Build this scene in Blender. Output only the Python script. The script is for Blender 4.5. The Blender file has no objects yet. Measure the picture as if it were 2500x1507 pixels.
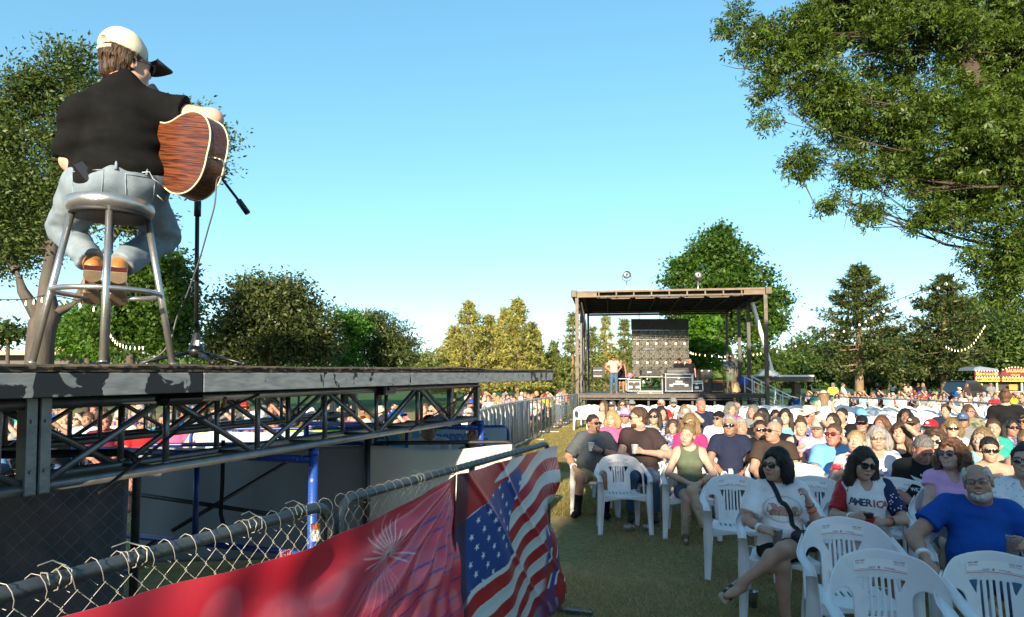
import bpy, math, random
import numpy as np
from mathutils import Vector, Matrix, Quaternion
S = bpy.context.scene
COL = S.collection
PI = math.pi
rad = math.radians
# ------------------------------------------------------------------ camera
F, U0, V0, CAMZ, HOR = 1667.0, 1250.0, 833.5, 1.72, 934.0
PITCH = math.atan((HOR - V0) / F)
cam_d = bpy.data.cameras.new('camera')
cam = bpy.data.objects.new('camera', cam_d)
COL.objects.link(cam)
cam.location = (0, 0, CAMZ)
cam.rotation_euler = (PI / 2 + PITCH, 0, 0)
cam_d.sensor_width = 36.0
cam_d.lens = 36.0 * F / 2500.0
cam_d.shift_y = (V0 - 753.5) / 2500.0
cam_d.clip_end = 3000
cam_d.clip_start = 0.05
S.camera = cam
# ------------------------------------------------------------------ light
SUN_AZ, SUN_EL = 12.0, 17.0          # degrees left of straight behind the camera, elevation
to_sun = Vector((-math.sin(rad(SUN_AZ)) * math.cos(rad(SUN_EL)), -math.cos(rad(SUN_AZ)) * math.cos(rad(SUN_EL)), math.sin(rad(SUN_EL))))
W = bpy.data.worlds.new('World')
S.world = W
W.use_nodes = True
_n = W.node_tree.nodes
_sky = _n.new('ShaderNodeTexSky')
_sky.sky_type = 'NISHITA'
_sky.sun_disc = False
_sky.sun_elevation = rad(SUN_EL)
_sky.sun_rotation = rad(180 + SUN_AZ)
_sky.air_density = 0.7
_sky.dust_density = 0.3
_sky.ozone_density = 2.0
_hs = _n.new('ShaderNodeHueSaturation')
_hs.inputs['Hue'].default_value = 0.482
_hs.inputs['Saturation'].default_value = 1.22
_hs.inputs['Value'].default_value = 1.32
W.node_tree.links.new(_sky.outputs[0], _hs.inputs['Color'])
_gm = _n.new('ShaderNodeGamma')
_gm.inputs[1].default_value = 0.68
W.node_tree.links.new(_hs.outputs[0], _gm.inputs[0])
W.node_tree.links.new(_gm.outputs[0], _n['Background'].inputs[0])
_n['Background'].inputs[1].default_value = 0.15
sun_d = bpy.data.lights.new('sun', 'SUN')
sun_d.energy = 4.8
sun_d.angle = rad(0.55)
sun_d.color = (1.0, 0.86, 0.64)
sun = bpy.data.objects.new('sun', sun_d)
COL.objects.link(sun)
sun.rotation_euler = to_sun.to_track_quat('Z', 'Y').to_euler()
S.view_settings.view_transform = 'Standard'
S.view_settings.look = 'None'
S.view_settings.exposure = 1.32
S.view_settings.gamma = 1.0
S.view_settings.use_curve_mapping = False
S.render.engine = 'CYCLES'
S.cycles.max_bounces = 6
S.cycles.transparent_max_bounces = 8
S.cycles.use_adaptive_sampling = True
try:
 S.cycles.use_denoising = True
except Exception:
 pass
# ------------------------------------------------------------------ helpers
def at(u, v, Y):
 """point at distance Y along +y seen at photo pixel (u, v)"""
 a, t = (u - U0) / F, (V0 - v) / F
 c, s = math.cos(PITCH), math.sin(PITCH)
 dy = c - t * s
 k = Y / dy
 return Vector((a * k, Y, CAMZ + (s + t * c) * k))
def gx(u, Y):
 return (u - U0) / F * Y
def tag(o, label=None, cat=None, group=None, kind=None):
 if label: o['label'] = label
 if cat: o['category'] = cat
 if group: o['group'] = group
 if kind: o['kind'] = kind
 return o
def thing(name, label, cat, loc=(0, 0, 0), rz=0.0, group=None):
 o = bpy.data.objects.new(name, None)
 COL.objects.link(o)
 o.empty_display_size = 0.1
 o.location = loc
 o.rotation_euler = (0, 0, rz)
 return tag(o, label, cat, group)
def link(name, me, parent=None, M=None):
 o = bpy.data.objects.new(name, me)
 COL.objects.link(o)
 if parent is not None: o.parent = parent
 if M is not None: o.matrix_local = M
 return o
def np_mesh(name, V, Fc, mats=(), smooth=True, mi=None):
 """V (n,3), Fc (m,k) -> mesh"""
 V = np.asarray(V, dtype=np.float32); Fc = np.asarray(Fc, dtype=np.int32)
 me = bpy.data.meshes.new(name)
 me.vertices.add(len(V)); me.vertices.foreach_set('co', V.ravel())
 m, k = Fc.shape
 me.loops.add(m * k); me.loops.foreach_set('vertex_index', Fc.ravel())
 me.polygons.add(m); me.polygons.foreach_set('loop_start', np.arange(0, m * k, k, dtype=np.int32))
 for x in mats: me.materials.append(x)
 if mi is not None: me.polygons.foreach_set('material_index', np.asarray(mi, dtype=np.int32))
 me.update(calc_edges=True)
 if smooth: me.polygons.foreach_set('use_smooth', np.ones(m, dtype=bool))
 return me
class MB:
 def __init__(s):
  s.v, s.f, s.m, s.sm = [], [], [], []
  s.cur = 0
 def add(s, vs, fs, smooth=False):
  o = len(s.v)
  s.v.extend([tuple(p) for p in vs])
  for f in fs:
   s.f.append(tuple(i + o for i in f)); s.m.append(s.cur); s.sm.append(smooth)
  return s
 def box(s, c, d, R=None, bev=0.0):
  hx, hy, hz = d[0] / 2, d[1] / 2, d[2] / 2
  b = min(bev, hx * .9, hy * .9, hz * .9)
  if b <= 0:
   P = [Vector((x * hx, y * hy, z * hz)) for x in (-1, 1) for y in (-1, 1) for z in (-1, 1)]
   fs = [(0, 1, 3, 2), (4, 6, 7, 5), (0, 4, 5, 1), (2, 3, 7, 6), (0, 2, 6, 4), (1, 5, 7, 3)]
  else:
   P, idx, fs = [], {}, []
   for x in (-1, 1):
    for y in (-1, 1):
     for z in (-1, 1):
      for ax in range(3):
       q = [x * (hx - b), y * (hy - b), z * (hz - b)]
       q[ax] = (x * hx, y * hy, z * hz)[ax]
       idx[(x, y, z, ax)] = len(P); P.append(Vector(q))
   I = idx
   for sg in (-1, 1):
    for ax in range(3):
     a1, a2 = [a for a in range(3) if a != ax]
     def key(p, q):
      t = [0, 0, 0]; t[ax] = sg; t[a1] = p; t[a2] = q
      return I[(t[0], t[1], t[2], ax)]
     fs.append((key(-1, -1), key(1, -1), key(1, 1), key(-1, 1)))
   for ax in range(3):
    a1, a2 = [a for a in range(3) if a != ax]
    for p in (-1, 1):
     for q in (-1, 1):
      t0 = [0, 0, 0]; t0[a1] = p; t0[a2] = q
      t1 = list(t0); t0[ax] = -1; t1[ax] = 1
      fs.append((I[(*t0, a1)], I[(*t1, a1)], I[(*t1, a2)], I[(*t0, a2)]))
   for x in (-1, 1):
    for y in (-1, 1):
     for z in (-1, 1):
      fs.append((I[(x, y, z, 0)], I[(x, y, z, 1)], I[(x, y, z, 2)]))
  c = Vector(c)
  if R is not None: P = [R @ p for p in P]
  return s.add([p + c for p in P], fs)
 def bar(s, a, b, w, h, up=(0, 0, 1), bev=0.0):
  a, b = Vector(a), Vector(b)
  d = (b - a); L = d.length; d.normalize()
  up = Vector(up)
  x = d.cross(up)
  if x.length < 1e-5: x = d.cross(Vector((1, 0, 0)))
  x.normalize(); z = x.cross(d)
  R = Matrix((x, d, z)).transposed()
  return s.box((a + b) / 2, (w, L, h), R, bev)
 def cyl(s, a, b, r0, r1=None, n=10, caps=True):
  return s.tube([a, b], [r0, r0 if r1 is None else r1], n, caps)
 def tube(s, pts, r, n=8, caps=True, closed=False):
  pts = [Vector(p) for p in pts]
  N = len(pts)
  rs = r if isinstance(r, (list, tuple, np.ndarray)) else [r] * N
  up = None; vs = []
  for i in range(N):
   if closed: d = pts[(i + 1) % N] - pts[i - 1]
   else: d = pts[min(i + 1, N - 1)] - pts[max(i - 1, 0)]
   if d.length < 1e-9: d = Vector((0, 0, 1))
   d.normalize()
   if up is None:
    up = Vector((0, 0, 1)) if abs(d.z) < .9 else Vector((1, 0, 0))
   x = d.cross(up)
   if x.length < 1e-6: x = d.cross(Vector((0.3, 1, 0.2)))
   x.normalize(); up = x.cross(d).normalized()
   for k in range(n):
    t = 2 * PI * k / n
    vs.append(pts[i] + (x * math.cos(t) + up * math.sin(t)) * rs[i])
  fs = []
  for i in range(N if closed else N - 1):
   j = (i + 1) % N
   for k in range(n):
    k2 = (k + 1) % n
    fs.append((i * n + k, i * n + k2, j * n + k2, j * n + k))
  s.add(vs, fs, True)
  if caps and not closed:
   o = len(s.v) - len(vs)
   s.f.append(tuple(o + k for k in range(n))[::-1]); s.m.append(s.cur); s.sm.append(False)
   s.f.append(tuple(o + (N - 1) * n + k for k in range(n))); s.m.append(s.cur); s.sm.append(False)
  return s
 def lathe(s, prof, c=(0, 0, 0), n=20, R=None):
  """prof list of (r,z)"""
  c = Vector(c); vs = []
  for (r, z) in prof:
   for k in range(n):
    t = 2 * PI * k / n
    p = Vector((r * math.cos(t), r * math.sin(t), z))
    if R is not None: p = R @ p
    vs.append(p + c)
  fs = []
  for i in range(len(prof) - 1):
   for k in range(n):
    k2 = (k + 1) % n
    fs.append((i * n + k, i * n + k2, (i + 1) * n + k2, (i + 1) * n + k))
  fs.append(tuple(range(n))[::-1]); fs.append(tuple((len(prof) - 1) * n + k for k in range(n)))
  return s.add(vs, fs, True)
 def ball(s, c, r, n=10, m=6):
  r = r if isinstance(r, (tuple, list)) else (r, r, r)
  prof = []
  c = Vector(c); vs = []; fs = []
  for i in range(1, m):
   t = PI * i / m
   for k in range(n):
    p = 2 * PI * k / n
    vs.append(c + Vector((r[0] * math.sin(t) * math.cos(p), r[1] * math.sin(t) * math.sin(p), r[2] * math.cos(t))))
  a = len(vs); vs.append(c + Vector((0, 0, r[2]))); vs.append(c - Vector((0, 0, r[2])))
  for i in range(m - 2):
   for k in range(n):
    k2 = (k + 1) % n
    fs.append((i * n + k, (i + 1) * n + k, (i + 1) * n + k2, i * n + k2))
  for k in range(n):
   k2 = (k + 1) % n
   fs.append((a, k, k2)); fs.append((a + 1, (m - 2) * n + k2, (m - 2) * n + k))
  return s.add(vs, fs, True)
 def prism(s, poly, z0, z1, M=None):
  """poly list of (x,y) ccw extruded z0..z1 then transformed by M"""
  n = len(poly)
  vs = [Vector((p[0], p[1], z0)) for p in poly] + [Vector((p[0], p[1], z1)) for p in poly]
  if M is not None: vs = [M @ p for p in vs]
  fs = [tuple(range(n))[::-1], tuple(range(n, 2 * n))] + [(i, (i + 1) % n, n + (i + 1) % n, n + i) for i in range(n)]
  return s.add(vs, fs)
 def mesh(s, name, mats):
  me = bpy.data.meshes.new(name)
  me.from_pydata(s.v, [], s.f)
  for x in (mats if isinstance(mats, (list, tuple)) else [mats]): me.materials.append(x)
  me.polygons.foreach_set('material_index', s.m)
  me.polygons.foreach_set('use_smooth', s.sm)
  me.update()
  return me
 def build(s, name, mats, parent=None, M=None):
  return link(name, s.mesh(name, mats), parent, M)
# ------------------------------------------------------------------ materials
_mc = {}
def mat(name, col, rough=0.6, metal=0.0, var=0.12, scale=6.0, bump=0.0, bscale=None, spec=0.5, stretch=(1, 1, 1), col2=None, thr=None, coat=0.0, trans=0.0, sss=0.0):
 """principled with procedural variation"""
 if name in _mc: return _mc[name]
 m = bpy.data.materials.new(name); m.use_nodes = True
 nt = m.node_tree; N = nt.nodes; L = nt.links
 b = N['Principled BSDF']
 tc = N.new('ShaderNodeTexCoord'); mp = N.new('ShaderNodeMapping'); mp.inputs['Scale'].default_value = stretch
 L.new(tc.outputs['Object'], mp.inputs[0])
 nz = N.new('ShaderNodeTexNoise'); nz.inputs['Scale'].default_value = scale; nz.inputs['Detail'].default_value = 5
 nz.inputs['Roughness'].default_value = 0.6
 L.new(mp.outputs[0], nz.inputs[0])
 rp = N.new('ShaderNodeValToRGB')
 c = Vector(col)
 if col2 is None:
  lo = c * (1 - var); hi = c * (1 + var)
 else:
  lo = c; hi = Vector(col2)
 rp.color_ramp.elements[0].color = (*[max(0, min(1, x)) for x in lo], 1); rp.color_ramp.elements[1].color = (*[max(0, min(1, x)) for x in hi], 1)
 if thr is None:
  rp.color_ramp.elements[0].position = 0.3; rp.color_ramp.elements[1].position = 0.7
 else:
  rp.color_ramp.elements[0].position = thr[0]; rp.color_ramp.elements[1].position = thr[1]
 L.new(nz.outputs[0], rp.inputs[0]); L.new(rp.outputs[0], b.inputs['Base Color'])
 b.inputs['Roughness'].default_value = rough; b.inputs['Metallic'].default_value = metal
 b.inputs['Specular IOR Level'].default_value = spec
 if coat: b.inputs['Coat Weight'].default_value = coat; b.inputs['Coat Roughness'].default_value = 0.1
 if trans: b.inputs['Transmission Weight'].default_value = trans
 if sss:
  b.inputs['Subsurface Weight'].default_value = sss; b.inputs['Subsurface Radius'].default_value = (1.0, 0.35, 0.2); b.inputs['Subsurface Scale'].default_value = 0.012
 if bump:
  n2 = N.new('ShaderNodeTexNoise'); n2.inputs['Scale'].default_value = bscale or scale * 4; n2.inputs['Detail'].default_value = 4
  L.new(mp.outputs[0], n2.inputs[0])
  bp = N.new('ShaderNodeBump'); bp.inputs['Strength'].default_value = bump; bp.inputs['Distance'].default_value = 0.01
  L.new(n2.outputs[0], bp.inputs['Height']); L.new(bp.outputs[0], b.inputs['Normal'])
 _mc[name] = m
 return m
def emit_mat(name, col, strength):
 m = bpy.data.materials.new(name); m.use_nodes = True
 b = m.node_tree.nodes['Principled BSDF']
 b.inputs['Base Color'].default_value = (*col, 1)
 b.inputs['Emission Color'].default_value = (*col, 1); b.inputs['Emission Strength'].default_value = strength
 return m
def attr_mat(name, rough=0.5, attr='Col', spec=0.5, bump=0.0, bscale=60, coat=0.0):
 """colour comes from a printed pattern stored on the mesh (flat print)"""
 m = bpy.data.materials.new(name); m.use_nodes = True
 N = m.node_tree.nodes; L = m.node_tree.links; b = N['Principled BSDF']
 a = N.new('ShaderNodeAttribute'); a.attribute_name = attr
 L.new(a.outputs['Color'], b.inputs['Base Color'])
 b.inputs['Roughness'].default_value = rough; b.inputs['Specular IOR Level'].default_value = spec
 if coat: b.inputs['Coat Weight'].default_value = coat
 if bump:
  n2 = N.new('ShaderNodeTexNoise'); n2.inputs['Scale'].default_value = bscale
  tc = N.new('ShaderNodeTexCoord'); L.new(tc.outputs['Object'], n2.inputs[0])
  bp = N.new('ShaderNodeBump'); bp.inputs['Strength'].default_value = bump; bp.inputs['Distance'].default_value = 0.01
  L.new(n2.outputs[0], bp.inputs['Height']); L.new(bp.outputs[0], b.inputs['Normal'])
 return m
def set_cols(me, cols, attr='Col'):
 a = me.color_attributes.new(attr, 'FLOAT_COLOR', 'POINT')
 c = np.ones((len(me.vertices), 4), dtype=np.float32); c[:, :3] = cols
 a.data.foreach_set('color', c.ravel())
def leaf_mat(name, c1, c2, c3=None, trans=0.35, rough=0.45):
 m = bpy.data.materials.new(name); m.use_nodes = True
 nt = m.node_tree; N = nt.nodes; L = nt.links; b = N['Principled BSDF']
 g = N.new('ShaderNodeNewGeometry'); rp = N.new('ShaderNodeValToRGB')
 e = rp.color_ramp.elements
 e[0].color = (*c1, 1); e[1].color = (*c2, 1)
 if c3 is not None:
  x = e.new(0.9); x.color = (*c3, 1); e[1].position = 0.85; x.position = 1.0
 L.new(g.outputs['Random Per Island'], rp.inputs[0]); L.new(rp.outputs[0], b.inputs['Base Color'])
 b.inputs['Roughness'].default_value = rough; b.inputs['Specular IOR Level'].default_value = 0.35
 t = N.new('ShaderNodeBsdfTranslucent'); mx = N.new('ShaderNodeMixShader'); mx.inputs[0].default_value = trans
 hs = N.new('ShaderNodeHueSaturation'); hs.inputs['Value'].default_value = 1.32; hs.inputs['Hue'].default_value = 0.48
 L.new(rp.outputs[0], hs.inputs['Color']); L.new(hs.outputs[0], t.inputs[0])
 L.new(b.outputs[0], mx.inputs[1]); L.new(t.outputs[0], mx.inputs[2]); L.new(mx.outputs[0], N['Material Output'].inputs[0])
 return m
def text_mesh(body, size, mt, name='lettering', depth=0.004, parent=None, M=None, align='CENTER', space=1.0, bold=0.0):
 cu = bpy.data.curves.new(name, 'FONT'); cu.body = body; cu.size = size; cu.extrude = depth / 2; cu.align_x = align; cu.align_y = 'CENTER'
 cu.space_character = space; cu.resolution_u = 3; cu.offset = bold
 ob = bpy.data.objects.new(name, cu); COL.objects.link(ob)
 dg = bpy.context.evaluated_depsgraph_get()
 me = bpy.data.meshes.new_from_object(ob.evaluated_get(dg))
 bpy.data.objects.remove(ob); bpy.data.curves.remove(cu)
 me.name = name; me.materials.clear(); me.materials.append(mt)
 return link(name, me, parent, M)
def frame(o, x, y, z=None):
 """matrix with origin o, x axis, y axis (z = x cross y)"""
 x = Vector(x).normalized(); y = Vector(y).normalized(); z = x.cross(y).normalized(); y = z.cross(x)
 M = Matrix((x, y, z)).transposed().to_4x4(); M.translation = Vector(o)
 return M
# ================================================================== LAND
def rs(seed): return np.random.default_rng(seed)
def ground_mat():
 m = bpy.data.materials.new('lawn'); m.use_nodes = True
 nt = m.node_tree; N = nt.nodes; L = nt.links; b = N['Principled BSDF']
 tc = N.new('ShaderNodeTexCoord')
 def noise(sc, det=4, rough=.6):
  n = N.new('ShaderNodeTexNoise'); n.inputs['Scale'].default_value = sc; n.inputs['Detail'].default_value = det; n.inputs['Roughness'].default_value = rough
  L.new(tc.outputs['Object'], n.inputs[0]); return n
 def ramp(n, c0, c1, p0=.35, p1=.65):
  r = N.new('ShaderNodeValToRGB'); e = r.color_ramp.elements
  e[0].color = (*c0, 1); e[1].color = (*c1, 1); e[0].position = p0; e[1].position = p1
  L.new(n.outputs[0], r.inputs[0]); return r
 r1 = ramp(noise(0.9), (.15, .14, .05), (.36, .27, .12))
 r2 = ramp(noise(14, 6, .7), (.14, .13, .045), (.40, .30, .14))
 mx = N.new('ShaderNodeMixRGB'); mx.inputs[0].default_value = .55
 L.new(r1.outputs[0], mx.inputs[1]); L.new(r2.outputs[0], mx.inputs[2])
 sp = N.new('ShaderNodeSeparateXYZ'); L.new(tc.outputs['Object'], sp.inputs[0])
 mr = N.new('ShaderNodeMapRange'); mr.inputs['From Min'].default_value = 38; mr.inputs['From Max'].default_value = 52
 L.new(sp.outputs['Y'], mr.inputs['Value'])
 r3 = ramp(noise(.25), (.035, .085, .016), (.055, .11, .022))
 m2 = N.new('ShaderNodeMixRGB'); L.new(mr.outputs[0], m2.inputs[0]); L.new(mx.outputs[0], m2.inputs[1]); L.new(r3.outputs[0], m2.inputs[2])
 L.new(m2.outputs[0], b.inputs['Base Color']); b.inputs['Roughness'].default_value = .9; b.inputs['Specular IOR Level'].default_value = .15
 bp = N.new('ShaderNodeBump'); bp.inputs['Strength'].default_value = .6; bp.inputs['Distance'].default_value = .03
 L.new(noise(45, 5, .7).outputs[0], bp.inputs['Height']); L.new(bp.outputs[0], b.inputs['Normal'])
 return m
_gx = np.concatenate([-np.geomspace(900, 9, 14), np.linspace(-8, 12, 81), np.geomspace(13, 900, 14)])
_gy = np.concatenate([-np.geomspace(300, 5, 8), np.linspace(-4, 22, 105), np.geomspace(23, 1500, 16)])
GX, GY = np.meshgrid(_gx, _gy, indexing='ij')
def gz(x, y):
 return 0.012 * np.sin(x * 2.1 + .7 * y) * np.cos(y * 1.7) + .008 * np.sin(5.3 * x + 2) * np.sin(4.1 * y)
GZ = gz(GX, GY) * np.clip((30 - np.abs(GY)) / 10, 0, 1) - .012
_nx, _ny = len(_gx), len(_gy)
_id = np.arange(_nx * _ny).reshape(_nx, _ny)
_q = np.stack([_id[:-1, :-1], _id[1:, :-1], _id[1:, 1:], _id[:-1, 1:]], -1).reshape(-1, 4)
tag(link('ground', np_mesh('ground', np.stack([GX, GY, GZ], -1).reshape(-1, 3), _q, [ground_mat()])), kind='structure')
# ---- grass blades, denser towards the camera
def blades():
 r = rs(5)
 n = 95000
 d = 2.6 + 15 * r.random(n) ** 1.5
 x0 = -.75 + .32 * (d - 2.5)
 x = x0 + r.random(n) * np.clip(.15 + .62 * d - x0, .5, 5.5)
 h = .022 + .04 * r.random(n); w = .0022 + .0025 * r.random(n)
 h *= np.where(np.sin(x * 1.3 + 3) * np.sin(d * 1.1) > -.3, 1, .65)
 a = r.random(n) * 2 * PI; lean = .5 + .9 * r.random(n); b = r.random(n) * 2 * PI
 P = np.stack([x, d, gz(x, d) - .014], -1)
 s = np.stack([np.cos(a), np.sin(a), 0 * a], -1) * w[:, None]
 t = np.stack([np.cos(b) * lean * h, np.sin(b) * lean * h, h], -1)
 V = np.stack([P - s, P + s, P + t], 1).reshape(-1, 3)
 Fc = np.arange(3 * n).reshape(-1, 3)
 m = leaf_mat('grass_blade', (.20, .18, .06), (.56, .42, .21), trans=.5, rough=.6)
 tag(link('grass', np_mesh('grass', V, Fc, [m], False)), 'short dry and green grass beside the banner fence', kind='stuff')
blades()
def lawn_tufts():
 r = rs(8); n = 90000
 y = 9 + 24 * r.random(n) ** 1.2
 xf = np.interp(y, [9, 12.6, 18, 24, 31.5, 34], [-.5, -.5, .1, 1.4, 3.1, 3.4])
 x = xf + r.random(n) ** 1.3 * (2.2 + .12 * y)
 h = (.03 + .05 * r.random(n)) * (.8 + .02 * y); w = (.003 + .004 * r.random(n)) * (.6 + y * .045)
 h *= .55 + .6 * (np.sin(x * 2.3 + y) * np.sin(y * 1.3) > -.2)
 a = r.random(n) * 2 * PI; b = r.random(n) * 2 * PI; lean = .3 + .6 * r.random(n)
 P = np.stack([x, y, np.full(n, -.02)], -1); s = np.stack([np.cos(a), np.sin(a), 0 * a], -1) * w[:, None]; t = np.stack([np.cos(b) * lean * h, np.sin(b) * lean * h, h], -1)
 V = np.stack([P - s, P + s, P + t], 1).reshape(-1, 3)
 m = leaf_mat('dry_grass_blade', (.14, .14, .035), (.42, .33, .12), trans=.4, rough=.7)
 tag(link('grass', np_mesh('grass', V, np.arange(3 * n).reshape(-1, 3), [m], False)), 'sunlit dry grass strip along the long barrier', kind='stuff')
lawn_tufts()
# ================================================================== TREES
BARK = mat('bark', (.075, .062, .05), .9, var=.35, scale=5, bump=.8, bscale=18, stretch=(1, 1, .25))
BARKP = mat('pine_bark', (.21, .14, .09), .9, var=.3, scale=4, bump=.8, bscale=14, stretch=(1, 1, .4))
BARKW = mat('warm_bark', (.27, .19, .12), .9, var=.3, scale=4, bump=.6, bscale=14, stretch=(1, 1, .4))
BARKA = mat('ash_bark', (.06, .042, .03), .9, var=.35, scale=5, bump=.6, bscale=18, stretch=(1, 1, .3))
KITE = (np.array([(0, 0, 0), (.24, .42, .04), (0, 1, -.06), (-.24, .42, .04)]), np.array([(0, 1, 2, 3)]))
LOBE = (np.array([(0, .1, 0), (.50, .12, .03), (.24, .38, .05), (.52, .66, 0), (.2, .66, .03), (0, 1.05, -.08), (-.2, .66, .03), (-.52, .66, 0), (-.24, .38, .05), (-.50, .12, .03)]),
  np.array([(0, 1, 2, 2), (0, 2, 4, 4), (2, 3, 4, 4), (0, 4, 5, 6), (0, 6, 8, 8), (6, 7, 8, 8), (0, 8, 9, 9)]))
TRI = (np.array([(0, 0, 0), (.17, .62, .05), (0, 1.1, -.10), (-.17, .62, .05), (.10, .12, .02), (.52, .22, .04), (.80, .62, -.06), (.40, .50, .03), (-.10, .12, .02), (-.52, .22, .04), (-.80, .62, -.06), (-.40, .50, .03)]), np.array([(0, 1, 2, 3), (4, 5, 6, 7), (8, 11, 10, 9)]))
SLIM = (np.array([(0, 0, 0), (.13, .4, .03), (0, 1, -.05), (-.13, .4, .03)]), np.array([(0, 1, 2, 3)]))
def norm(a): return a / np.maximum(np.linalg.norm(a, axis=-1, keepdims=True), 1e-9)
def leaves(P, A, Nn, s, tpl):
 """instances of a leaf: position, axis, approximate normal, size -> verts, faces"""
 T, Fc = tpl
 A = norm(A); X = norm(np.cross(A, Nn)); Z = np.cross(X, A)
 V = P[:, None, :] + (X[:, None, :] * T[None, :, 0:1] + A[:, None, :] * T[None, :, 1:2] + Z[:, None, :] * T[None, :, 2:3]) * s[:, None, None]
 n, k = len(P), len(T)
 Fa = (Fc[None] + (np.arange(n) * k)[:, None, None]).reshape(-1, Fc.shape[1])
 return V.reshape(-1, 3), Fa
def leaf_obj(name, V, Fa, m, parent):
 if (Fa[:, -1] == Fa[:, -2]).any():
  tri = Fa[:, 3] == Fa[:, 2]
  T = np.concatenate([Fa[tri][:, :3], Fa[~tri][:, [0, 1, 2]], Fa[~tri][:, [0, 2, 3]]])
  Fa = T
 return link(name, np_mesh(name, V, Fa, [m], False), parent)
def broadleaf(label, Y, trunk, blobs, ncl, per, size, clr, m, bark=BARK, seed=1, tpl=KITE, limbs=True, depth=1.0, group=None, name='tree', wind=(0, 0, 0), gap=.0, twigs=0, shell=.45, limbk=.45, spread=None, tips=None):
 """trunk: [(u,v,halfwidth_px,dY)] from the ground up; blobs: [(u,v,ru,rv,dY)] in photo pixels at distance Y"""
 r = rs(seed)
 k = Y / F
 base = at(trunk[0][0], trunk[0][1], Y + (trunk[0][3] if len(trunk[0]) > 3 else 0)); base.z = 0
 root = thing(name, label, 'tree', base, group=group)
 C = []; R = []
 for bl in blobs:
  u, v, ru, rv = bl[:4]; dy = bl[4] if len(bl) > 4 else 0
  C.append(at(u, v, Y + dy)); R.append((ru * k, depth * (ru + rv) / 2 * k, rv * k))
 C = np.array(C); R = np.array(R)
 w = (R[:, 0] * R[:, 2]) ; w = w / w.sum()
 bi = r.choice(len(C), ncl, p=w)
 d = norm(r.normal(size=(ncl, 3)))
 q = (1 - shell) + shell * r.random(ncl) ** .6
 q[r.random(ncl) < .25] *= .6
 cc = C[bi] + d * R[bi] * q[:, None]
 if gap > 0:
  g = np.sin(cc[:, 0] * 2.1 / (30 * k) ) * np.sin(cc[:, 2] * 2.3 / (30 * k) + 1) * np.sin(cc[:, 1] * 1.9 / (30 * k))
  keep = g > -1 + 2 * gap * .5; cc, d = cc[g > np.quantile(g, gap)], d[g > np.quantile(g, gap)]
 ncl = len(cc)
 out = norm(d + r.normal(size=(ncl, 3)) * .5)
 P = np.repeat(cc, per, 0) + r.normal(size=(ncl * per, 3)) * clr * (np.array(spread) if spread else np.array((1, 1, .7)))
 A = np.repeat(out, per, 0) * .6 + r.normal(size=(ncl * per, 3)) * .7 + np.array(wind) + np.array((0, 0, -.15))
 Nn = r.normal(size=(ncl * per, 3)) * .7 + np.array((0, 0, .8)) + np.repeat(out, per, 0) * .5
 s = size * (.6 + .8 * r.random(ncl * per))
 V, Fa = leaves(P, A, Nn, s, tpl)
 bv = np.array(base)
 crown = leaf_obj('crown', V - bv, Fa, m, root)
 mb = MB()
 tp = []; tr = []
 for t in trunk:
  p = at(t[0], t[1], Y + (t[3] if len(t) > 3 else 0))
  if not tp: p.z = -.05
  tp.append(p - base); tr.append(t[2] * k)
 mb.tube(tp, tr, 10)
 if limbs:
  for i in range(len(C)):
   c = Vector(C[i]) - base
   j = min(range(len(tp)), key=lambda q_: (tp[q_] - c).length + (3 if tp[q_].z > c.z else 0))
   a = tp[j]; mid = a.lerp(c, .5) + Vector(r.normal(size=3) * .06 * (c - a).length)
   r0 = max(tr[j] * limbk, .02)
   mb.tube([a, a.lerp(mid, .5) + Vector((0, 0, .03 * (c - a).length)), mid, c], [r0, r0 * .75, r0 * .55, r0 * .15], 6)
   ids = np.where(bi[:ncl] == i)[0] if gap == 0 else np.argsort(np.linalg.norm(cc - C[i], axis=1))[:twigs]
   for q_ in list(ids)[:twigs]:
    e = Vector(cc[q_]) - base
    st = mid.lerp(c, r.random() * .9)
    m2 = st.lerp(e, .55) + Vector(r.normal(size=3) * .08 * (e - st).length)
    mb.tube([st, m2, e], [r0 * .28, r0 * .16, r0 * .05], 4, False)
 if tips:
  for (u0, v0, u1, v1, w_) in tips:
   a = at(u0, v0, Y) - base; b = at(u1, v1, Y) - base
   mb.tube([a, a.lerp(b, .5) + Vector(r.normal(size=3) * .05 * (b - a).length), b], [w_ * k, w_ * k * .6, w_ * k * .2], 4, False)
 mb.build('trunk', bark, root)
 return root
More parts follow.
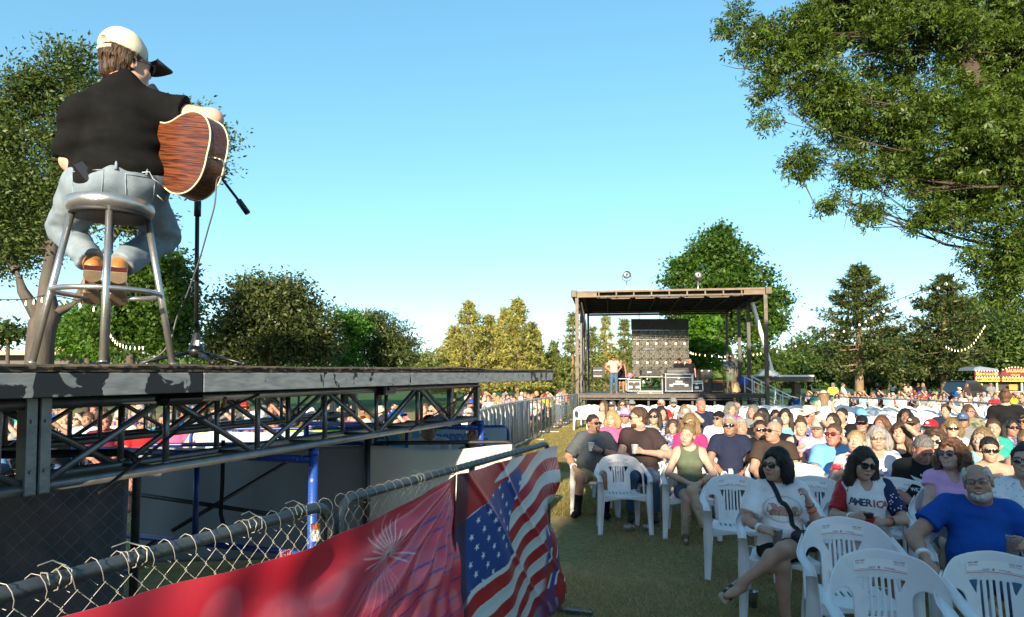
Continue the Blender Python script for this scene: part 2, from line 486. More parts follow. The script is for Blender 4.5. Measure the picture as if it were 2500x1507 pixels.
def conifer(label, Y, ub, vb, vt, hw, m, bark=BARKP, seed=1, tw=9, first=.2, levels=16, per=7, clump=26, size=.3, droop=.15, up=.35, dY=0, group=None, prof=None, name='conifer', lean=0):
 r = rs(seed); k = Y / F
 base = at(ub, vb, Y); base.z = 0
 top = at(ub + lean, vt, Y) - base
 root = thing(name, label, 'tree', base, group=group)
 H = top.z
 mb = MB(); mb.tube([Vector((0, 0, -.05)), top * .5, top], [tw * k, tw * k * .6, .02], 8)
 Ps = []; As = []; Ns = []; Ss = []
 for i in range(levels):
  t = (i + r.random() * .6) / levels
  z = H * (first + (1 - first) * t)
  f = prof(t) if prof else (1 - t) ** .8 * (.75 + .25 * math.sin(i * 2.4))
  L0 = hw * k * f + .15
  a0 = r.random() * 6
  for j in range(per):
   a = a0 + 2 * PI * j / per + r.normal() * .25
   L = L0 * (.7 + .4 * r.random())
   dr = Vector((math.cos(a), math.sin(a), 0))
   s = top * (z / H)
   e = s + dr * L + Vector((0, 0, -droop * L + up * L * (t)))
   mid = s.lerp(e, .55) + Vector((0, 0, -.06 * L))
   rr = max(tw * k * .22 * (1 - t), .012)
   mb.tube([s, mid, e], [rr, rr * .6, .006], 4, False)
   nc = max(int(clump * (.35 + .65 * f)), 5)
   q = r.random(nc) ** .7
   q = .25 + .78 * q
   pts = np.array([(s.lerp(mid, min(x / .55, 1)) if x < .55 else mid.lerp(e, (x - .55) / .45)) for x in q])
   side = np.array((-math.sin(a), math.cos(a), 0))
   pts = pts + side * r.normal(size=(nc, 1)) * L * .13 * q[:, None] + r.normal(size=(nc, 3)) * size * .35
   Ps.append(pts)
   As.append(np.array(dr) * .9 + r.normal(size=(nc, 3)) * .65 + np.array((0, 0, .25)))
   Ns.append(r.normal(size=(nc, 3)) * .6 + np.array((0, 0, .8)))
   Ss.append(size * (.6 + .8 * r.random(nc)))
 P = np.concatenate(Ps); A = np.concatenate(As); Nn = np.concatenate(Ns); s_ = np.concatenate(Ss)
 P = np.repeat(P, 3, 0); A = np.repeat(A, 3, 0) + r.normal(size=(len(P), 3)) * .55; Nn = np.repeat(Nn, 3, 0); s_ = np.repeat(s_, 3)
 V, Fa = leaves(P, A, Nn, s_, SLIM)
 leaf_obj('crown', V, Fa, m, root)
 mb.build('trunk', bark, root)
 return root
LM_ash = leaf_mat('leaf_ash', (.014, .046, .005), (.05, .115, .011), (.13, .19, .024), .40)
LM_cot = leaf_mat('leaf_cottonwood', (.020, .055, .012), (.055, .11, .02), (.12, .16, .035), .4)
LM_map = leaf_mat('leaf_maple', (.020, .065, .008), (.055, .125, .014), (.09, .17, .02), .4)
LM_oak = leaf_mat('leaf_oak', (.020, .042, .010), (.055, .085, .02), (.11, .125, .035), .3)
LM_brt = leaf_mat('leaf_bright', (.05, .15, .014), (.11, .24, .02), trans=.45)
LM_pin = leaf_mat('needle_dark', (.022, .05, .014), (.06, .10, .022), (.12, .145, .035), .3)
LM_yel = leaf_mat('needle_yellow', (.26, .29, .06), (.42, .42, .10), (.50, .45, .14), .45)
LM_gry = leaf_mat('needle_grey', (.16, .20, .06), (.28, .31, .09), trans=.45)
LM_wod = leaf_mat('leaf_wood', (.025, .065, .012), (.075, .14, .022), (.12, .18, .03), .4)
broadleaf('large leafy ash tree hanging over the right of the picture', 12.0,
   [(2720, 1000, 62, 1.5), (2690, 700, 50, 1.0), (2600, 480, 40, .3), (2440, 330, 24, 0), (2350, 130, 20, 0), (2300, -60, 14, 0)],
   [(1955, 100, 95, 115), (2075, 40, 140, 120, 1), (2240, 70, 150, 140), (2430, 110, 130, 160, .5), (2020, 245, 80, 95), (2140, 285, 135, 120, .6),
   (2300, 320, 150, 140), (2450, 340, 110, 170), (2090, 420, 45, 40), (2200, 430, 100, 65), (2350, 480, 110, 90, .5), (2455, 590, 90, 110), (2465, 700, 60, 75),
   (1785, 40, 30, 42), (1845, 95, 45, 40), (1860, 200, 38, 50), (1880, 290, 35, 50), (1960, 390, 45, 45), (2030, 480, 28, 28), (2120, 515, 35, 25), (2260, 525, 60, 28), (2100, -120, 200, 90), (2350, -120, 200, 90), (2560, 120, 90, 300), (2560, 500, 80, 200)],
   1800, 52, .090, .125, LM_ash, BARKA, seed=11, tpl=TRI, name='ash_tree', twigs=8, depth=.9, gap=.24, shell=.66, limbk=.13, wind=(0, 0, -.25),
   tips=[(1960, 440, 2010, 530, 2), (2080, 470, 2060, 560, 2), (2100, 480, 2110, 575, 2), (1850, 180, 1800, 150, 2), (1850, 170, 1760, 158, 1.5), (1850, 230, 1815, 235, 1.5), (2470, 60, 2490, 160, 3), (2450, 90, 2500, 130, 3)])
broadleaf('tall windblown cottonwood with forked grey trunk behind the singer', 20.0,
   [(95, 892, 36), (98, 840, 31), (105, 790, 32), (118, 770, 28), (112, 690, 15), (128, 610, 13), (170, 480, 10), (190, 330, 7), (180, 200, 4)],
   [(170, 165, 58, 62), (85, 225, 85, 70), (215, 250, 45, 60), (25, 330, 60, 90), (140, 350, 70, 85), (35, 500, 85, 110), (140, 500, 60, 70), (205, 420, 55, 80),
   (300, 400, 90, 90), (540, 345, 24, 36), (440, 290, 70, 40), (470, 400, 70, 70), (-20, 420, 60, 60), (330, 530, 80, 50), (30, 600, 70, 55), (-60, 300, 60, 120), (-60, 520, 70, 120)],
   1400, 66, .125, .27, LM_cot, BARK, seed=12, tpl=KITE, wind=(.8, 0, .25), name='cottonwood_tree', twigs=5, gap=.40, shell=.75, limbk=.3,
   tips=[(105, 790, 40, 660, 20), (40, 660, -10, 560, 14), (125, 765, 190, 735, 16), (190, 735, 260, 600, 14), (260, 600, 330, 530, 10), (128, 610, 60, 400, 8), (60, 400, 45, 250, 5), (200, 330, 130, 130, 3), (230, 300, 215, 180, 3)])
broadleaf('dark leafy tree filling in behind the cottonwood at the left edge', 29, [(-60, 892, 14), (-50, 800, 11), (-20, 700, 8)], [(60, 470, 100, 100), (10, 600, 100, 75), (140, 560, 70, 60), (0, 380, 80, 90), (170, 480, 50, 70)], 620, 40, .17, .36, LM_oak, seed=19, name='tree', gap=.2, shell=.7, limbk=.3)
broadleaf('dark green maple seen between the stool legs', 30, [(325, 892, 11), (318, 840, 9), (330, 760, 7), (350, 690, 5)],
   [(395, 670, 70, 60), (330, 740, 85, 65), (440, 760, 50, 60), (290, 800, 80, 55), (400, 830, 65, 45), (350, 650, 60, 40)], 760, 40, .16, .34, LM_map, gap=.2, shell=.7, limbk=.3, seed=13, tpl=LOBE, name='maple_tree', twigs=3)
broadleaf('bright green tree left of the cottonwood trunk', 38, [(215, 892, 9), (215, 830, 7), (212, 790, 5)], [(215, 790, 60, 50), (180, 830, 45, 35), (250, 840, 45, 30), (160, 800, 30, 30)], 260, 32, .25, .38, LM_brt, gap=.15, seed=14, name='tree')
broadleaf('small pale tree at the far left edge', 40, [(20, 892, 6), (20, 830, 4)], [(20, 810, 42, 22), (60, 800, 25, 16), (-10, 820, 35, 22)], 70, 26, .3, .35, LM_cot, seed=15, name='tree', gap=.2)
broadleaf('broad round dark green oak beyond the runway', 42, [(665, 900, 14), (660, 840, 11), (655, 770, 8)],
   [(650, 760, 115, 80), (555, 815, 60, 50), (745, 795, 70, 75), (620, 715, 60, 45), (700, 725, 60, 45), (650, 850, 150, 38), (540, 860, 50, 30), (775, 850, 55, 40)], 1000, 34, .27, .45, LM_oak, gap=.12, shell=.7, limbk=.3, seed=16, name='oak_tree', twigs=2)
broadleaf('bright green maple between oak and dark pine', 50, [(845, 900, 7), (845, 800, 4)], [(845, 785, 32, 24), (838, 860, 38, 35), (870, 800, 25, 25)], 200, 32, .28, .4, LM_brt, gap=.1, seed=17, name='maple_tree')
broadleaf('dark layered pine right of the bright green maple', 54, [(925, 902, 8), (925, 820, 5), (920, 780, 3)], [(905, 790, 42, 26), (945, 820, 48, 24), (900, 850, 60, 24), (960, 865, 48, 22), (920, 885, 75, 16), (980, 835, 25, 14)], 420, 34, .36, .45, LM_pin, BARKP, gap=.12, seed=18, tpl=SLIM, name='pine_tree', spread=(1.5, 1.5, .45))
for i, (u, v, ru, rv) in enumerate([(1035, 885, 26, 16), (1075, 880, 28, 22), (1010, 893, 22, 10)]):
 broadleaf(['low grey green tree in the gap before the golden conifers', 'rounded grey green tree next to the golden conifers', 'lowest small bush right of the dark pine'][i], 95, [(u, 918, 4), (u, v, 2)], [(u, v, ru, rv), (u + 10, v + 10, ru * .7, rv)], 40, 28, .6, .6, LM_gry, seed=20 + i, name='tree', limbs=False)
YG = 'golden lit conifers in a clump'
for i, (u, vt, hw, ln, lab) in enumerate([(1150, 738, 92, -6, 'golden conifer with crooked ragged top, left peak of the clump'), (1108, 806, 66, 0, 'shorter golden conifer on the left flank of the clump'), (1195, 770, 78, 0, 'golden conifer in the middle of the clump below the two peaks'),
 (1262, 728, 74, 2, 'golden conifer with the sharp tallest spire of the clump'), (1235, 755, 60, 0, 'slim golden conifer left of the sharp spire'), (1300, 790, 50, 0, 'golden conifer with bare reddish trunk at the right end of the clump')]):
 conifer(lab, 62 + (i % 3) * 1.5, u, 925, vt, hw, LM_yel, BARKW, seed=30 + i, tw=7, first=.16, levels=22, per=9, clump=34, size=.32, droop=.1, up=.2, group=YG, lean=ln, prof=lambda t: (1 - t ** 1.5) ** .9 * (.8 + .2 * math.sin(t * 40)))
GB = 'pale conifers behind the far stage'
for i, (u, vt, hw, lab) in enumerate([(1352, 838, 34, 'small pointed pale conifer left of the far stage'), (1398, 762, 50, 'tall loose pale conifer at the left edge of the far stage'), (1330, 868, 30, 'lowest pale conifer beside the golden clump'),
          (1445, 800, 40, 'pale conifer seen behind the man standing on the far stage'), (1478, 770, 44, 'pale conifer under the roof of the far stage, left of the glittering screen'), (1525, 775, 46, 'pale conifer half hidden by the glittering screen')]):
 conifer(lab, 68 + i, u, 925, vt, hw, LM_gry if i != 4 else LM_yel, BARKP, seed=40 + i, tw=6, first=.1, levels=15, per=7, clump=26, size=.36, droop=.05, up=.1, group=GB)
broadleaf('big green tree rising behind the far stage roof', 48, [(1800, 930, 13), (1790, 890, 11), (1765, 840, 10), (1742, 790, 8), (1745, 700, 6), (1740, 640, 4)],
   [(1735, 605, 55, 45), (1680, 660, 50, 45), (1795, 650, 55, 50), (1790, 700, 105, 55), (1865, 740, 60, 42), (1720, 750, 95, 65), (1860, 800, 45, 40), (1650, 690, 32, 24), (1885, 790, 28, 30), (1750, 570, 28, 18), (1905, 735, 28, 18), (1800, 780, 60, 60)],
   1100, 44, .21, .38, LM_map, gap=.28, shell=.75, limbk=.35, seed=50, tpl=LOBE, name='maple_tree', twigs=2, tips=[(1775, 610, 1790, 540, 2), (1780, 600, 1770, 550, 1.5), (1785, 590, 1805, 555, 1.5), (1870, 770, 1900, 830, 1.5)])
broadleaf('yellow green low maple lit beside the glittering screen', 44, [(1690, 930, 7), (1700, 850, 5)], [(1700, 825, 45, 35), (1665, 850, 40, 40), (1730, 860, 40, 35), (1700, 790, 40, 25)], 240, 34, .27, .36, LM_brt, gap=.15, seed=51, tpl=LOBE, name='maple_tree')
def pp(t): return (.6 + .4 * math.sin(min(1, t / .3) * PI / 2)) * (1 - t ** 1.5) ** .8 * (.74 + .26 * math.sin(t * 39))
conifer('tallest pine with bare lower trunk and layered branches on the right lawn', 55, 2097, 966, 652, 150, LM_pin, BARKW, seed=60, tw=12, first=.24, levels=17, per=9, clump=64, size=.36, droop=.02, up=.3, prof=pp, name='pine_tree')
conifer('second pine with darker trunk right of the tallest one', 50, 2305, 978, 670, 128, LM_pin, BARKP, seed=61, tw=10, first=.24, levels=16, per=9, clump=58, size=.34, droop=.05, up=.3, prof=pp, name='pine_tree')
WG = 'trees of the wood edge behind the lawn'
_wl = ['leafy tree of the wood edge left of the stage lorry', 'tree of the wood edge above the stage lorry deck', 'low tree of the wood edge just left of the tallest pine', 'dark spreading tree behind the tallest pine trunk', 'dark tree between the two pines', 'rounded tree of the wood edge between the two pines', 'low dark tree left of the second pine trunk', 'dense tree behind the second pine', 'loose tree right of the second pine', 'tall feathery tree above the food trailers', 'tree at the right edge above the food trailer signs', 'low bush behind the lemonade trailer', 'tree seen through the right side of the far stage', 'dense low shrub under the wood edge']
for i, (u, v, ru, rv, Y, mm) in enumerate([(1905, 893, 45, 30, 85, LM_wod), (1975, 868, 60, 48, 90, LM_wod), (2030, 880, 55, 42, 80, LM_wod), (2120, 875, 85, 45, 75, LM_pin), (2190, 855, 60, 40, 78, LM_pin), (2225, 885, 55, 40, 90, LM_wod), (2260, 905, 55, 28, 70, LM_pin),
 (2350, 800, 60, 85, 66, LM_wod), (2400, 770, 60, 70, 60, LM_wod), (2450, 800, 70, 90, 55, LM_cot), (2490, 840, 60, 75, 52, LM_wod), (2390, 890, 60, 35, 58, LM_pin), (1850, 880, 40, 45, 70, LM_wod), (2150, 915, 70, 18, 70, LM_pin)]):
 k2 = Y / 60
 broadleaf(_wl[i], Y, [(u, 945, 5), (u, v, 3)], [(u, v, ru, rv), (u - ru * .5, v + rv * .4, ru * .6, rv * .6), (u + ru * .5, v + rv * .35, ru * .6, rv * .65), (u, v + rv * .7, ru, rv * .4)], 280, 28, .34 * k2, .5 * k2, mm, gap=.12, shell=.7, seed=70 + i, name='tree', limbs=False, group=WG)
def far_wood():
 r = rs(99); n = 26000
 ang = (r.random(n) - .5) * 2.3
 Yd = 190 + 60 * r.random(n)
 x = np.tan(ang * .55) * Yd * 1.15
 hgt = 7 + 3 * np.sin(x * .05) + 2 * np.sin(x * .17 + 1) + 1.5 * np.sin(x * .41)
 z = hgt * r.random(n) ** .7
 P = np.stack([x, Yd, z], -1)
 A = r.normal(size=(n, 3)) + np.array((0, 0, .3)); Nn = r.normal(size=(n, 3)) + np.array((0, -.5, .6))
 V, Fa = leaves(P, A, Nn, 2.2 * (.6 + .8 * r.random(n)), KITE)
 o = leaf_obj('woods', V, Fa, LM_wod, None); tag(o, 'far line of woodland along the horizon', kind='stuff')
far_wood()
# ================================================================== RUNWAY STAGE
A0 = Vector((-1.81, 2.41, 1.79))
E = Vector((.3495, .9369, 0.0133)).normalized()
NN = Vector((-.9369, .3495, 0))
RW = frame(A0, E, NN)                       # local x along the edge, y across (away), z up, z=0 is the deck top
def rw(s, y, z): return RW @ Vector((s, y, z))
def paint_mat(lo, hi):
 m = bpy.data.materials.new('peeling_grey_paint'); m.use_nodes = True
 N = m.node_tree.nodes; L = m.node_tree.links; b = N['Principled BSDF']
 tc = N.new('ShaderNodeTexCoord')
 n1 = N.new('ShaderNodeTexNoise'); n1.inputs['Scale'].default_value = 5.5; n1.inputs['Detail'].default_value = 7; n1.inputs['Roughness'].default_value = .55; n1.inputs['Distortion'].default_value = .6
 L.new(tc.outputs['Object'], n1.inputs[0])
 sx = N.new('ShaderNodeSeparateXYZ'); L.new(tc.outputs['Object'], sx.inputs[0])
 mr = N.new('ShaderNodeMapRange'); mr.inputs['From Min'].default_value = -.3; mr.inputs['From Max'].default_value = 1.6; mr.inputs['To Min'].default_value = lo; mr.inputs['To Max'].default_value = hi
 L.new(sx.outputs['X'], mr.inputs['Value'])
 ad = N.new('ShaderNodeMath'); ad.operation = 'ADD'; L.new(n1.outputs[0], ad.inputs[0]); L.new(mr.outputs[0], ad.inputs[1])
 rp = N.new('ShaderNodeValToRGB'); rp.color_ramp.interpolation = 'LINEAR'
 e = rp.color_ramp.elements; e[0].position = .545; e[0].color = (0, 0, 0, 1); e[1].position = .56; e[1].color = (1, 1, 1, 1)
 L.new(ad.outputs[0], rp.inputs[0])
 n2 = N.new('ShaderNodeTexNoise'); n2.inputs['Scale'].default_value = 30; n2.inputs['Detail'].default_value = 6
 mp = N.new('ShaderNodeMapping'); mp.inputs['Scale'].default_value = (.3, 1, 1.4); L.new(tc.outputs['Object'], mp.inputs[0]); L.new(mp.outputs[0], n2.inputs[0])
 r2 = N.new('ShaderNodeValToRGB'); r2.color_ramp.elements[0].color = (.19, .19, .185, 1); r2.color_ramp.elements[1].color = (.36, .35, .33, 1)
 r2.color_ramp.elements[0].position = .25; r2.color_ramp.elements[1].position = .6
 L.new(n2.outputs[0], r2.inputs[0])
 mx = N.new('ShaderNodeMixRGB'); L.new(rp.outputs[0], mx.inputs[0]); L.new(r2.outputs[0], mx.inputs[1]); mx.inputs[2].default_value = (.022, .022, .024, 1)
 L.new(mx.outputs[0], b.inputs['Base Color']); b.inputs['Roughness'].default_value = .55; b.inputs['Metallic'].default_value = .25
 bp = N.new('ShaderNodeBump'); bp.inputs['Strength'].default_value = .5; bp.inputs['Distance'].default_value = .003; bp.invert = True
 L.new(rp.outputs[0], bp.inputs['Height']); L.new(bp.outputs[0], b.inputs['Normal'])
 return m
PAINT = [paint_mat(.02, .05), paint_mat(-.04, .05), paint_mat(-.11, -.09), paint_mat(-.10, -.12), paint_mat(-.09, -.02)]
PLY = mat('weathered_plywood', (.05, .036, .024), .95, var=.5, scale=14, bump=.9, bscale=60, stretch=(.25, 1, 3), col2=(.17, .12, .075), thr=(.42, .75))
PLYT = mat('deck_top', (.045, .042, .04), .85, var=.4, scale=5, bump=.4)
ALU = mat('truss_metal', (.20, .21, .215), .42, .75, var=.22, scale=9, bump=.15, bscale=50)
DSTL = mat('dark_steel', (.05, .052, .055), .45, .6, var=.3, scale=12)
BLUE = mat('blue_enamel', (.012, .045, .22), .35, .1, var=.15, scale=10, col2=(.016, .055, .26))
BLUEW = mat('worn_blue_enamel', (.02, .075, .36), .4, .1, scale=22, col2=(.42, .40, .36), thr=(.60, .70), bump=.2)
BLK = mat('black_webbing', (.012, .012, .013), .8, var=.3, scale=60)
BLKP = mat('black_plastic', (.014, .014, .015), .4, var=.2, scale=20)
JO = [-3.2, -1.12, .93, 2.98, 4.88, 6.68]
for i in range(5):
 s0, s1 = JO[i], JO[i + 1]
 L_ = s1 - s0 - .006
 root = thing('stage_deck', ['grey steel edged stage deck section nearest the camera, off to the left', 'stage deck section with heavily peeled grey paint under the bar stool', 'grey stage deck section right of the first seam with one bolt hole', 'grey stage deck section whose plywood edge bows up', 'last grey stage deck section at the far tip of the runway'][i], 'stage deck', group='deck sections of the runway')
 root.matrix_local = RW @ Matrix.Translation((s0 + .003, 0, 0))
 r = rs(200 + i); nx = 90
 xs = np.linspace(0, L_, nx)
 bow = (.016 * np.sin(np.clip(xs / L_ * 1.15, 0, 1) * PI) if i == 3 else .003 * np.sin(xs * 3 + i)) + np.cumsum(r.normal(size=nx)) * .0004
 jag = np.abs(r.normal(size=nx)) * .005 + .004 * np.sin(xs * 23) ** 2
 prof = []
 V = []
 for j in range(nx):
  zt = bow[j]; bt = -.034 + (bow[j] * .55 if i == 3 else 0)
  V += [(xs[j], 2.44, -.034), (xs[j], 2.44, 0), (xs[j], .10, min(zt, .004)), (xs[j], .012 - jag[j], zt - .003 * r.random()), (xs[j], -.006 - jag[j] + .006 * r.random(), zt - .010), (xs[j], -.010 + .008 * r.random(), zt - .018),
    (xs[j], -.004 + .005 * r.random(), zt - .024), (xs[j], .002 - .009 * r.random(), bt + .003), (xs[j], .02, bt), (xs[j], .1, -.034)]
 k = 10; fs = []
 for j in range(nx - 1):
  for q in range(k):
   fs.append((j * k + q, j * k + (q + 1) % k, (j + 1) * k + (q + 1) % k, (j + 1) * k + q))
 fs2 = [tuple(range(k))[::-1], tuple((nx - 1) * k + q for q in range(k))]
 mb = MB(); mb.add(V, fs + fs2); mb.build('deck_board', PLY, root)
 mb = MB(); mb.box((L_ / 2, .002, -.083), (L_, .012, .094), bev=.003)
 mb.box((L_ / 2, .03, -.127), (L_ - .02, .06, .006))
 mb.box((.006, .06, -.083), (.012, .10, .092)); mb.box((L_ - .006, .06, -.083), (.012, .10, .092))
 mb.build('fascia', PAINT[i], root)
 mb = MB()
 for q in range(4): mb.box(((q + .5) * L_ / 4, 1.25, -.075), (.05, 2.3, .08))
 mb.box((L_ / 2, 2.42, -.083), (L_, .012, .094))
 mb.build('joist', DSTL, root)
 if i in (2, 3):
  for q in ((.21, .58) if i == 2 else (.1, .33)):
   mb = MB(); mb.cyl((L_ * q, -.0045, -.08), (L_ * q, -.0052, -.08), .004, n=8); mb.build('bolt_hole', BLKP, root)
def box_truss(label, y0, sa, sb, flip=0, nb=7):
 root = thing('box_truss', label, 'truss', group='trusses carrying the runway')
 root.matrix_local = RW @ Matrix.Translation((sa, y0, 0))
 L_ = sb - sa; zt, zb, w = -.16, -.50, .30; r = .025
 cm = MB(); cm.cyl((0, 0, 0), (L_, 0, 0), r, n=12)
 me = cm.mesh('chord', [ALU])
 for (yy, zz) in ((0, zt), (0, zb), (w, zt), (w, zb)):
  link('chord', me, root, Matrix.Translation((0, yy, zz)))
 um = MB(); um.cyl((0, 0, zb), (0, 0, zt), .016, n=10); um.cyl((0, 0, zb + .021), (0, 0, zb + .032), .020, .017, n=10); me = um.mesh('upright', [ALU])
 rm = MB(); rm.cyl((0, 0, 0), (0, w, 0), .012, n=8); rme = rm.mesh('rung', [ALU])
 b = L_ / nb
 dm = MB(); dm.cyl((.03, 0, zb + .01), (b - .03, 0, zt - .01), .0155, n=10); dme = dm.mesh('diagonal', [ALU])
 for i in range(nb + 1):
  for yy in (0, w):
   if 0 < i < nb: link('upright', me, root, Matrix.Translation((i * b, yy, 0)))
  for zz in (zt, zb): link('rung', rme, root, Matrix.Translation((min(max(i * b, .02), L_ - .02), 0, zz)))
  if i < nb:
   for yy in (0, w):
    up = ((i + flip + (yy > 0)) % 2 == 0)
    Mx = Matrix.Translation((i * b, yy, 0)) if up else Matrix.Translation(((i + 1) * b, yy, 0)) @ Matrix.Scale(-1, 4, (1, 0, 0))
    link('diagonal', dme, root, Mx)
 pm = MB()
 for yy in (0, w): pm.box((0, yy, (zt + zb) / 2), (.05, .055, zt - zb + .05), bev=.004)
 pm.box((0, w / 2, zt), (.012, w, .05)); pm.box((0, w / 2, zb), (.012, w, .05))
 for zz in (zt - .07, zb + .07): pm.cyl((0, -.03, zz), (0, -.033, zz), .008, n=6)
 me = pm.mesh('end_plate', [ALU])
 for xx in (.026, L_ - .026): link('end_plate', me, root, Matrix.Translation((xx, 0, 0)))
 return root
box_truss('grey box truss along the near edge, between the two blue legs and seam', .24, .30, 4.81, 0)
box_truss('grey box truss along the near edge running out of the picture on the left', .24, -4.3, .294, 1)
box_truss('grey box truss along the far edge of the runway, seen through the near one', 1.9, .62, 5.13, 1)
box_truss('far side grey box truss continuing out of the picture on the left', 1.9, -4.0, .614, 0)
def leg_frame(s, label, mid=.42):
 root = thing('support_frame', label, 'support frame', group='blue frames under the runway')
 p = rw(s, 0, 0); p.z = 0
 root.matrix_local = Matrix.Translation(p) @ Matrix.Rotation(math.atan2(NN.y, NN.x), 4, 'Z')
 top = rw(s, .24, -.53).z
 d = 2.44
 for k, (x, mt) in enumerate(((.26, BLUEW), (d, BLUE))):
  mb = MB(); mb.cyl((x, 0, 0), (x, 0, top), .030, n=14); mb.cyl((x, 0, top - .045), (x, 0, top - .012), .034, n=14); mb.box((x, 0, .005), (.15, .15, .01)); mb.cyl((x, 0, .01), (x, 0, .30), .036, n=14)
  mb.build('post', mt, root)
 mb = MB(); mb.cyl((.26, 0, top - .075), (d, 0, top - .075), .026, n=12); mb.build('top_rail', BLUEW, root)
 mb = MB(); mb.cyl((.26, 0, .60), (d, 0, .60), .021, n=12); mb.build('middle_rail', BLUE, root)
 mb = MB(); mb.cyl((.26 + (d - .26) * mid, 0, .60), (.26 + (d - .26) * mid, 0, top - .075), .021, n=12); mb.build('upright', BLUE, root)
 return root
leg_frame(2.15, 'blue tube support frame under the middle of the runway with scratched front leg', .45)
leg_frame(4.95, 'blue tube support frame under the far end of the runway', .40)
leg_frame(-.9, 'blue tube support frame at the left, outside the picture', .4)
def tube_thing(name, label, cat, pts, r, m, n=8, group=None):
 mb = MB(); mb.tube(pts, r, n); o = mb.build(name, m)
 return tag(o, label, cat, group)
tube_thing('cross_brace', 'thin grey brace tube sloping down to the right behind the blue uprights', 'brace', [at(205, 1188, 5.2), at(705, 1262, 4.9)], .016, DSTL, group='brace tubes under the runway')
tube_thing('cross_brace', 'grey brace tube rising to the right towards the truss', 'brace', [at(420, 1296, 4.8), at(705, 1126, 5.6)], .016, DSTL, group='brace tubes under the runway')
tube_thing('cross_brace', 'lowest dark brace tube just above the banner fence', 'brace', [at(300, 1372, 4.3), at(380, 1322, 4.5)], .016, DSTL, group='brace tubes under the runway')
tube_thing('black_cord', 'tight black cord slanting across the far end of the truss', 'cord', [rw(4.75, .19, -.17), rw(3.3, .19, -.50)], .006, BLK)
tube_thing('black_cord', 'long tight black cord crossing the truss below the stool', 'cord', [rw(1.55, .20, -.16), rw(.98, .17, -.30), rw(.55, .20, -.56)], .008, BLK)
def strap(label, pts, w=.045):
 mb = MB(); pts = [Vector(p) for p in pts]
 for a, b in zip(pts[:-1], pts[1:]): mb.bar(a, b, .006, w, up=(1, .2, 0))
 return tag(mb.build('strap', BLK), label, 'strap')
strap('black strap end hanging straight down behind the truss', [at(545, 1075, 4.5), at(543, 1180, 4.5), at(539, 1255, 4.52), at(545, 1280, 4.5)], .025)
mb = MB(); mb.box((0, 0, 0), (.17, .09, .075), bev=.012); mb.box((0, -.05, .01), (.08, .012, .03), bev=.004)
o = mb.build('clamp', BLKP); o.matrix_local = RW @ Matrix.Translation((2.93, .19, -.165)); tag(o, 'black clamp block on the top tube at the second deck seam', 'clamp')
mb = MB(); mb.box((0, 0, 0), (.26, .09, .06), bev=.025)
o = mb.build('clamp', BLKP); o.matrix_local = RW @ Matrix.Translation((.98, .19, -.165)); tag(o, 'wide black clamp pad under the first deck seam', 'clamp')
mb = MB(); mb.box((0, 0, 0), (.004, .05, .26)); mb.box((.003, 0, -.05), (.004, .046, .15))
o = mb.build('paper_tag', mat('cream_paper', (.72, .68, .48), .8, var=.06)); o.matrix_local = Matrix.Translation(at(1104, 1012, 7.0)) @ Matrix.Rotation(.9, 4, 'Z') @ Matrix.Rotation(.35, 4, 'Y'); tag(o, 'folded cream paper tag stuck on the far end of the truss', 'paper tag')
mb = MB(); mb.cyl((0, 0, -.04), (0, 0, .04), .012, n=8)
o = mb.build('strap_hook', mat('orange_hook', (.45, .20, .06), .5)); o.location = rw(1.28, .2, -.2); o.rotation_euler = (.5, .5, 0); tag(o, 'small orange hook hanging from the truss top tube', 'hook')
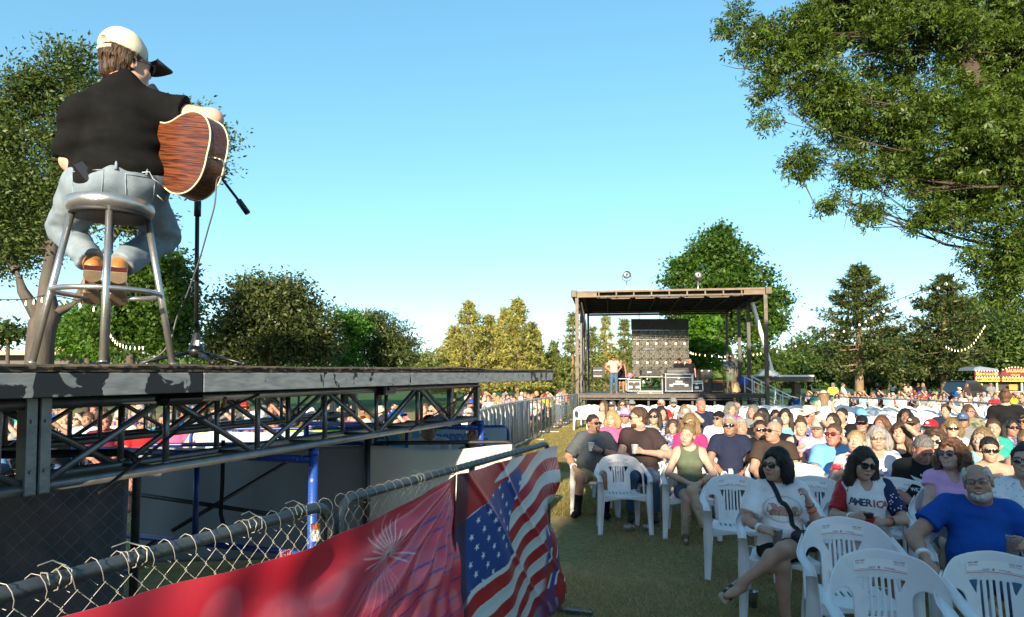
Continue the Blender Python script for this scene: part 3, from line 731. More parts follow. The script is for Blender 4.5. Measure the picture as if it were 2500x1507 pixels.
# ================================================================== FENCES AND BANNERS
GALV = mat('galvanised_pipe', (.085, .095, .10), .5, .45, var=.3, scale=18, bump=.15, bscale=70)
WIRE = mat('galvanised_wire', (.38, .36, .30), .5, .4, var=.2, scale=30)
def fence_panel(label, p0, p1, h, mesh=True, group=None, pitch=.037, round_=.09, zlow=.06, posts=(), wire_r=.0017, knuckle=True, fence_rail=.021, wm=None, pipes=None):
 p0 = Vector((*p0[:2], 0)); p1 = Vector((*p1[:2], 0)); d = (p1 - p0); L_ = d.length; d.normalize()
 root = thing('barrier_fence', label, 'fence', p0, math.atan2(d.y, d.x), group)
 pm = pipes or GALV
 R = round_; N = 5
 a = [(0, 0, zlow), (0, 0, h - R)] + [(R - R * math.cos(t * PI / 2 / N), 0, h - R + R * math.sin(t * PI / 2 / N)) for t in range(1, N + 1)]
 b = [(L_ - x, y, z) for (x, y, z) in a][::-1]
 mb = MB(); mb.tube(a + b, fence_rail, 10); mb.build('frame', pm, root)
 mb = MB(); mb.cyl((0, 0, zlow), (L_, 0, zlow), fence_rail * .9, n=8); mb.build('bottom_rail', pm, root)
 for x in posts:
  mb = MB(); mb.cyl((x, 0, 0), (x, 0, h - .01), fence_rail * .95, n=8); mb.build('post', pm, root)
 for x in (.03, L_ - .03):
  mb = MB(); mb.box((x, 0, .012), (.05, .7, .024)); mb.build('foot', pm, root)
 if mesh:
  mb = MB(); n = int(L_ / pitch); rows = int((h - zlow) / pitch)
  r = rs(int(L_ * 1000) % 997)
  for i in range(n + 1):
   x0 = i * pitch + .01; pts = []; mir = 1 if i % 2 else -1
   for j in range(rows + 1):
    z = h - .030 - (rows - j) * pitch
    if z < zlow: continue
    sx = pitch / 2 * (1 if j % 2 else -1) * mir
    pts.append((min(max(x0 + sx + (r.random() - .5) * .003, .01), L_ - .01), -.024 + (.004 if (j + i) % 2 else -.004), z))
   if knuckle and i % 2:
    x, y, z = pts[-1]; hh = r.random() * .012
    lean = .016 * (1 if len(pts) % 2 else -1)
    e = (r.random() - .5) * .012
    pts += [(x + lean * .5 + e, -.029, h - .012), (x + lean * .8 + e, -.027, h + .008), (x + lean + e, -.014, h + .022 + hh * .4), (x + lean * 1.15, .004, h + .0255 + hh * .5), (x + lean * 1.3, .020, h + .017), (x + lean * 1.35, .026, h), (x + lean * 1.2, .020, h - .017), (x + lean, .004, h - .0265), (x + lean * .7, -.016, h - .027 - hh)]
   mb.tube(pts, wire_r, 4, False)
  o = mb.build('wire_mesh', wm or WIRE, root); o['kind'] = 'stuff'
 return root
fd = lambda d: (-1.707 + .373 * d, d)             # the near fence line
NF = 'chain link panels of the near banner fence'
fence_panel('near chain link fence panel at the lower left, ending at a rounded corner', fd(.35), fd(2.68), 1.25, group=NF, wire_r=.0013, fence_rail=.0195)
fence_panel('near chain link fence panel carrying the flag banner, from rounded corner to grass', fd(2.74), fd(5.32), 1.25, group=NF, wire_r=.0012, posts=(1.3,), fence_rail=.0195)
def wire_tie(label, d, out=.09, up=.03, seed=0):
 r = rs(seed); x, y = fd(d); c = Vector((x, y, 1.25))
 e = Vector((.35, .937, 0)); n = Vector((.937, -.35, 0)); pts = []
 for k in range(14):
  t = k / 13 * 4.6 * PI / 2 * 2
  pts.append(c + e * (.01 * (k - 7) / 2) + n * math.cos(t) * .027 + Vector((0, 0, 1)) * math.sin(t) * .027)
 pts += [pts[-1] + e * -out * .5 + Vector((0, 0, up)), pts[-1] + e * -out + Vector((0, 0, up * .8))]
 mb = MB(); mb.tube(pts, .0021, 4, False); tag(mb.build('wire_tie', WIRE), label, 'wire tie', 'twisted wire ties on the near fence rail')
for q, (d, l) in enumerate([(1.66, 'loose wire tie end pointing left near the lower left corner'), (1.86, 'thick wire tie curl on the rail, second from the lower left'), (2.28, 'wire tie with flat end above the middle of the red banner'), (2.50, 'wire tie bunched beside the rounded fence corner'), (3.35, 'wire tie on the rail behind the rounded corner'), (3.7, 'white wire tie at the seam between the two banners')]):
 wire_tie(l, d, .07 + .02 * (q % 2), .02, q)
def smooth(e0, e1, x): t = np.clip((x - e0) / (e1 - e0), 0, 1); return t * t * (3 - 2 * t)
def lerpc(c, col, a): return c * (1 - a[..., None]) + np.array(col) * a[..., None]
def star_mask(x, y, cx, cy, R, rot=0):
 dx, dy = x - cx, y - cy; r = np.hypot(dx, dy); a = (np.arctan2(dx, dy) + rot) % (2 * PI / 5); a = np.abs(a - PI / 5)
 ri = R * .382
 t = (PI / 5 - a)
 x1, y1 = R, 0.0; x2, y2 = ri * math.cos(PI / 5), ri * math.sin(PI / 5)
 den = (np.cos(t) * (y2 - y1) - np.sin(t) * (x2 - x1))
 k = (x1 * (y2 - y1) - y1 * (x2 - x1)) / np.where(np.abs(den) < 1e-9, 1e-9, den)
 return (r < k).astype(float)
VINYL = attr_mat('printed_vinyl', rough=.30, spec=.5, bump=.12, bscale=9, coat=.15)
def banner(name, label, surf, nu, nv, colour, mt=None, parts=None):
 """surf(U,V)->xyz, colour(U,V)->rgb on the unit square; a double sided vinyl sheet"""
 u = np.linspace(0, 1, nu); v = np.linspace(0, 1, nv)
 U, Vv = np.meshgrid(u, v, indexing='ij')
 P = surf(U, Vv); C = colour(U, Vv)
 du = np.gradient(P, axis=0); dv = np.gradient(P, axis=1)
 nrm = norm(np.cross(du, dv)) * .0012
 i = np.arange(nu * nv).reshape(nu, nv)
 q = np.stack([i[:-1, :-1], i[1:, :-1], i[1:, 1:], i[:-1, 1:]], -1).reshape(-1, 4)
 V2 = np.concatenate([(P + nrm).reshape(-1, 3), (P - nrm).reshape(-1, 3)])
 Fq = np.concatenate([q, q[:, ::-1] + nu * nv])
 me = np_mesh(name, V2, Fq, [mt or VINYL]);
 c2 = C.reshape(-1, 3); set_cols(me, np.concatenate([c2, c2 * .5 + .28]))
 o = link(name, me)
 return tag(o, label, 'banner')
ZL = .015
def fence_surf(d0, d1, ztop, fold, seed=0, off=.048):
 def f(U, Vv):
  d = d0 + (d1 - d0) * U
  zt = ztop(d); z = ZL + (zt - ZL) * Vv
  o = off + fold(d, z)
  return np.stack([-1.707 + .373 * d + .937 * o, d - .35 * o, z], -1)
 return f
zt_red = lambda d: 1.128 + .105 * np.clip((d - 2.5) / 1.2, 0, 1) ** 1.25 + .07 * np.clip((2.5 - d) / 1.2, 0, 1) - .004 * np.sin(d * 9)
def fold_red(d, z):
 a = d - 3.70; b = z - 1.22
 ang = np.arctan2(b, a + 1e-6)
 rr = np.hypot(a, b)
 w = .026 * np.sin(ang * 26) * smooth(.05, .5, rr) * np.exp(-rr * .9)
 return w + .030 * np.sin(d * 5.1 + z * 3) * (1.25 - z) + .007 * np.sin(22 * (z + .22 * d) + 2 * np.sin(d * 3)) * smooth(1.2, .9, z) + .02 * (1.2 - z) + .006 * np.sin(d * 17 - z * 8) - .05 * smooth(3.45, 3.72, d) * .4
def col_red(d0, d1):
 def f(U, Vv):
  d = d0 + (d1 - d0) * U; z = ZL + (zt_red(d) - ZL) * Vv
  c = np.zeros(U.shape + (3,)) + np.array((.60, .014, .030))
  n = .5 + .5 * np.sin(d * 2.3 + 1.2 * np.sin(z * 3.1)) * np.sin(z * 4.0 + d * 1.3)
  c = lerpc(c, (.62, .07, .11), n * .8)
  for (bx, bz, br) in ((2.35, .86, .17), (1.95, .80, .14), (2.62, .74, .12), (3.1, .62, .2), (2.1, 1.02, .10), (1.75, .95, .1), (3.35, .80, .13)):
   c = lerpc(c, (.68, .17, .22), .30 * smooth(br, br * .75, np.hypot((d - bx), z - bz)))
  q = z - .27 * (d - 3.74) + .10 * np.clip(3.1 - d, 0, 2) ** 1.4 + .02 * np.sin(d * 4)
  m = np.zeros(U.shape)
  for k in range(14):
   m = np.maximum(m, smooth(.0062, .0032, np.abs(q - (1.165 - k * .083 + .012 * math.sin(k * 2)))))
  m *= smooth(2.55, 3.2, d + .25 * (1.1 - z)) * smooth(1.08 + .2, 1.05 + .2, z)
  c = lerpc(c, (.05, .03, .20), m * .9)
  cx, cz = 3.02, .975
  dx, dz = d - cx, z - cz; rr = np.hypot(dx, dz); aa = np.arctan2(dz, dx) + .5 * rr
  for k in range(17):
   a0 = -.35 + k * .245; Ln = .16 + .05 * math.sin(k * 2.3) + (.02 if k % 2 else 0)
   dl = np.abs(np.arctan2(np.sin(aa - a0), np.cos(aa - a0))) * rr
   c = lerpc(c, (.72, .55, .52), .85 * smooth(.0042, .0015, dl) * smooth(Ln, Ln * .85, rr) * smooth(.008, .02, rr))
  for k in range(9):
   a0 = -1.15 - k * .17; Ln = .42 + .06 * math.sin(k)
   dl = np.abs(np.arctan2(np.sin(aa - a0), np.cos(aa - a0))) * rr
   c = lerpc(c, (.55, .28, .32), .7 * smooth(.003, .001, dl) * smooth(Ln, Ln * .8, rr))
  c = lerpc(c, (.55, .5, .45), .5 * smooth(.006, .002, np.abs(z - zt_red(d) + .012)) * smooth(3.3, 3.6, d))
  return c
 return f
banner('vinyl_banner', 'red vinyl banner printed with a firework burst and dark blue streamers', fence_surf(.95, 3.70, zt_red, fold_red), 560, 240, col_red(.95, 3.70))
zt_fl = lambda d: 1.236 - .006 * np.abs(np.sin(d * 6))
def fold_fl(d, z):
 e = smooth(5.05, 5.32, d)
 cr = np.abs((z - 1.24) + .85 * (d - 3.75)); cr2 = np.abs((z - .95) + .9 * (d - 4.55))
 return .012 * np.exp(-(cr / .03) ** 2) + .010 * np.exp(-(cr2 / .025) ** 2) + .01 + .024 * np.sin(d * 6.2 + 2.2 * z) * (1.3 - z) + .012 * np.sin(9 * (d - 3.7) - 7 * (1.2 - z)) * smooth(1.25, .9, z) + .006 * np.sin(d * 21 + z * 9) * (1.25 - z) + e * (.03 * np.sin(z * 7.0) + .02 * np.sin(z * 15))
def col_fl(d0, d1):
 def f(U, Vv):
  d = d0 + (d1 - d0) * U; z = ZL + (zt_fl(d) - ZL) * Vv
  w = z - .20 * (d - 3.74) - .045 * np.sin((d - 3.7) * 5.2 + 1.0) - .03 * np.sin((d - 3.7) * 2.1)
  st = (np.floor(w / .093) % 2 == 0)
  c = np.where(st[..., None], np.array((.50, .016, .024)), np.array((.70, .68, .65)))
  c = c * (.93 + .07 * np.sin(w / .093 * PI * 2))[..., None]
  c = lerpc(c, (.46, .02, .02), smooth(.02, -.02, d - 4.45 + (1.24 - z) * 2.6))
  can = (d < 4.52 - .10 * np.sin((z - .6) * 9) - .25 * np.clip(z - 1.0, 0, 1)) & (z < 1.10 + .10 * (d - 3.9)) & (w > .50)
  can &= ~(z > 1.02 + .24 * (d - 3.95))
  c = np.where(can[..., None], np.array((.02, .06, .24)), c)
  r = rs(7)
  for i in range(6):
   for j in range(8):
    cx = 3.84 + i * .135 + (j % 2) * .06; cz = .55 + j * .075 + .20 * (cx - 3.74) * .8
    m = star_mask((d - cx) * .85, z - cz, 0, 0, .024, .4) * can * (r.random() > .18)
    c = lerpc(c, (.75, .75, .76), m)
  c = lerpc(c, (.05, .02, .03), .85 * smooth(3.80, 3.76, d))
  cx, cz = 5.16, 1.03; dx, dz = d - cx, z - cz; rr = np.hypot(dx, dz); aa = np.arctan2(dz, dx)
  for k in range(18):
   dl = np.abs(np.arctan2(np.sin(aa - k * .349), np.cos(aa - k * .349))) * rr
   c = lerpc(c, (.72, .70, .70), .8 * smooth(.004, .0015, dl) * smooth(.22 + .05 * math.sin(k * 3), .1, rr))
  q = np.sin((d - 5.05) * 26 + 2.5 * np.sin(z * 9)); lo = smooth(4.98, 5.08, d) * smooth(.86, .78, z)
  c = lerpc(c, (.40, .03, .03), lo * (q > .3)); c = lerpc(c, (.04, .06, .28), lo * (q < -.6)); c = lerpc(c, (.02, .015, .02), lo * (np.abs(q - .3) < .08))
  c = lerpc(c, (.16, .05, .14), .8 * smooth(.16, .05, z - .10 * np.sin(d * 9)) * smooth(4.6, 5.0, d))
  return c
 return f
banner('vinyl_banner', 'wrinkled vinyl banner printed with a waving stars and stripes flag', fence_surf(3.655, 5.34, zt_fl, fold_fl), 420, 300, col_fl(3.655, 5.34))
mb = MB()
for q in range(4): mb.tube([Vector((*fd(2.42 + q * .012), 1.10 - .01 * q)), Vector((*fd(2.425 + q * .012), 1.13))], .008, 5)
tag(mb.build('torn_corner', mat('pink_frayed_vinyl', (.55, .12, .14), .7)), 'pink frayed bit torn from the top edge of the red banner', 'scrap')
mb = MB(); mb.box((0, 0, .03), (.03, .02, .05), bev=.004); mb.cur = 1; mb.box((0, 0, .06), (.032, .022, .025), bev=.004)
o = mb.build('clip_tag', [mat('clip_white', (.6, .58, .54), .5), mat('clip_orange', (.6, .12, .03), .5)]); o.location = (*fd(2.60), 1.12); tag(o, 'small white and orange clip hanging on the fence mesh', 'clip')
# ------------------------------------------------------------------ grey and printed banners under and beyond the runway
GV = mat('grey_banner_back', (.20, .21, .23), .5, var=.1, scale=1.5, bump=.25, bscale=2.5)
GVW = mat('cream_banner_back', (.50, .49, .45), .5, var=.12, scale=1.3, bump=.25, bscale=2.5)
DARKW = mat('dark_wire', (.30, .31, .33), .5, .3)
def plain_banner(label, p0, p1, z0, z1, m, sag=.03, fold=.02, seed=0, nu=70, nv=24):
 p0 = Vector((*p0, 0)); p1 = Vector((*p1, 0)); d = p1 - p0; n = Vector((-d.y, d.x, 0)).normalized()
 u = np.linspace(0, 1, nu); v = np.linspace(0, 1, nv); U, Vv = np.meshgrid(u, v, indexing='ij')
 L_ = d.length
 zt = z1 - sag * np.sin(U * PI * max(1, round(L_ / 1.5))) ** 2
 o = fold * np.sin(U * L_ * 5 + 2 * Vv + seed) * (.4 + .6 * Vv) + fold * .5 * np.sin(U * L_ * 11 - 3 * Vv + seed)
 P = np.stack([p0.x + d.x * U + n.x * o, p0.y + d.y * U + n.y * o, z0 + (zt - z0) * Vv], -1)
 i = np.arange(nu * nv).reshape(nu, nv)
 q = np.stack([i[:-1, :-1], i[1:, :-1], i[1:, 1:], i[:-1, 1:]], -1).reshape(-1, 4)
 me = np_mesh('vinyl_banner', P.reshape(-1, 3), q, [m]); o_ = link('vinyl_banner', me)
 md = o_.modifiers.new('thickness', 'SOLIDIFY'); md.thickness = .002
 return tag(o_, label, 'banner')
BF = 'barrier fences beyond the runway'
fence_panel('chain link barrier panel under the runway at the left edge', (-3.6, 3.25), (-1.93, 3.55), 1.36, group=BF, pitch=.043, wire_r=.0017, knuckle=False, wm=DARKW, pipes=DSTL)
plain_banner('dark printed banner hung behind the chain link at the left', (-4.2, 3.6), (-2.2, 3.95), .02, 1.2, mat('dark_art_print', (.17, .175, .20), .5, scale=2.2, col2=(.36, .26, .26), thr=(.45, .6)), seed=1)
fence_panel('barrier fence panel hung with a grey banner under the runway', (-3.55, 6.62), (-1.42, 6.80), 1.12, mesh=False, group=BF, pipes=BLUE)
fence_panel('barrier fence panel with dark post under the end of the runway', (-1.40, 6.82), (.02, 6.95), 1.12, mesh=False, group=BF, pipes=DSTL)
plain_banner('long pale grey back of a banner stretched under the runway', (-3.55, 6.56), (-1.42, 6.74), .02, 1.10, GV, sag=.02, seed=2)
plain_banner('cream back of a banner sagging beside the dark fence post', (-1.40, 6.76), (.0, 6.9), .05, 1.10, GVW, sag=.05, seed=3)
mb = MB(); mb.cyl((0, 0, 0), (0, 0, 1.22), .032, n=12); o = mb.build('fence_post', DSTL); o.location = (-1.41, 6.70, 0); tag(o, 'dark round post between the grey and cream banners', 'post')
for k, (u, tx) in enumerate([(820, 'WELCOME'), (900, 'WELCOME TO THE PARK'), (1003, 'WELCOME')]):
 pass
fence_panel('barrier fence panel with sponsor banners, left part', (-3.9, 8.35), (-1.75, 8.62), 1.15, mesh=False, group=BF, pipes=BLUE)
fence_panel('barrier fence panel with sponsor banners, right part', (-1.73, 8.64), (-.05, 8.95), 1.15, mesh=False, group=BF, pipes=BLUE)
SB = mat('sponsor_banner_white', (.34, .41, .47), .5, var=.08, scale=2)
SBB = mat('sponsor_banner_blue', (.10, .36, .55), .5, var=.15, scale=2)
INKD = mat('ink_dark', (.02, .045, .05), .5); INKB = mat('ink_blue', (.02, .13, .42), .5); INKY = mat('ink_gold', (.55, .45, .10), .5); INKG = mat('ink_green', (.10, .36, .08), .5)
b1 = plain_banner('pale blue sponsor banner with a letter G in a ring', (-3.7, 8.30), (-1.72, 8.56), .2, 1.12, SB, sag=.01, fold=.006, seed=5)
b2 = plain_banner('bright blue lemonade sponsor banner with a yellow sun', (-1.70, 8.57), (-1.17, 8.68), .2, 1.14, SBB, sag=.01, fold=.004, seed=6)
b3 = plain_banner('white energy company banner with blue lettering', (-1.15, 8.68), (-.07, 8.90), .2, 1.14, SB, sag=.01, fold=.004, seed=7)
def on_banner(b, txt, size, u, v, Y, ink, dirx, **k):
 p = at(u, v, Y)
 o = text_mesh(txt, size, ink, parent=b, M=frame(p, dirx, (0, 0, 1)), depth=.002, **k); return o
dx_ = Vector((1, .13, 0)); dx3 = Vector((1, .2, 0))
def ring(b, u, v, Y, r, w, ink, dirx):
 M = frame(at(u, v, Y), dirx, (0, 0, 1)); mb = MB(); n = 28
 vs = [M @ Vector((math.cos(2 * PI * k / n) * rr, math.sin(2 * PI * k / n) * rr, zz)) for zz in (0, .002) for rr in (r - w, r) for k in range(n)]
 fs = [(k, (k + 1) % n, n + (k + 1) % n, n + k) for k in range(n)] + [(2 * n + k, 3 * n + k, 3 * n + (k + 1) % n, 2 * n + (k + 1) % n) for k in range(n)] + [(n + k, n + (k + 1) % n, 3 * n + (k + 1) % n, 3 * n + k) for k in range(n)]
 mb.add(vs, fs); mb.build('ring_print', ink, b)
on_banner(b1, 'G', .17, 926, 1080, 8.38, INKD, dx_, bold=.006); ring(b1, 926, 1080, 8.38, .115, .022, INKD, dx_)
on_banner(b2, 'TEA & LEMONADE', .055, 988, 1082, 8.53, INKD, dx3)
mb = MB(); mb.lathe([(.001, 0), (.08, 0), (.08, .003), (.001, .003)], n=14); mb.build('sun_print', INKY, b2, frame(at(990, 1062, 8.53), dx3, (0, 0, 1)))
on_banner(b3, 'Energy Inc.', .17, 1120, 1065, 8.66, INKB, dx3, bold=.006)
mb = MB(); mb.prism([(-.12, -.05), (.02, -.02), (.10, .07), (-.02, .03)], 0, .003, frame(at(1080, 1045, 8.66), dx3, (0, 0, 1))); mb.build('leaf_print', INKG, b3)
# ------------------------------------------------------------------ long barrier running to the far stage
LB = 'barrier panels running along the grass to the far stage'
SHADE = mat('silver_shade_cloth', (.20, .215, .225), .55, .1, var=.2, scale=1.4, bump=.3, bscale=4, stretch=(1, 1, .3))
lp = [(-.62, 10.2), (-.60, 12.6), (-.36, 15.3), (.02, 18.0), (.62, 20.7), (1.30, 24.0), (1.95, 26.6), (2.55, 29.2), (3.0, 31.5)]
ord_ = ['first', 'second', 'third', 'fourth', 'fifth', 'sixth', 'seventh', 'eighth']
for i in range(8):
 L_ = (Vector(lp[i + 1]) - Vector(lp[i])).length
 fence_panel('%s barrier panel along the grass counted from the runway tip%s' % (ord_[i], ', hung with silver cloth' if i < 4 else ', bare mesh'), lp[i], lp[i + 1], 1.2, mesh=i >= 4, group=LB, pitch=.12, wire_r=.003, knuckle=False, posts=[L_ * q / 4 for q in (1, 2, 3)], fence_rail=.024, pipes=mat('pale_pipe', (.50, .50, .47), .5, .3))
 if i < 4:
  a, b = Vector(lp[i]), Vector(lp[i + 1]); n = Vector(((b - a).y, -(b - a).x)).normalized() * -.05
  plain_banner('%s silver shade cloth on the barrier along the grass' % ord_[i], (a.x + n.x, a.y + n.y), (b.x + n.x, b.y + n.y), .06, 1.17, SHADE, sag=.01, fold=.025, seed=20 + i)
# ================================================================== UNSEEN BLOCKS AND TREE ADDED BEHIND THE CAMERA (to shade the foreground)
def unseen_shade_stage():
 root = thing('unseen_shade_stage', 'black draped main stage that the runway leads out from, behind the photographer', 'stage')
 root.matrix_local = Matrix.Translation(Vector((A0.x, A0.y, 0)) ) @ frame((0, 0, 0), (E.x, E.y, 0), NN).to_3x3().to_4x4()
 DR = mat('shade_block_black', (.02, .02, .022), .9, var=.3, scale=8, stretch=(1, 4, .3), bump=.4)
 mb = MB(); mb.box((-13, -10.2, 2.9), (6, 13.4, 5.8)); mb.build('house_shade_block', DR, root)
 mb = MB(); mb.box((-7.2, 2.95, 1.80), (3.4, 6.5, 3.60)); mb.build('wing_shade_block', DR, root)
 mb = MB(); mb.box((-6.5, -3.0, .85), (6.5, 5, 1.7)); mb.build('stage_deck', DSTL, root)  # low block of the same added shade casters
unseen_shade_stage()
def dapple_tree():  # slim crown added out of view to break up the foreground sun
 a, b = -6.0, -.65
 c = Vector((a * .208 + b * .978, a * .978 - b * .208, 0)); root = thing('tree', 'slim leafy tree beside the main stage, behind the photographer', 'tree', c)
 r = rs(321); n = 9000; d = norm(r.normal(size=(130, 3))) * (r.random((130, 1)) ** .5) * np.array((.62, .62, 1.9)) + np.array((0, 0, 3.9))
 Pn = np.repeat(d, n // 130, 0); Pn = Pn + r.normal(size=Pn.shape) * .13; m = len(Pn)
 V, Fa = leaves(Pn, r.normal(size=(m, 3)), r.normal(size=(m, 3)) + np.array((0, 0, .6)), .11 * (.6 + .8 * r.random(m)), KITE); leaf_obj('crown', V, Fa, LM_map, root)
 mb = MB(); mb.tube([(0, 0, -.05), (.05, 0, 2), (0, .05, 4), (0, 0, 5.3)], [.09, .07, .04, .01], 8); mb.build('trunk', BARK, root)
dapple_tree()
# ================================================================== FAR STAGE
BK = mat('stage_black', (.022, .021, .020), .6, var=.4, scale=6)
BKM = mat('stage_black_metal', (.045, .042, .038), .45, .5, var=.4, scale=8)
DUST = mat('dusty_steel', (.085, .068, .05), .55, .5, var=.35, scale=7)
CHR = mat('chrome_edge', (.62, .62, .60), .3, .9, var=.1)
WHT = mat('white_enamel', (.70, .70, .66), .4, var=.06)
YF = 31.0; YB = 38.7; ZD = 1.22; XL = gx(1410, YF); XR = gx(1862, YF); ZR = 5.66
def P(u, v, Y): return at(u, v, Y)
fs_ = thing('mobile_stage', 'black mobile concert stage with flat roof at the far end of the lawn', 'stage', ((XL + XR) / 2, YF, 0), rad(-8))
o_ = Vector((-(XL + XR) / 2, -YF, 0))
def part(name, mb, m, parent=fs_, sub=None):
 return mb.build(name, m, parent, Matrix.Translation(o_) if parent is fs_ else None)
mb = MB(); mb.box(((XL + XR) / 2, (YF + YB) / 2, ZD - .10), (XR - XL - .1, YB - YF, .20)); deck = part('deck', mb, BKM)
mb = MB(); mb.box(((XL + XR) / 2, YF - .02, ZD - .03), (XR - XL - .1, .04, .06), bev=.01); part('deck_edge', mb, DUST)
mb = MB(); mb.box(((XL + XR) / 2, YF - .02, ZD - .27), (XR - XL - .3, .04, .05), bev=.01); part('lower_rail', mb, DUST)
mb = MB(); mb.box(((XL + XR) / 2, (YF + YB) / 2, ZR + .22), (XR - XL + .2, YB - YF, .06)); part('roof_panel', mb, BK)
nrib = 7
for i in range(nrib):
 y = YF + .3 + (YB - YF - .5) * i / (nrib - 1)
 mb = MB(); mb.box(((XL + XR) / 2, y, ZR + .08), (XR - XL - .2, .07, .2)); part('roof_beam', mb, BK)
for i in range(8):
 x = XL + .3 + (XR - XL - .6) * i / 7
 mb = MB(); mb.box((x, (YF + YB) / 2, ZR + .05), (.06, YB - YF - .3, .12)); part('roof_purlin', mb, BK)
TIMB = mat('sunlit_roof_edge', (.13, .095, .06), .6, .3, var=.35, scale=9, stretch=(.3, 1, 1))
xm = (XL + XR) / 2; hw = (XR - XL) / 2 + .18
for nm, z, h in (('roof_fascia', ZR + .26, .09), ('roof_fascia', ZR + .02, .05)):
 mb = MB(); mb.box((xm, YF - .05, z), (2 * hw, .08, h)); part(nm, mb, TIMB)
for s in (-1, 1):
 mb = MB(); mb.box((xm + s * (hw - .55), YF - .04, ZR + .13), (1.1, .05, .19)); part('roof_fascia', mb, TIMB)
 mb = MB(); mb.box((xm + s * (hw + .0), (YF + YB) / 2, ZR + .14), (.09, YB - YF, .3)); part('roof_side', mb, BKM)
 mb = MB(); mb.box((xm + s * (hw - .05), YF - .1, ZR + .16), (.28, .14, .32), bev=.02); part('roof_corner', mb, DUST)
for q in range(9):
 x = xm - hw + 1.2 + q * (2 * hw - 2.4) / 8
 mb = MB(); mb.box((x, YF - .04, ZR + .13), (.06, .05, .19)); part('fascia_strut', mb, TIMB)
for (x, y, w) in ((XL, YF, .15), (XR, YF, .16), (XL + .1, 34.0, .16), (XL + .15, 36.0, .14), (XR - .12, 34.2, .16), (XR - .2, 36.2, .15), (XL + .3, YB, .12), (XR - .4, YB, .12)):
 mb = MB(); mb.box((x, y, ZR / 2), (w, w, ZR)); mb.box((x, y, ZR * .45), (w * 1.35, w * 1.35, .25)); part('corner_post', mb, DUST if y == YF else BKM)
for q in range(9):
 x = XL + .3 + (XR - XL - .6) * q / 8
 mb = MB(); mb.box((x, YF + .15, (ZD - .2) / 2), (.09, .09, ZD - .2)); part('under_post', mb, BKM)
mb = MB(); mb.box((xm, YB - .5, (ZD - .2) / 2), (XR - XL - .4, .05, ZD - .2)); part('under_skirt', mb, BK)
mb = MB(); mb.box((xm, YB - .1, ZR - .08), (XR - XL - .6, .10, .10)); part('rear_truss', mb, BKM)
mb = MB(); mb.box((xm, YB - 1.4, ZR - .04), (XR - XL - 1.2, .05, .05)); part('lighting_bar', mb, TIMB)
for q in range(5):
 mb = MB(); mb.box((xm - 2.2 + q * 1.1, YF - .06, ZR - .09), (.85, .04, .03)); part('lighting_bar', mb, TIMB)
mb = MB(); mb.tube([P(1418, 735, YF + .3), P(1427, 790, YF + .6), P(1430, 850, YF + .5), P(1422, 905, YF + .3), P(1412, 930, YF)], .04, 6); part('cable_loom', mb, BK)
mb = MB(); mb.tube([P(1412, 925, YF - .1), P(1401, 940, YF - .2), P(1404, 958, YF - .1), P(1412, 970, YF)], .02, 6); part('cable_loom', mb, BK)
def led_mat():
 m = bpy.data.materials.new('led_wall_back'); m.use_nodes = True
 N = m.node_tree.nodes; L = m.node_tree.links; b = N['Principled BSDF']
 tc = N.new('ShaderNodeTexCoord'); mp = N.new('ShaderNodeMapping'); mp.inputs['Scale'].default_value = (1, 1, 1); L.new(tc.outputs['Object'], mp.inputs[0])
 v = N.new('ShaderNodeTexVoronoi'); v.inputs['Scale'].default_value = 15; v.inputs['Randomness'].default_value = .55; L.new(mp.outputs[0], v.inputs[0])
 v2 = N.new('ShaderNodeTexVoronoi'); v2.inputs['Scale'].default_value = 7.5; v2.feature = 'DISTANCE_TO_EDGE'; v2.inputs['Randomness'].default_value = .3; L.new(mp.outputs[0], v2.inputs[0])
 r = N.new('ShaderNodeValToRGB'); e = r.color_ramp.elements; e[0].position = .22; e[0].color = (.42, .39, .31, 1); e[1].position = .34; e[1].color = (.02, .018, .016, 1); L.new(v.outputs['Distance'], r.inputs[0])
 r2 = N.new('ShaderNodeValToRGB'); e = r2.color_ramp.elements; e[0].position = .05; e[0].color = (1, 1, 1, 1); e[1].position = .09; e[1].color = (0, 0, 0, 1); L.new(v2.outputs['Distance'], r2.inputs[0])
 mx = N.new('ShaderNodeMixRGB'); L.new(r2.outputs[0], mx.inputs[0]); L.new(r.outputs[0], mx.inputs[1]); mx.inputs[2].default_value = (.13, .12, .095, 1)
 L.new(mx.outputs[0], b.inputs['Base Color']); b.inputs['Roughness'].default_value = .4; b.inputs['Metallic'].default_value = .3
 return m
LED = led_mat(); LDOT = mat('led_white_cap', (.8, .78, .7), .4)
YS = 36.0
led = thing('led_wall', 'tall glittering video wall of frame modules hanging at the back of the far stage', 'video wall', (gx(1612, YS), YS, ZD))
zt = P(1612, 779, YS).z; z2 = P(1612, 806, YS).z; x0 = gx(1543, YS) - led.location.x; x1 = gx(1682, YS) - led.location.x
mb = MB(); mb.box((0, 0, (zt + z2) / 2 - ZD), (x1 - x0 + .02, .10, zt - z2)); mb.build('painted_roof_shadow', BK, led)  # black band stands in for the roof's shadow on the wall top
cw = (x1 - x0) / 6; hm = .5; nz = int((z2 - ZD - .3) / hm)
pm = MB(); pm.box((0, .03, 0), (cw - .015, .05, hm - .015))
pm.cur = 0
for sx in (-1, 1): pm.box((sx * (cw / 2 - .03), -.02, 0), (.035, .05, hm - .02))
for sz in (-1, 0, 1): pm.box((0, -.02, sz * (hm / 2 - .03)), (cw - .02, .05, .03))
pm.box((0, -.03, .0), (.05, .04, hm - .03)); pm.box((-.1, -.03, .11), (.09, .03, .12)); pm.box((.1, -.03, -.1), (.09, .03, .12))
for a_ in ((-.13, -.12), (.14, .12), (.05, .17), (-.05, -.19)):
 pm.cyl((a_[0], -.04, a_[1]), (a_[0], -.07, a_[1]), .022, n=8)
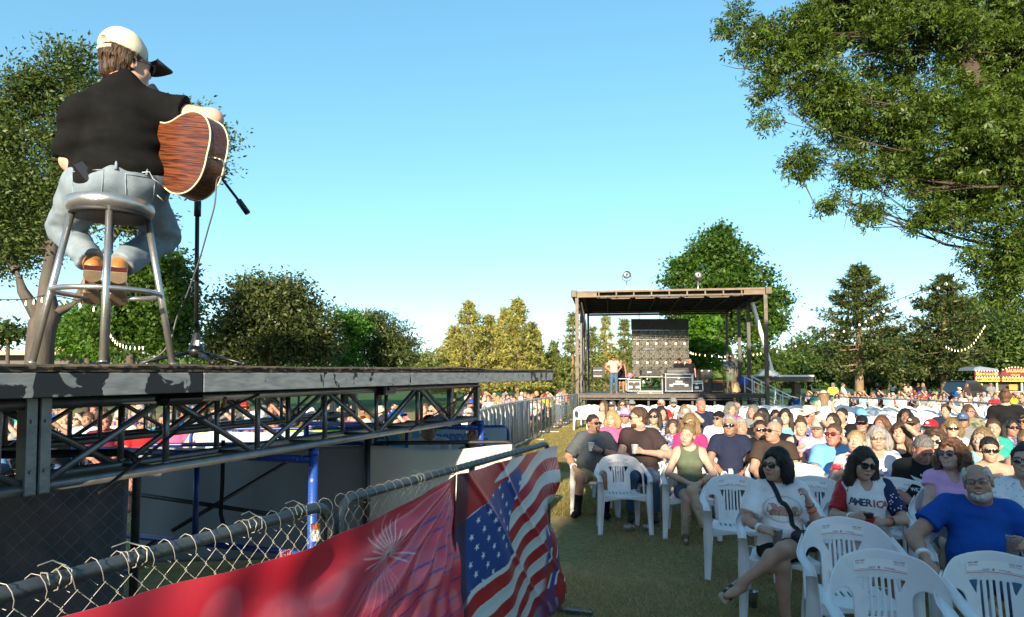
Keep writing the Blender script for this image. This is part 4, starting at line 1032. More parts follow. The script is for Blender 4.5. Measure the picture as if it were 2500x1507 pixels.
pme = pm.mesh('module', [LED]); dm = MB(); dm.ball((0, -.06, 0), (.07, .04, .07), 10, 6); dme = dm.mesh('lamp_cap', [LDOT])
for i in range(6):
 for j in range(nz):
  q = link('module', pme, led, Matrix.Translation((x0 + cw * (i + .5), 0, z2 - ZD - hm * (j + .5))))
  if j in (1, 3): link('lamp_cap', dme, q, Matrix.Translation((.02 + .02 * ((i * 7 + j) % 3), 0, .02)))
for i in range(3):
 mb = MB(); mb.cyl((x0 + .4 + i * 1.1, 0, zt - ZD), (x0 + .4 + i * 1.1, 0, ZR + .1 - ZD), .02, n=6); mb.build('hanger', BKM, led)
for (u, lab) in ((1530, 'round spotlight on a short pole at the left of the far stage roof'), (1704, 'round spotlight on the right of the far stage roof, against the tree')):
 p = P(u, 672, YF + 2.2); zb = ZR + .25
 t = thing('spotlight', lab, 'spotlight', (p.x, p.y, zb), group='spotlights on the far stage roof')
 h = p.z - zb
 mb = MB(); mb.cyl((0, 0, 0), (0, 0, h - .28), .03, n=8); mb.box((0, 0, .01), (.3, .3, .02)); mb.build('pole', CHR, t)
 mb = MB(); mb.tube([(-.21, 0, h), (-.21, 0, h - .2), (-.1, 0, h - .28), (.1, 0, h - .28), (.21, 0, h - .2), (.21, 0, h)], .018, 6); mb.build('yoke', BKM, t)
 R = Matrix.Rotation(PI / 2, 3, 'X')
 mb = MB(); mb.lathe([(.06, -.3), (.13, -.26), (.17, -.05), (.19, .1), (.19, .14), (.165, .14), (.15, .1)], (0, 0, h), 20, R); mb.build('housing', BKM, t)
 mb = MB(); mb.lathe([(.001, .09), (.08, .105), (.15, .10), (.15, .08)], (0, 0, h), 20, R); mb.build('lens', mat('spot_lens', (.55, .55, .55), .12, .8), t)
CASE = mat('road_case_black', (.035, .035, .036), .45, var=.3, scale=5)
def case(label, u0, u1, v0, v1, Y, dpt=.6, lid=.2, wheels=True, dishes=2, zb=None):
 a = P(u0, v1, Y); b = P(u1, v0, Y); w = b.x - a.x; z0 = ZD + (.10 if wheels else .004); h = b.z - z0
 t = thing('road_case', label, 'road case', ((a.x + b.x) / 2, Y, ZD), group='flight cases on the far stage')
 z0 -= ZD
 mb = MB(); mb.box((0, 0, z0 + h / 2), (w - .02, dpt - .02, h - .02)); mb.build('case_body', CASE, t)
 mb = MB(); e = .035
 for x in (-w / 2, w / 2):
  for y in (-dpt / 2, dpt / 2): mb.box((x, y, z0 + h / 2), (e, e, h))
 for z in (z0, z0 + h, z0 + h * (1 - lid)):
  for y in (-dpt / 2, dpt / 2): mb.box((0, y, z), (w, e, e))
  for x in (-w / 2, w / 2): mb.box((x, 0, z), (e, dpt, e))
 mb.build('edging', CHR, t)
 for x in (-w / 2, w / 2):
  for z in (z0, z0 + h):
   mb = MB(); mb.ball((x, -dpt / 2, z), .045, 8, 5); mb.build('corner_ball', CHR, t)
 for k in range(dishes):
  x = (k + .5) / dishes * w - w / 2; x *= 1.15
  mb = MB(); mb.box((x, -dpt / 2 - .006, z0 + h * .34), (.19, .02, .13), bev=.008); mb.box((x, -dpt / 2 - .02, z0 + h * .34), (.12, .02, .03)); mb.build('handle_dish', CHR, t)
 mb = MB(); mb.box((0, -dpt / 2 - .006, z0 + h * (1 - lid) - .02), (.11, .02, .10), bev=.008); mb.build('latch', CHR, t)
 if wheels:
  for x in (-w * .4, w * .4):
   mb = MB(); mb.cyl((x - .02, -dpt * .4, .05), (x + .02, -dpt * .4, .05), .05, n=12); mb.box((x, -dpt * .4, .09), (.05, .06, .02)); mb.build('caster', BKM, t)
   mb = MB(); mb.cyl((x - .02, dpt * .4, .05), (x + .02, dpt * .4, .05), .05, n=12); mb.build('caster', BKM, t)
 return t, w, h, z0
cA, w, h, z0 = case('big black flight case with two lines of pale lettering, centre of the far stage', 1621, 1684, 914, 955, 31.9, .75)
INKW = mat('ink_white', (.6, .62, .66), .5)
for k, (tx, sz) in enumerate((('URBAN', .10), ('CALDWELL', .11))):
 text_mesh(tx, sz, INKW, 'lettering', .003, cA, frame((0, -.385, z0 + h * .56 - k * .11), (1, 0, 0), (0, 0, 1)), bold=.004)
case('small black flight case left of the keyboard on the far stage', 1531, 1560, 927, 955, 32.4, .55, dishes=2)
case('low flat flight case lying under the keyboard at the stage edge', 1556, 1615, 955, 962, 31.5, .4, .3, False, 0)
case('half hidden flight case right of the lettered big one', 1682, 1711, 931, 955, 32.6, .6, dishes=1)
def gear(name, label, cat, boxes, group=None):
 """boxes: (u0,u1,v0,v1,Y,depth,mat,partname)"""
 a = boxes[0]; x = (gx(a[0], a[4]) + gx(a[1], a[4])) / 2
 t = thing(name, label, cat, (x, a[4], ZD), group=group)
 for (u0, u1, v0, v1, Y, dp, m, pn) in boxes:
  p, q = P(u0, v1, Y), P(u1, v0, Y); z0 = max(p.z, ZD + .003)
  mb = MB(); mb.box(((p.x + q.x) / 2 - x, Y - a[4], (z0 + q.z) / 2 - ZD), (q.x - p.x, dp, q.z - z0), bev=.012); mb.build(pn, m, t)
 return t
ORG = mat('orange_trim', (.55, .26, .05), .5, var=.2)
kb = gear('keyboard', 'black keyboard on a crossed stand at the middle of the far stage', 'keyboard', [(1564, 1609, 903, 917, 32.4, .5, BKM, 'body'), (1580, 1590, 907, 911, 32.13, .02, INKW, 'badge'), (1558, 1613, 919, 922, 32.4, .5, CHR, 'tray')])
mb = MB(); zz = P(0, 921, 32.4).z - ZD; mb.cyl((-.4, 0, .02), (.4, 0, zz), .02, n=6); mb.cyl((.4, .06, .02), (-.4, .06, zz), .02, n=6); mb.cyl((-.5, 0, zz), (-.5, 0, 0), .02, n=6); mb.cyl((.5, 0, zz), (.5, 0, 0), .02, n=6); mb.build('stand', BKM, kb)
gear('mixing_console', 'grey topped mixing console on the big lettered case', 'console', [(1625, 1679, 903, 911, 32.2, .6, mat('console_grey', (.10, .10, .10), .4), 'body'), (1626, 1680, 898, 903, 32.4, .2, BKM, 'meter_bridge')])
ra = gear('amp_rack', 'black amplifier rack standing on legs at the left of the far stage', 'amplifier', [(1446, 1474, 896, 924, 32.6, .6, BKM, 'body'), (1448, 1470, 903, 906, 32.28, .03, CHR, 'knob_panel'), (1448, 1470, 917, 920, 32.28, .03, CHR, 'shelf'), (1447, 1449, 924, 961, 32.6, .1, BKM, 'leg'), (1471, 1473, 924, 961, 32.6, .1, BKM, 'leg')])
gear('amp_stack', 'tall black amplifier stack with white corners on the far stage', 'amplifier', [(1707, 1735, 903, 926, 32.6, .6, BKM, 'head'), (1709, 1733, 928, 958, 32.6, .6, BK, 'cabinet'), (1711, 1716, 904, 907, 32.28, .03, WHT, 'corner'), (1728, 1733, 904, 907, 32.28, .03, WHT, 'corner'), (1720, 1728, 928, 934, 32.28, .03, ORG, 'badge')])
gear('speaker_cabinet', 'black speaker cabinet with orange trim beside the man in camouflage', 'speaker', [(1735, 1765, 926, 959, 32.8, .5, BK, 'body'), (1738, 1765, 929, 931, 32.52, .03, ORG, 'trim'), (1738, 1765, 955, 957, 32.52, .03, ORG, 'trim'), (1735, 1737, 929, 957, 32.52, .03, ORG, 'trim'), (1738, 1765, 933, 934, 32.52, .03, ORG, 'trim')])
gear('equipment_shelf', 'dark shelf with stacked gear right of the camouflage man', 'shelf', [(1790, 1830, 940, 960, 33, .5, BKM, 'body'), (1792, 1826, 946, 947, 32.72, .03, DUST, 'board'), (1792, 1826, 954, 955, 32.72, .03, DUST, 'board')])
gear('folding_table', 'folding table with bottles and bags behind the man in the tan shirt', 'table', [(1500, 1535, 924, 926, 32.9, .6, WHT, 'top'), (1502, 1503, 926, 962, 32.9, .05, BKM, 'leg'), (1532, 1533, 926, 962, 32.9, .05, BKM, 'leg')])
mb = MB(); p = P(1538, 917, 32.9); mb.ball((p.x, p.y, p.z), (.14, .12, .14), 10, 6); tag(mb.build('pink_bag', mat('pink_plastic', (.62, .16, .26), .5, scale=12, var=.4)), 'shiny pink bag on the folding table on the far stage', 'bag')
mb = MB(); p = P(1815, 930, 32.9); mb.ball((p.x, p.y, p.z - .05), (.22, .16, .30), 12, 8); mb.box((p.x, p.y - .16, p.z - .1), (.24, .1, .22), bev=.05); tag(mb.build('blue_backpack', mat('blue_nylon', (.02, .10, .55), .6)), 'bright blue backpack on the shelf of the far stage', 'backpack')
def mini_guitar():
 t = thing('leaning_guitar', 'pale acoustic guitar standing upright beside the camouflage man', 'guitar', (gx(1796, 32.6), 32.6, ZD), 0)
 mb = MB(); pts = [(0, 0), (.16, .04), (.18, .16), (.12, .27), (.13, .36), (.09, .44), (0, .46), (-.09, .44), (-.13, .36), (-.12, .27), (-.18, .16), (-.16, .04)]
 mb.prism(pts, 0, .09, frame((0, 0, .02), (1, 0, 0), (0, 0, 1))); mb.build('body', mat('spruce_top', (.55, .36, .17), .4), t)
 mb = MB(); mb.box((0, -.05, .75), (.05, .03, .62)); mb.box((0, -.05, 1.1), (.07, .03, .14)); mb.build('neck', mat('dark_neck', (.10, .05, .03), .5), t)
mini_guitar()
bm_ = thing('white_boom', 'white hydraulic boom leaning from the stage roof down to the lorry deck', 'boom', (gx(1888, 33.5), 33.5, ZD))
mb = MB(); a, b = P(1836, 738, 33.2) - bm_.location, P(1884, 905, 33.5) - bm_.location
mb.bar(a, b, .17, .20, up=(0, 1, 0), bev=.03); mb.build('arm', WHT, bm_)
mb = MB(); mb.bar(b, P(1889, 920, 33.5) - bm_.location, .25, .27, up=(0, 1, 0), bev=.04); mb.build('knuckle', WHT, bm_)
mb = MB(); c = P(1880, 918, 33.5) - bm_.location; mb.prism([(-.7, 0), (.5, 0), (.3, .16), (-.3, .34)], -.2, .2, frame(c, (1, 0, 0), (0, 0, 1))); mb.build('base', WHT, bm_)
ly = thing('lorry_deck', 'black lorry deck with white top edge beside the far stage', 'trailer', (gx(1910, 34), 34, 0))
p, q = P(1835, 934, 34) - ly.location, P(1985, 918, 34) - ly.location
mb = MB(); mb.box(((p.x + q.x) / 2, 1.1, (p.z + q.z) / 2), (q.x - p.x, 2.3, q.z - p.z - .08)); mb.build('bed', mat('lorry_dark', (.07, .06, .05), .5, .3), ly)
mb = MB(); mb.box(((p.x + q.x) / 2, 1.1, q.z), (q.x - p.x + .05, 2.35, .09), bev=.01); mb.build('rim', WHT, ly)
for uu in (1848, 1960):
 mb = MB(); x = gx(uu, 34) - ly.location.x; mb.box((x, .9, p.z / 2), (.3, .4, p.z)); mb.build('support_leg', DUST, ly)
st = thing('stage_stairs', 'white railed metal stairs at the right end of the far stage', 'stairs', (gx(1862, 31.4), 31.4, 0))
RAIL = mat('pale_rail', (.62, .60, .54), .4, .2)
L0 = P(1832, 918, 31.6) - st.location; L1 = P(1930, 968, 31.6) - st.location; hd = 1.0
for y in (0, 1.0):
 mb = MB(); mb.tube([L0 + Vector((0, y, 0)), L1 + Vector((0, y, 0)), L1 + Vector((.35, y, -.08))], .03, 6); mb.build('handrail', RAIL, st)
 mb = MB(); mb.tube([L0 + Vector((.15, y, -.55)), L1 + Vector((-.25, y, -.42))], .022, 6); mb.build('middle_rail', RAIL, st)
 for t_ in (.04, .28, .62, .8):
  mb = MB(); tp = L0.lerp(L1, t_) + Vector((0, y, 0)); mb.cyl(tp, (tp.x, tp.y, max(.02, tp.z - 1.15)), .025, n=6); mb.build('baluster', RAIL, st)
 mb = MB(); mb.bar((L0.x + .1, y, ZD - .1), (L1.x - .1, y, .1), .05, .16); mb.build('stringer', RAIL, st)
for k in range(6):
 t_ = (k + .5) / 6; mb = MB(); mb.box((L0.x + .1 + (L1.x - L0.x - .2) * t_, .5, (ZD - .1) * (1 - t_)), (.26, .95, .03)); mb.build('tread', BKM, st)
# ================================================================== FOOD TRAILER, PICKUP, BUILDING, LIGHTS
def food_trailer():
 Y = 46.0; k = Y / F
 x0 = gx(2378, Y); x1 = gx(2545, Y)
 t = thing('food_trailer', 'food trailer with yellow sign boards and black and white checks', 'food trailer', (x0, Y, 0))
 z = lambda v: P(0, v, Y).z
 w = x1 - x0
 TW = mat('trailer_cream', (.62, .56, .40), .5); TY = mat('sign_yellow', (.75, .42, .06), .5, var=.06); TR = mat('sign_maroon', (.16, .02, .03), .5); SR = mat('sign_red_ink', (.42, .03, .02), .5); GO = mat('sign_gold_ink', (.60, .42, .10), .5); DKI = mat('trailer_inside', (.03, .03, .03), .7)
 mb = MB(); mb.box((w / 2, 1.6, z(932) / 2 + .15), (w, 2.0, z(932) - .3)); mb.build('body', DKI, t)
 mb = MB(); mb.box((w / 2, .3, .30 + (z(958) - .3) / 2), (w, .05, z(958) - .3)); mb.build('counter_wall', TW, t)
 mb = MB(); mb.box((w / 2, .28, z(957)), (w, .5, .05)); mb.build('counter', TW, t)
 c = k * 5.2
 for i in range(int(w / c)):
  for j in range(3):
   if (i + j) % 2 == 0:
    mb = MB(); mb.box(((i + .5) * c, .271, z(963) - j * c * .9), (c * .9, .01, c * .8)); mb.build('check', BK, t)
 for u in (2384, 2439, 2500):
  x = gx(u, Y) - x0; mb = MB(); mb.box((x, .3, (z(932) + z(957)) / 2), (.09, .09, z(932) - z(957))); mb.build('post', TW, t)
 mb = MB(); x = gx(2399, Y) - x0; mb.box((x, .45, (z(937) + z(957)) / 2), (k * 17, .04, z(937) - z(957))); mb.build('menu_board', mat('menu_yellow', (.75, .55, .04), .5), t)
 mb = MB(); x = gx(2476, Y) - x0; mb.box((x, .2, (z(939) + z(953)) / 2), (k * 20, .04, z(939) - z(953))); mb.build('menu_board', mat('menu_orange', (.7, .26, .05), .5, scale=20, var=.4), t)
 mb = MB(); x = gx(2480, Y) - x0; mb.box((x, .25, (z(959) + z(968)) / 2), (k * 20, .04, z(959) - z(968))); mb.build('poster', mat('poster_pink', (.6, .2, .3), .5, scale=14, var=.4), t)
 mb = MB(); x = gx(2482, Y) - x0; mb.box((x, .25, (z(969) + z(974)) / 2), (k * 18, .04, z(969) - z(974))); mb.build('poster', mat('poster_blue', (.1, .3, .55), .5, scale=14, var=.3), t)
 fr = lambda x, zz: frame((x, -.035, zz), (1, 0, 0), (0, 0, 1))
 for (u0, u1, tx, sz) in ((2379, 2439, 'JUMBO CORN DOGS', .20), (2444, 2512, 'CHICKEN ON A STICK', .20)):
  a, b = gx(u0, Y) - x0, gx(u1, Y) - x0
  mb = MB(); mb.box(((a + b) / 2, 0, (z(922) + z(932)) / 2), (b - a, .06, z(922) - z(932)), bev=.01); s_ = mb.build('sign_board', TY, t)
  text_mesh(tx, sz, SR, 'lettering', .004, s_, fr((a + b) / 2, (z(922) + z(932)) / 2), bold=.008, space=.92)
  mb = MB(); mb.box(((a + b) / 2, .05, (z(907) + z(920)) / 2), (b - a, .06, z(907) - z(920))); s2 = mb.build('sign_board', TR, t)
  if 'CORN' in tx:
   text_mesh('LEMONADE', .24, GO, 'lettering', .004, s2, frame(((a + b) / 2, .015, z(914)), (1, 0, 0), (0, 0, 1)), bold=.006)
   for xx, cc in ((a + .2, (.7, .35, .05)), (b - .2, (.55, .5, .2))):
    mb = MB(); mb.ball((xx, .02, z(913)), (.12, .02, .13), 10, 6); mb.build('fruit_print', mat('fruit%d' % int(xx * 10), cc, .5), t)
  else:
   arc = [((a + b) / 2 + (b - a) / 2 * math.cos(q), z(908) + (z(898) - z(908)) * math.sin(q)) for q in np.linspace(0, PI, 13)]
   mb = MB(); mb.prism([(p_[0], p_[1]) for p_ in arc], -.03, .03, frame((0, .05, 0), (1, 0, 0), (0, 0, 1))); s3 = mb.build('arched_sign', TR, t)
   text_mesh('SAUSAGE', .30, GO, 'lettering', .004, s3, frame(((a + b) / 2, .0, z(906)), (1, 0, 0), (0, 0, 1)), bold=.008)
   text_mesh('ITALIAN', .16, GO, 'lettering', .004, s2, frame(((a + b) / 2, .015, z(916)), (1, 0, 0), (0, 0, 1)), bold=.004)
  n = 9
  for q in range(n):
   xx = a + (b - a) * (q + .5) / n
   mb = MB(); mb.ball((xx, -.01, z(921)), .05, 6, 4); mb.build('bulb', WHT, t)
   zz = z(906) if 'CORN' in tx else z(908) + (z(897) - z(908)) * math.sin(math.acos(max(-1, min(1, (xx - (a + b) / 2) / ((b - a) / 2)))))
   mb = MB(); mb.ball((xx, .02, zz), .05, 6, 4); mb.build('bulb', WHT, t)
 mb = MB(); mb.prism([(0, 0), (w * .36, 0), (w * .36, .1), (.5, .28), (.1, .2)], 0, 1.6, frame((0, 1.7, z(905)), (1, 0, 0), (0, 0, 1))); mb.build('roof', mat('roof_blue_grey', (.16, .20, .26), .5), t)
 for xx in (1.0, w - 1.4):
  mb = MB(); mb.cyl((xx, .35, .32), (xx, .55, .32), .32, n=16); mb.build('wheel', BKM, t)
food_trailer()
def pickup():
 Y = 43.0; a, b = gx(2250, Y), gx(2384, Y)
 CAR = mat('black_car_paint', (.012, .014, .022), .18, .0, var=.1, coat=.6); GLS = mat('dark_glass', (.01, .012, .015), .08, var=.05)
 t = thing('pickup_truck', 'black pickup truck parked behind the crowd near the food trailer', 'pickup truck', ((a + b) / 2, Y, 0))
 L_ = b - a; h = L_ / 2
 prof = [(-h, .45), (-h, 1.0), (-h + .05, 1.08), (-.2, 1.10), (.05, 1.12), (.35, 1.72), (.55, 1.80), (1.15, 1.80), (h - .05, 1.2), (h, 1.1), (h, .45)]
 mb = MB(); mb.prism(prof, -.95, .95, frame((0, 0, 0), (1, 0, 0), (0, 0, 1))); mb.build('body', CAR, t)
 mb = MB(); mb.prism([(.22, 1.2), (.44, 1.66), (1.1, 1.68), (1.5, 1.2)], -.957, -.951, frame((0, -1.905, 0), (1, 0, 0), (0, 0, 1))); mb.build('side_window', GLS, t)
 for x in (-h + .75, h - .75):
  mb = MB(); mb.cyl((x, -.97, .38), (x, -.72, .38), .38, n=18); w_ = mb.build('wheel', BKM, t)
  mb = MB(); mb.cyl((x, -.985, .38), (x, -.97, .38), .2, n=14); mb.build('rim', CHR, w_)
  mb = MB(); mb.cyl((x, .72, .38), (x, .97, .38), .38, n=18); mb.build('wheel', BKM, t)
 mb = MB(); mb.box((.85, -.0, 1.815), (.7, 1.5, .03), bev=.01); mb.build('painted_roof_sheen', mat('blue_sheen', (.05, .10, .22), .2), t)  # raised blue strip stands in for sky sheen on the black roof
pickup()
def low_building():
 Y = 46.0; a, b = gx(-60, Y), gx(200, Y)
 t = thing('low_building', 'long low building with flat tan roof edge behind the cottonwood trunk', 'building', ((a + b) / 2, Y, 0))
 w = b - a; zt = P(0, 857, Y).z; z1 = P(0, 868, Y).z
 mb = MB(); mb.box((0, 2, z1 / 2), (w - .6, 3.6, z1)); mb.build('wall', mat('building_wall', (.10, .09, .085), .8), t)
 mb = MB(); mb.box((0, 1.6, (zt + z1) / 2), (w, 5, zt - z1)); mb.build('roof', mat('roof_edge_tan', (.45, .36, .24), .6), t)
 mb = MB(); mb.box((w * .28, 1.5, zt + .16), (2.6, 2, .3)); mb.build('roof_unit', mat('roof_unit_tan', (.50, .38, .24), .7), t)
 for q in range(6):
  x = -w / 2 + (q + .7) * w / 6.4; mb = MB(); mb.box((x, .19, z1 * .6), (.7, .03, .9)); f = mb.build('window', WHT, t)
  mb = MB(); mb.box((x, .17, z1 * .6), (.6, .02, .8)); mb.build('pane', mat('pane_dark', (.05, .07, .09), .1), f)
low_building()
BULB = emit_mat('warm_bulb', (1.0, .78, .42), 1.8)
BULBD = mat('clear_bulb', (.75, .73, .68), .15)
def string(label, pts, n, m, r=.05, drop=.14):
 t = thing('string_lights', label, 'string lights', pts[0], group=None)
 pts = [Vector(p) - t.location for p in pts]
 path = []
 for i in range(len(pts) - 1):
  p0, p1, p2, p3 = pts[max(i - 1, 0)], pts[i], pts[i + 1], pts[min(i + 2, len(pts) - 1)]
  for q in range(10):
   s = q / 10
   path.append(.5 * ((2 * p1) + (p2 - p0) * s + (2 * p0 - 5 * p1 + 4 * p2 - p3) * s * s + (-p0 + 3 * p1 - 3 * p2 + p3) * s ** 3))
 path.append(pts[-1])
 mb = MB(); mb.tube(path, .014, 4, False); mb.build('cable', BLK, t)
 bm2 = MB(); bm2.lathe([(r * .35, 0), (r * .4, -.03), (r * .9, -.06), (r, -.09), (r * .6, -.13), (r * .1, -.14)], n=8); bme = bm2.mesh('bulb', [m])
 sm = MB(); sm.cyl((0, 0, .02), (0, 0, drop * -1 + .0), .02, n=6); sme = sm.mesh('socket', [BLKP])
 for k in range(n):
  f = (k + .5) / n * (len(path) - 1); i = int(f); p = path[i].lerp(path[min(i + 1, len(path) - 1)], f - i)
  link('socket', sme, t, Matrix.Translation(p)); link('bulb', bme, t, Matrix.Translation(p + Vector((0, 0, -drop))))
string('long string of clear bulbs crossing the sky from the ash tree past both pines', [P(2400, 622, 22), P(2290, 690, 26), P(2165, 745, 31), P(2060, 800, 36), P(1890, 852, 42)], 26, BULBD, .06)
string('short sagging string of glowing bulbs right of the second pine', [P(2308, 842, 44), P(2335, 852, 44), P(2368, 842, 44), P(2390, 815, 44), P(2405, 790, 44)], 16, BULB, .024, .06)
string('string of glowing bulbs seen through the back of the far stage', [P(1684, 856, 41), P(1705, 861, 41), P(1770, 866, 41), P(1820, 864, 41), P(1860, 858, 41)], 17, BULB, .028, .06)
string('sagging string of glowing bulbs seen between the stool legs', [P(262, 795, 24), P(280, 826, 24), P(310, 840, 24), P(352, 842, 24)], 13, BULB, .02, .05)
string('line of small bulbs crossing the cottonwood trunk', [P(-5, 732, 18), P(60, 731, 18), P(130, 722, 18), P(240, 748, 18)], 10, BULB, .022, .04)
lp_ = thing('floodlight_mast', 'faint tall floodlight mast far away above the trees', 'light mast', (gx(1003, 160), 160, 0))
mb = MB(); zt_ = P(1003, 820, 160).z; mb.cyl((0, 0, 0), (0, 0, zt_), .2, .12, 6); mb.build('pole', mat('mast_grey', (.5, .52, .55), .5), lp_)
mb = MB(); mb.box((0, 0, zt_), (3.4, .3, .25)); mb.box((0, 0, zt_ + .7), (2.6, .3, .25)); mb.build('lamp_bar', mat('mast_grey', (.5, .52, .55), .5), lp_)
RF = 'pipe rail fence behind the white chairs'
rp_ = [at(1905, 965, 33), at(2070, 971, 28.5), at(2245, 978, 24), at(2375, 984, 21), at(2520, 989, 18.5), at(2700, 1000, 16)]
for i in range(5):
 a, b = rp_[i], rp_[i + 1]
 t = thing('rail_fence', ['rail fence length starting beside the far stage stairs', 'second length of pipe rail fence from the far stage', 'middle length of the pipe rail fence behind the chairs', 'pipe rail fence length behind the woman in black', 'nearest length of pipe rail fence at the right edge'][i], 'fence', (a.x, a.y, 0), math.atan2(b.y - a.y, b.x - a.x), RF)
 L_ = (b.xy - a.xy).length; PPI = mat('rail_pipe', (.22, .21, .20), .45, .6)
 mb = MB(); mb.cyl((0, 0, 1.1), (L_, 0, 1.1), .028, n=8); mb.build('top_rail', PPI, t)
 mb = MB(); mb.cyl((0, 0, .12), (L_, 0, .12), .022, n=8); mb.build('bottom_rail', PPI, t)
 for q in range(3):
  mb = MB(); mb.cyl((L_ * q / 3, 0, 0), (L_ * q / 3, 0, 1.12), .028, n=8); mb.build('post', mat('rail_post_pale', (.5, .48, .42), .5), t)
# ================================================================== IMPLICIT SURFACES (bodies, clothes, hair, moulded chairs)
_lat = np.random.default_rng(42).random((32, 32, 32)).astype(np.float32) * 2 - 1
def vnoise(x, y, z):
 xi, yi, zi = np.floor(x), np.floor(y), np.floor(z)
 fx, fy, fz = x - xi, y - yi, z - zi
 fx = fx * fx * (3 - 2 * fx); fy = fy * fy * (3 - 2 * fy); fz = fz * fz * (3 - 2 * fz)
 xi = xi.astype(np.int32) & 31; yi = yi.astype(np.int32) & 31; zi = zi.astype(np.int32) & 31
 x1, y1, z1 = (xi + 1) & 31, (yi + 1) & 31, (zi + 1) & 31
 def g(a, b, c): return _lat[a, b, c]
 c00 = g(xi, yi, zi) * (1 - fx) + g(x1, yi, zi) * fx; c10 = g(xi, y1, zi) * (1 - fx) + g(x1, y1, zi) * fx
 c01 = g(xi, yi, z1) * (1 - fx) + g(x1, yi, z1) * fx; c11 = g(xi, y1, z1) * (1 - fx) + g(x1, y1, z1) * fx
 return (c00 * (1 - fy) + c10 * fy) * (1 - fz) + (c01 * (1 - fy) + c11 * fy) * fz
class Sdf:
 def __init__(s): s.ops = []
 def copy(s):
  q = Sdf(); q.ops = list(s.ops); return q
 def cap(s, a, b, ra, rb=None, k=.03, sub=False, flat=None):
  rb = ra if rb is None else rb
  a, b = np.array(a, float), np.array(b, float); R = max(ra, rb)
  s.ops.append(('cap', (a, b, ra, rb), k, sub, np.minimum(a, b) - R, np.maximum(a, b) + R)); return s
 def ell(s, c, r, R=None, k=.03, sub=False):
  c = np.array(c, float); r = np.array(r if hasattr(r, '__len__') else (r, r, r), float)
  if R is None: ext = r
  else:
   R = np.array(R); ext = np.sqrt(((R * r[None, :]) ** 2).sum(1))
  s.ops.append(('ell', (c, r, R), k, sub, c - ext, c + ext)); return s
 def cut(s, p, n, box=None):
  """remove everything on the +n side of the plane (inside box if given)"""
  lo, hi = (np.full(3, -99.), np.full(3, 99.)) if box is None else (np.array(box[0], float), np.array(box[1], float))
  s.ops.append(('cut', (np.array(p, float), norm(np.array(n, float))), 0, False, lo, hi)); return s
 def noise(s, amp, freq, off=(0, 0, 0), box=None):
  lo, hi = (np.full(3, -99.), np.full(3, 99.)) if box is None else (np.array(box[0], float), np.array(box[1], float))
  s.ops.append(('noise', (amp, np.array(freq if hasattr(freq, '__len__') else (freq,) * 3, float), np.array(off, float)), 0, False, lo, hi)); return s
 def fn(s, f, lo=(-99,) * 3, hi=(99,) * 3):
  s.ops.append(('fn', f, 0, False, np.array(lo, float), np.array(hi, float))); return s
 def bounds(s):
  L = [o for o in s.ops if (o[0] in ('cap', 'ell') and not o[3]) or (o[0] == 'fn' and o[4][0] > -50 and o[4][2] > -.5)]
  return np.min([o[4] for o in L], 0), np.max([o[5] for o in L], 0)
 def eval(s, xs, ys, zs):
  Fl = np.full((len(xs), len(ys), len(zs)), .09, dtype=np.float32)
  for (t, prm, k, sub, lo, hi) in s.ops:
   m = k + .045
   i0, i1 = np.searchsorted(xs, lo[0] - m), np.searchsorted(xs, hi[0] + m)
   j0, j1 = np.searchsorted(ys, lo[1] - m), np.searchsorted(ys, hi[1] + m)
   k0, k1 = np.searchsorted(zs, lo[2] - m), np.searchsorted(zs, hi[2] + m)
   if i1 <= i0 or j1 <= j0 or k1 <= k0: continue
   X = xs[i0:i1, None, None]; Y = ys[None, j0:j1, None]; Z = zs[None, None, k0:k1]
   sl = (slice(i0, i1), slice(j0, j1), slice(k0, k1)); f = Fl[sl]
   if t == 'cap':
    a, b, ra, rb = prm; d = b - a; L2 = max(d @ d, 1e-9)
    px, py, pz = X - a[0], Y - a[1], Z - a[2]
    h = np.clip((px * d[0] + py * d[1] + pz * d[2]) / L2, 0, 1)
    D = np.sqrt((px - h * d[0]) ** 2 + (py - h * d[1]) ** 2 + (pz - h * d[2]) ** 2) - (ra + (rb - ra) * h)
   elif t == 'ell':
    c, r, R = prm; px, py, pz = X - c[0], Y - c[1], Z - c[2]
    if R is not None:
     px, py, pz = (px * R[0, 0] + py * R[1, 0] + pz * R[2, 0]), (px * R[0, 1] + py * R[1, 1] + pz * R[2, 1]), (px * R[0, 2] + py * R[1, 2] + pz * R[2, 2])
    k0_ = np.sqrt((px / r[0]) ** 2 + (py / r[1]) ** 2 + (pz / r[2]) ** 2)
    k1_ = np.sqrt((px / r[0] ** 2) ** 2 + (py / r[1] ** 2) ** 2 + (pz / r[2] ** 2) ** 2)
    D = k0_ * (k0_ - 1) / np.maximum(k1_, 1e-6)
    D = np.where(k0_ < .05, -r.min(), D)
   elif t == 'cut':
    p, n = prm; D = (X - p[0]) * n[0] + (Y - p[1]) * n[1] + (Z - p[2]) * n[2]
    Fl[sl] = np.maximum(f, D); continue
   elif t == 'noise':
    amp, fr, off = prm
    near = np.abs(f) < .05
    ii = np.nonzero(near)
    if len(ii[0]):
     x = xs[i0:i1][ii[0]] * fr[0] + off[0]; y = ys[j0:j1][ii[1]] * fr[1] + off[1]; z = zs[k0:k1][ii[2]] * fr[2] + off[2]
     f[ii] += amp * vnoise(x, y, z)
    continue
   elif t == 'fn':
    Fl[sl] = prm(X, Y, Z, f); continue
   if sub:
    D = -D
    if k > 0:
     h = np.maximum(k - np.abs(f - D), 0) / k; Fl[sl] = np.maximum(f, D) + h * h * k * .25
    else: Fl[sl] = np.maximum(f, D)
   else:
    if k > 0:
     h = np.maximum(k - np.abs(f - D), 0) / k; Fl[sl] = np.minimum(f, D) - h * h * k * .25
    else: Fl[sl] = np.minimum(f, D)
  return Fl
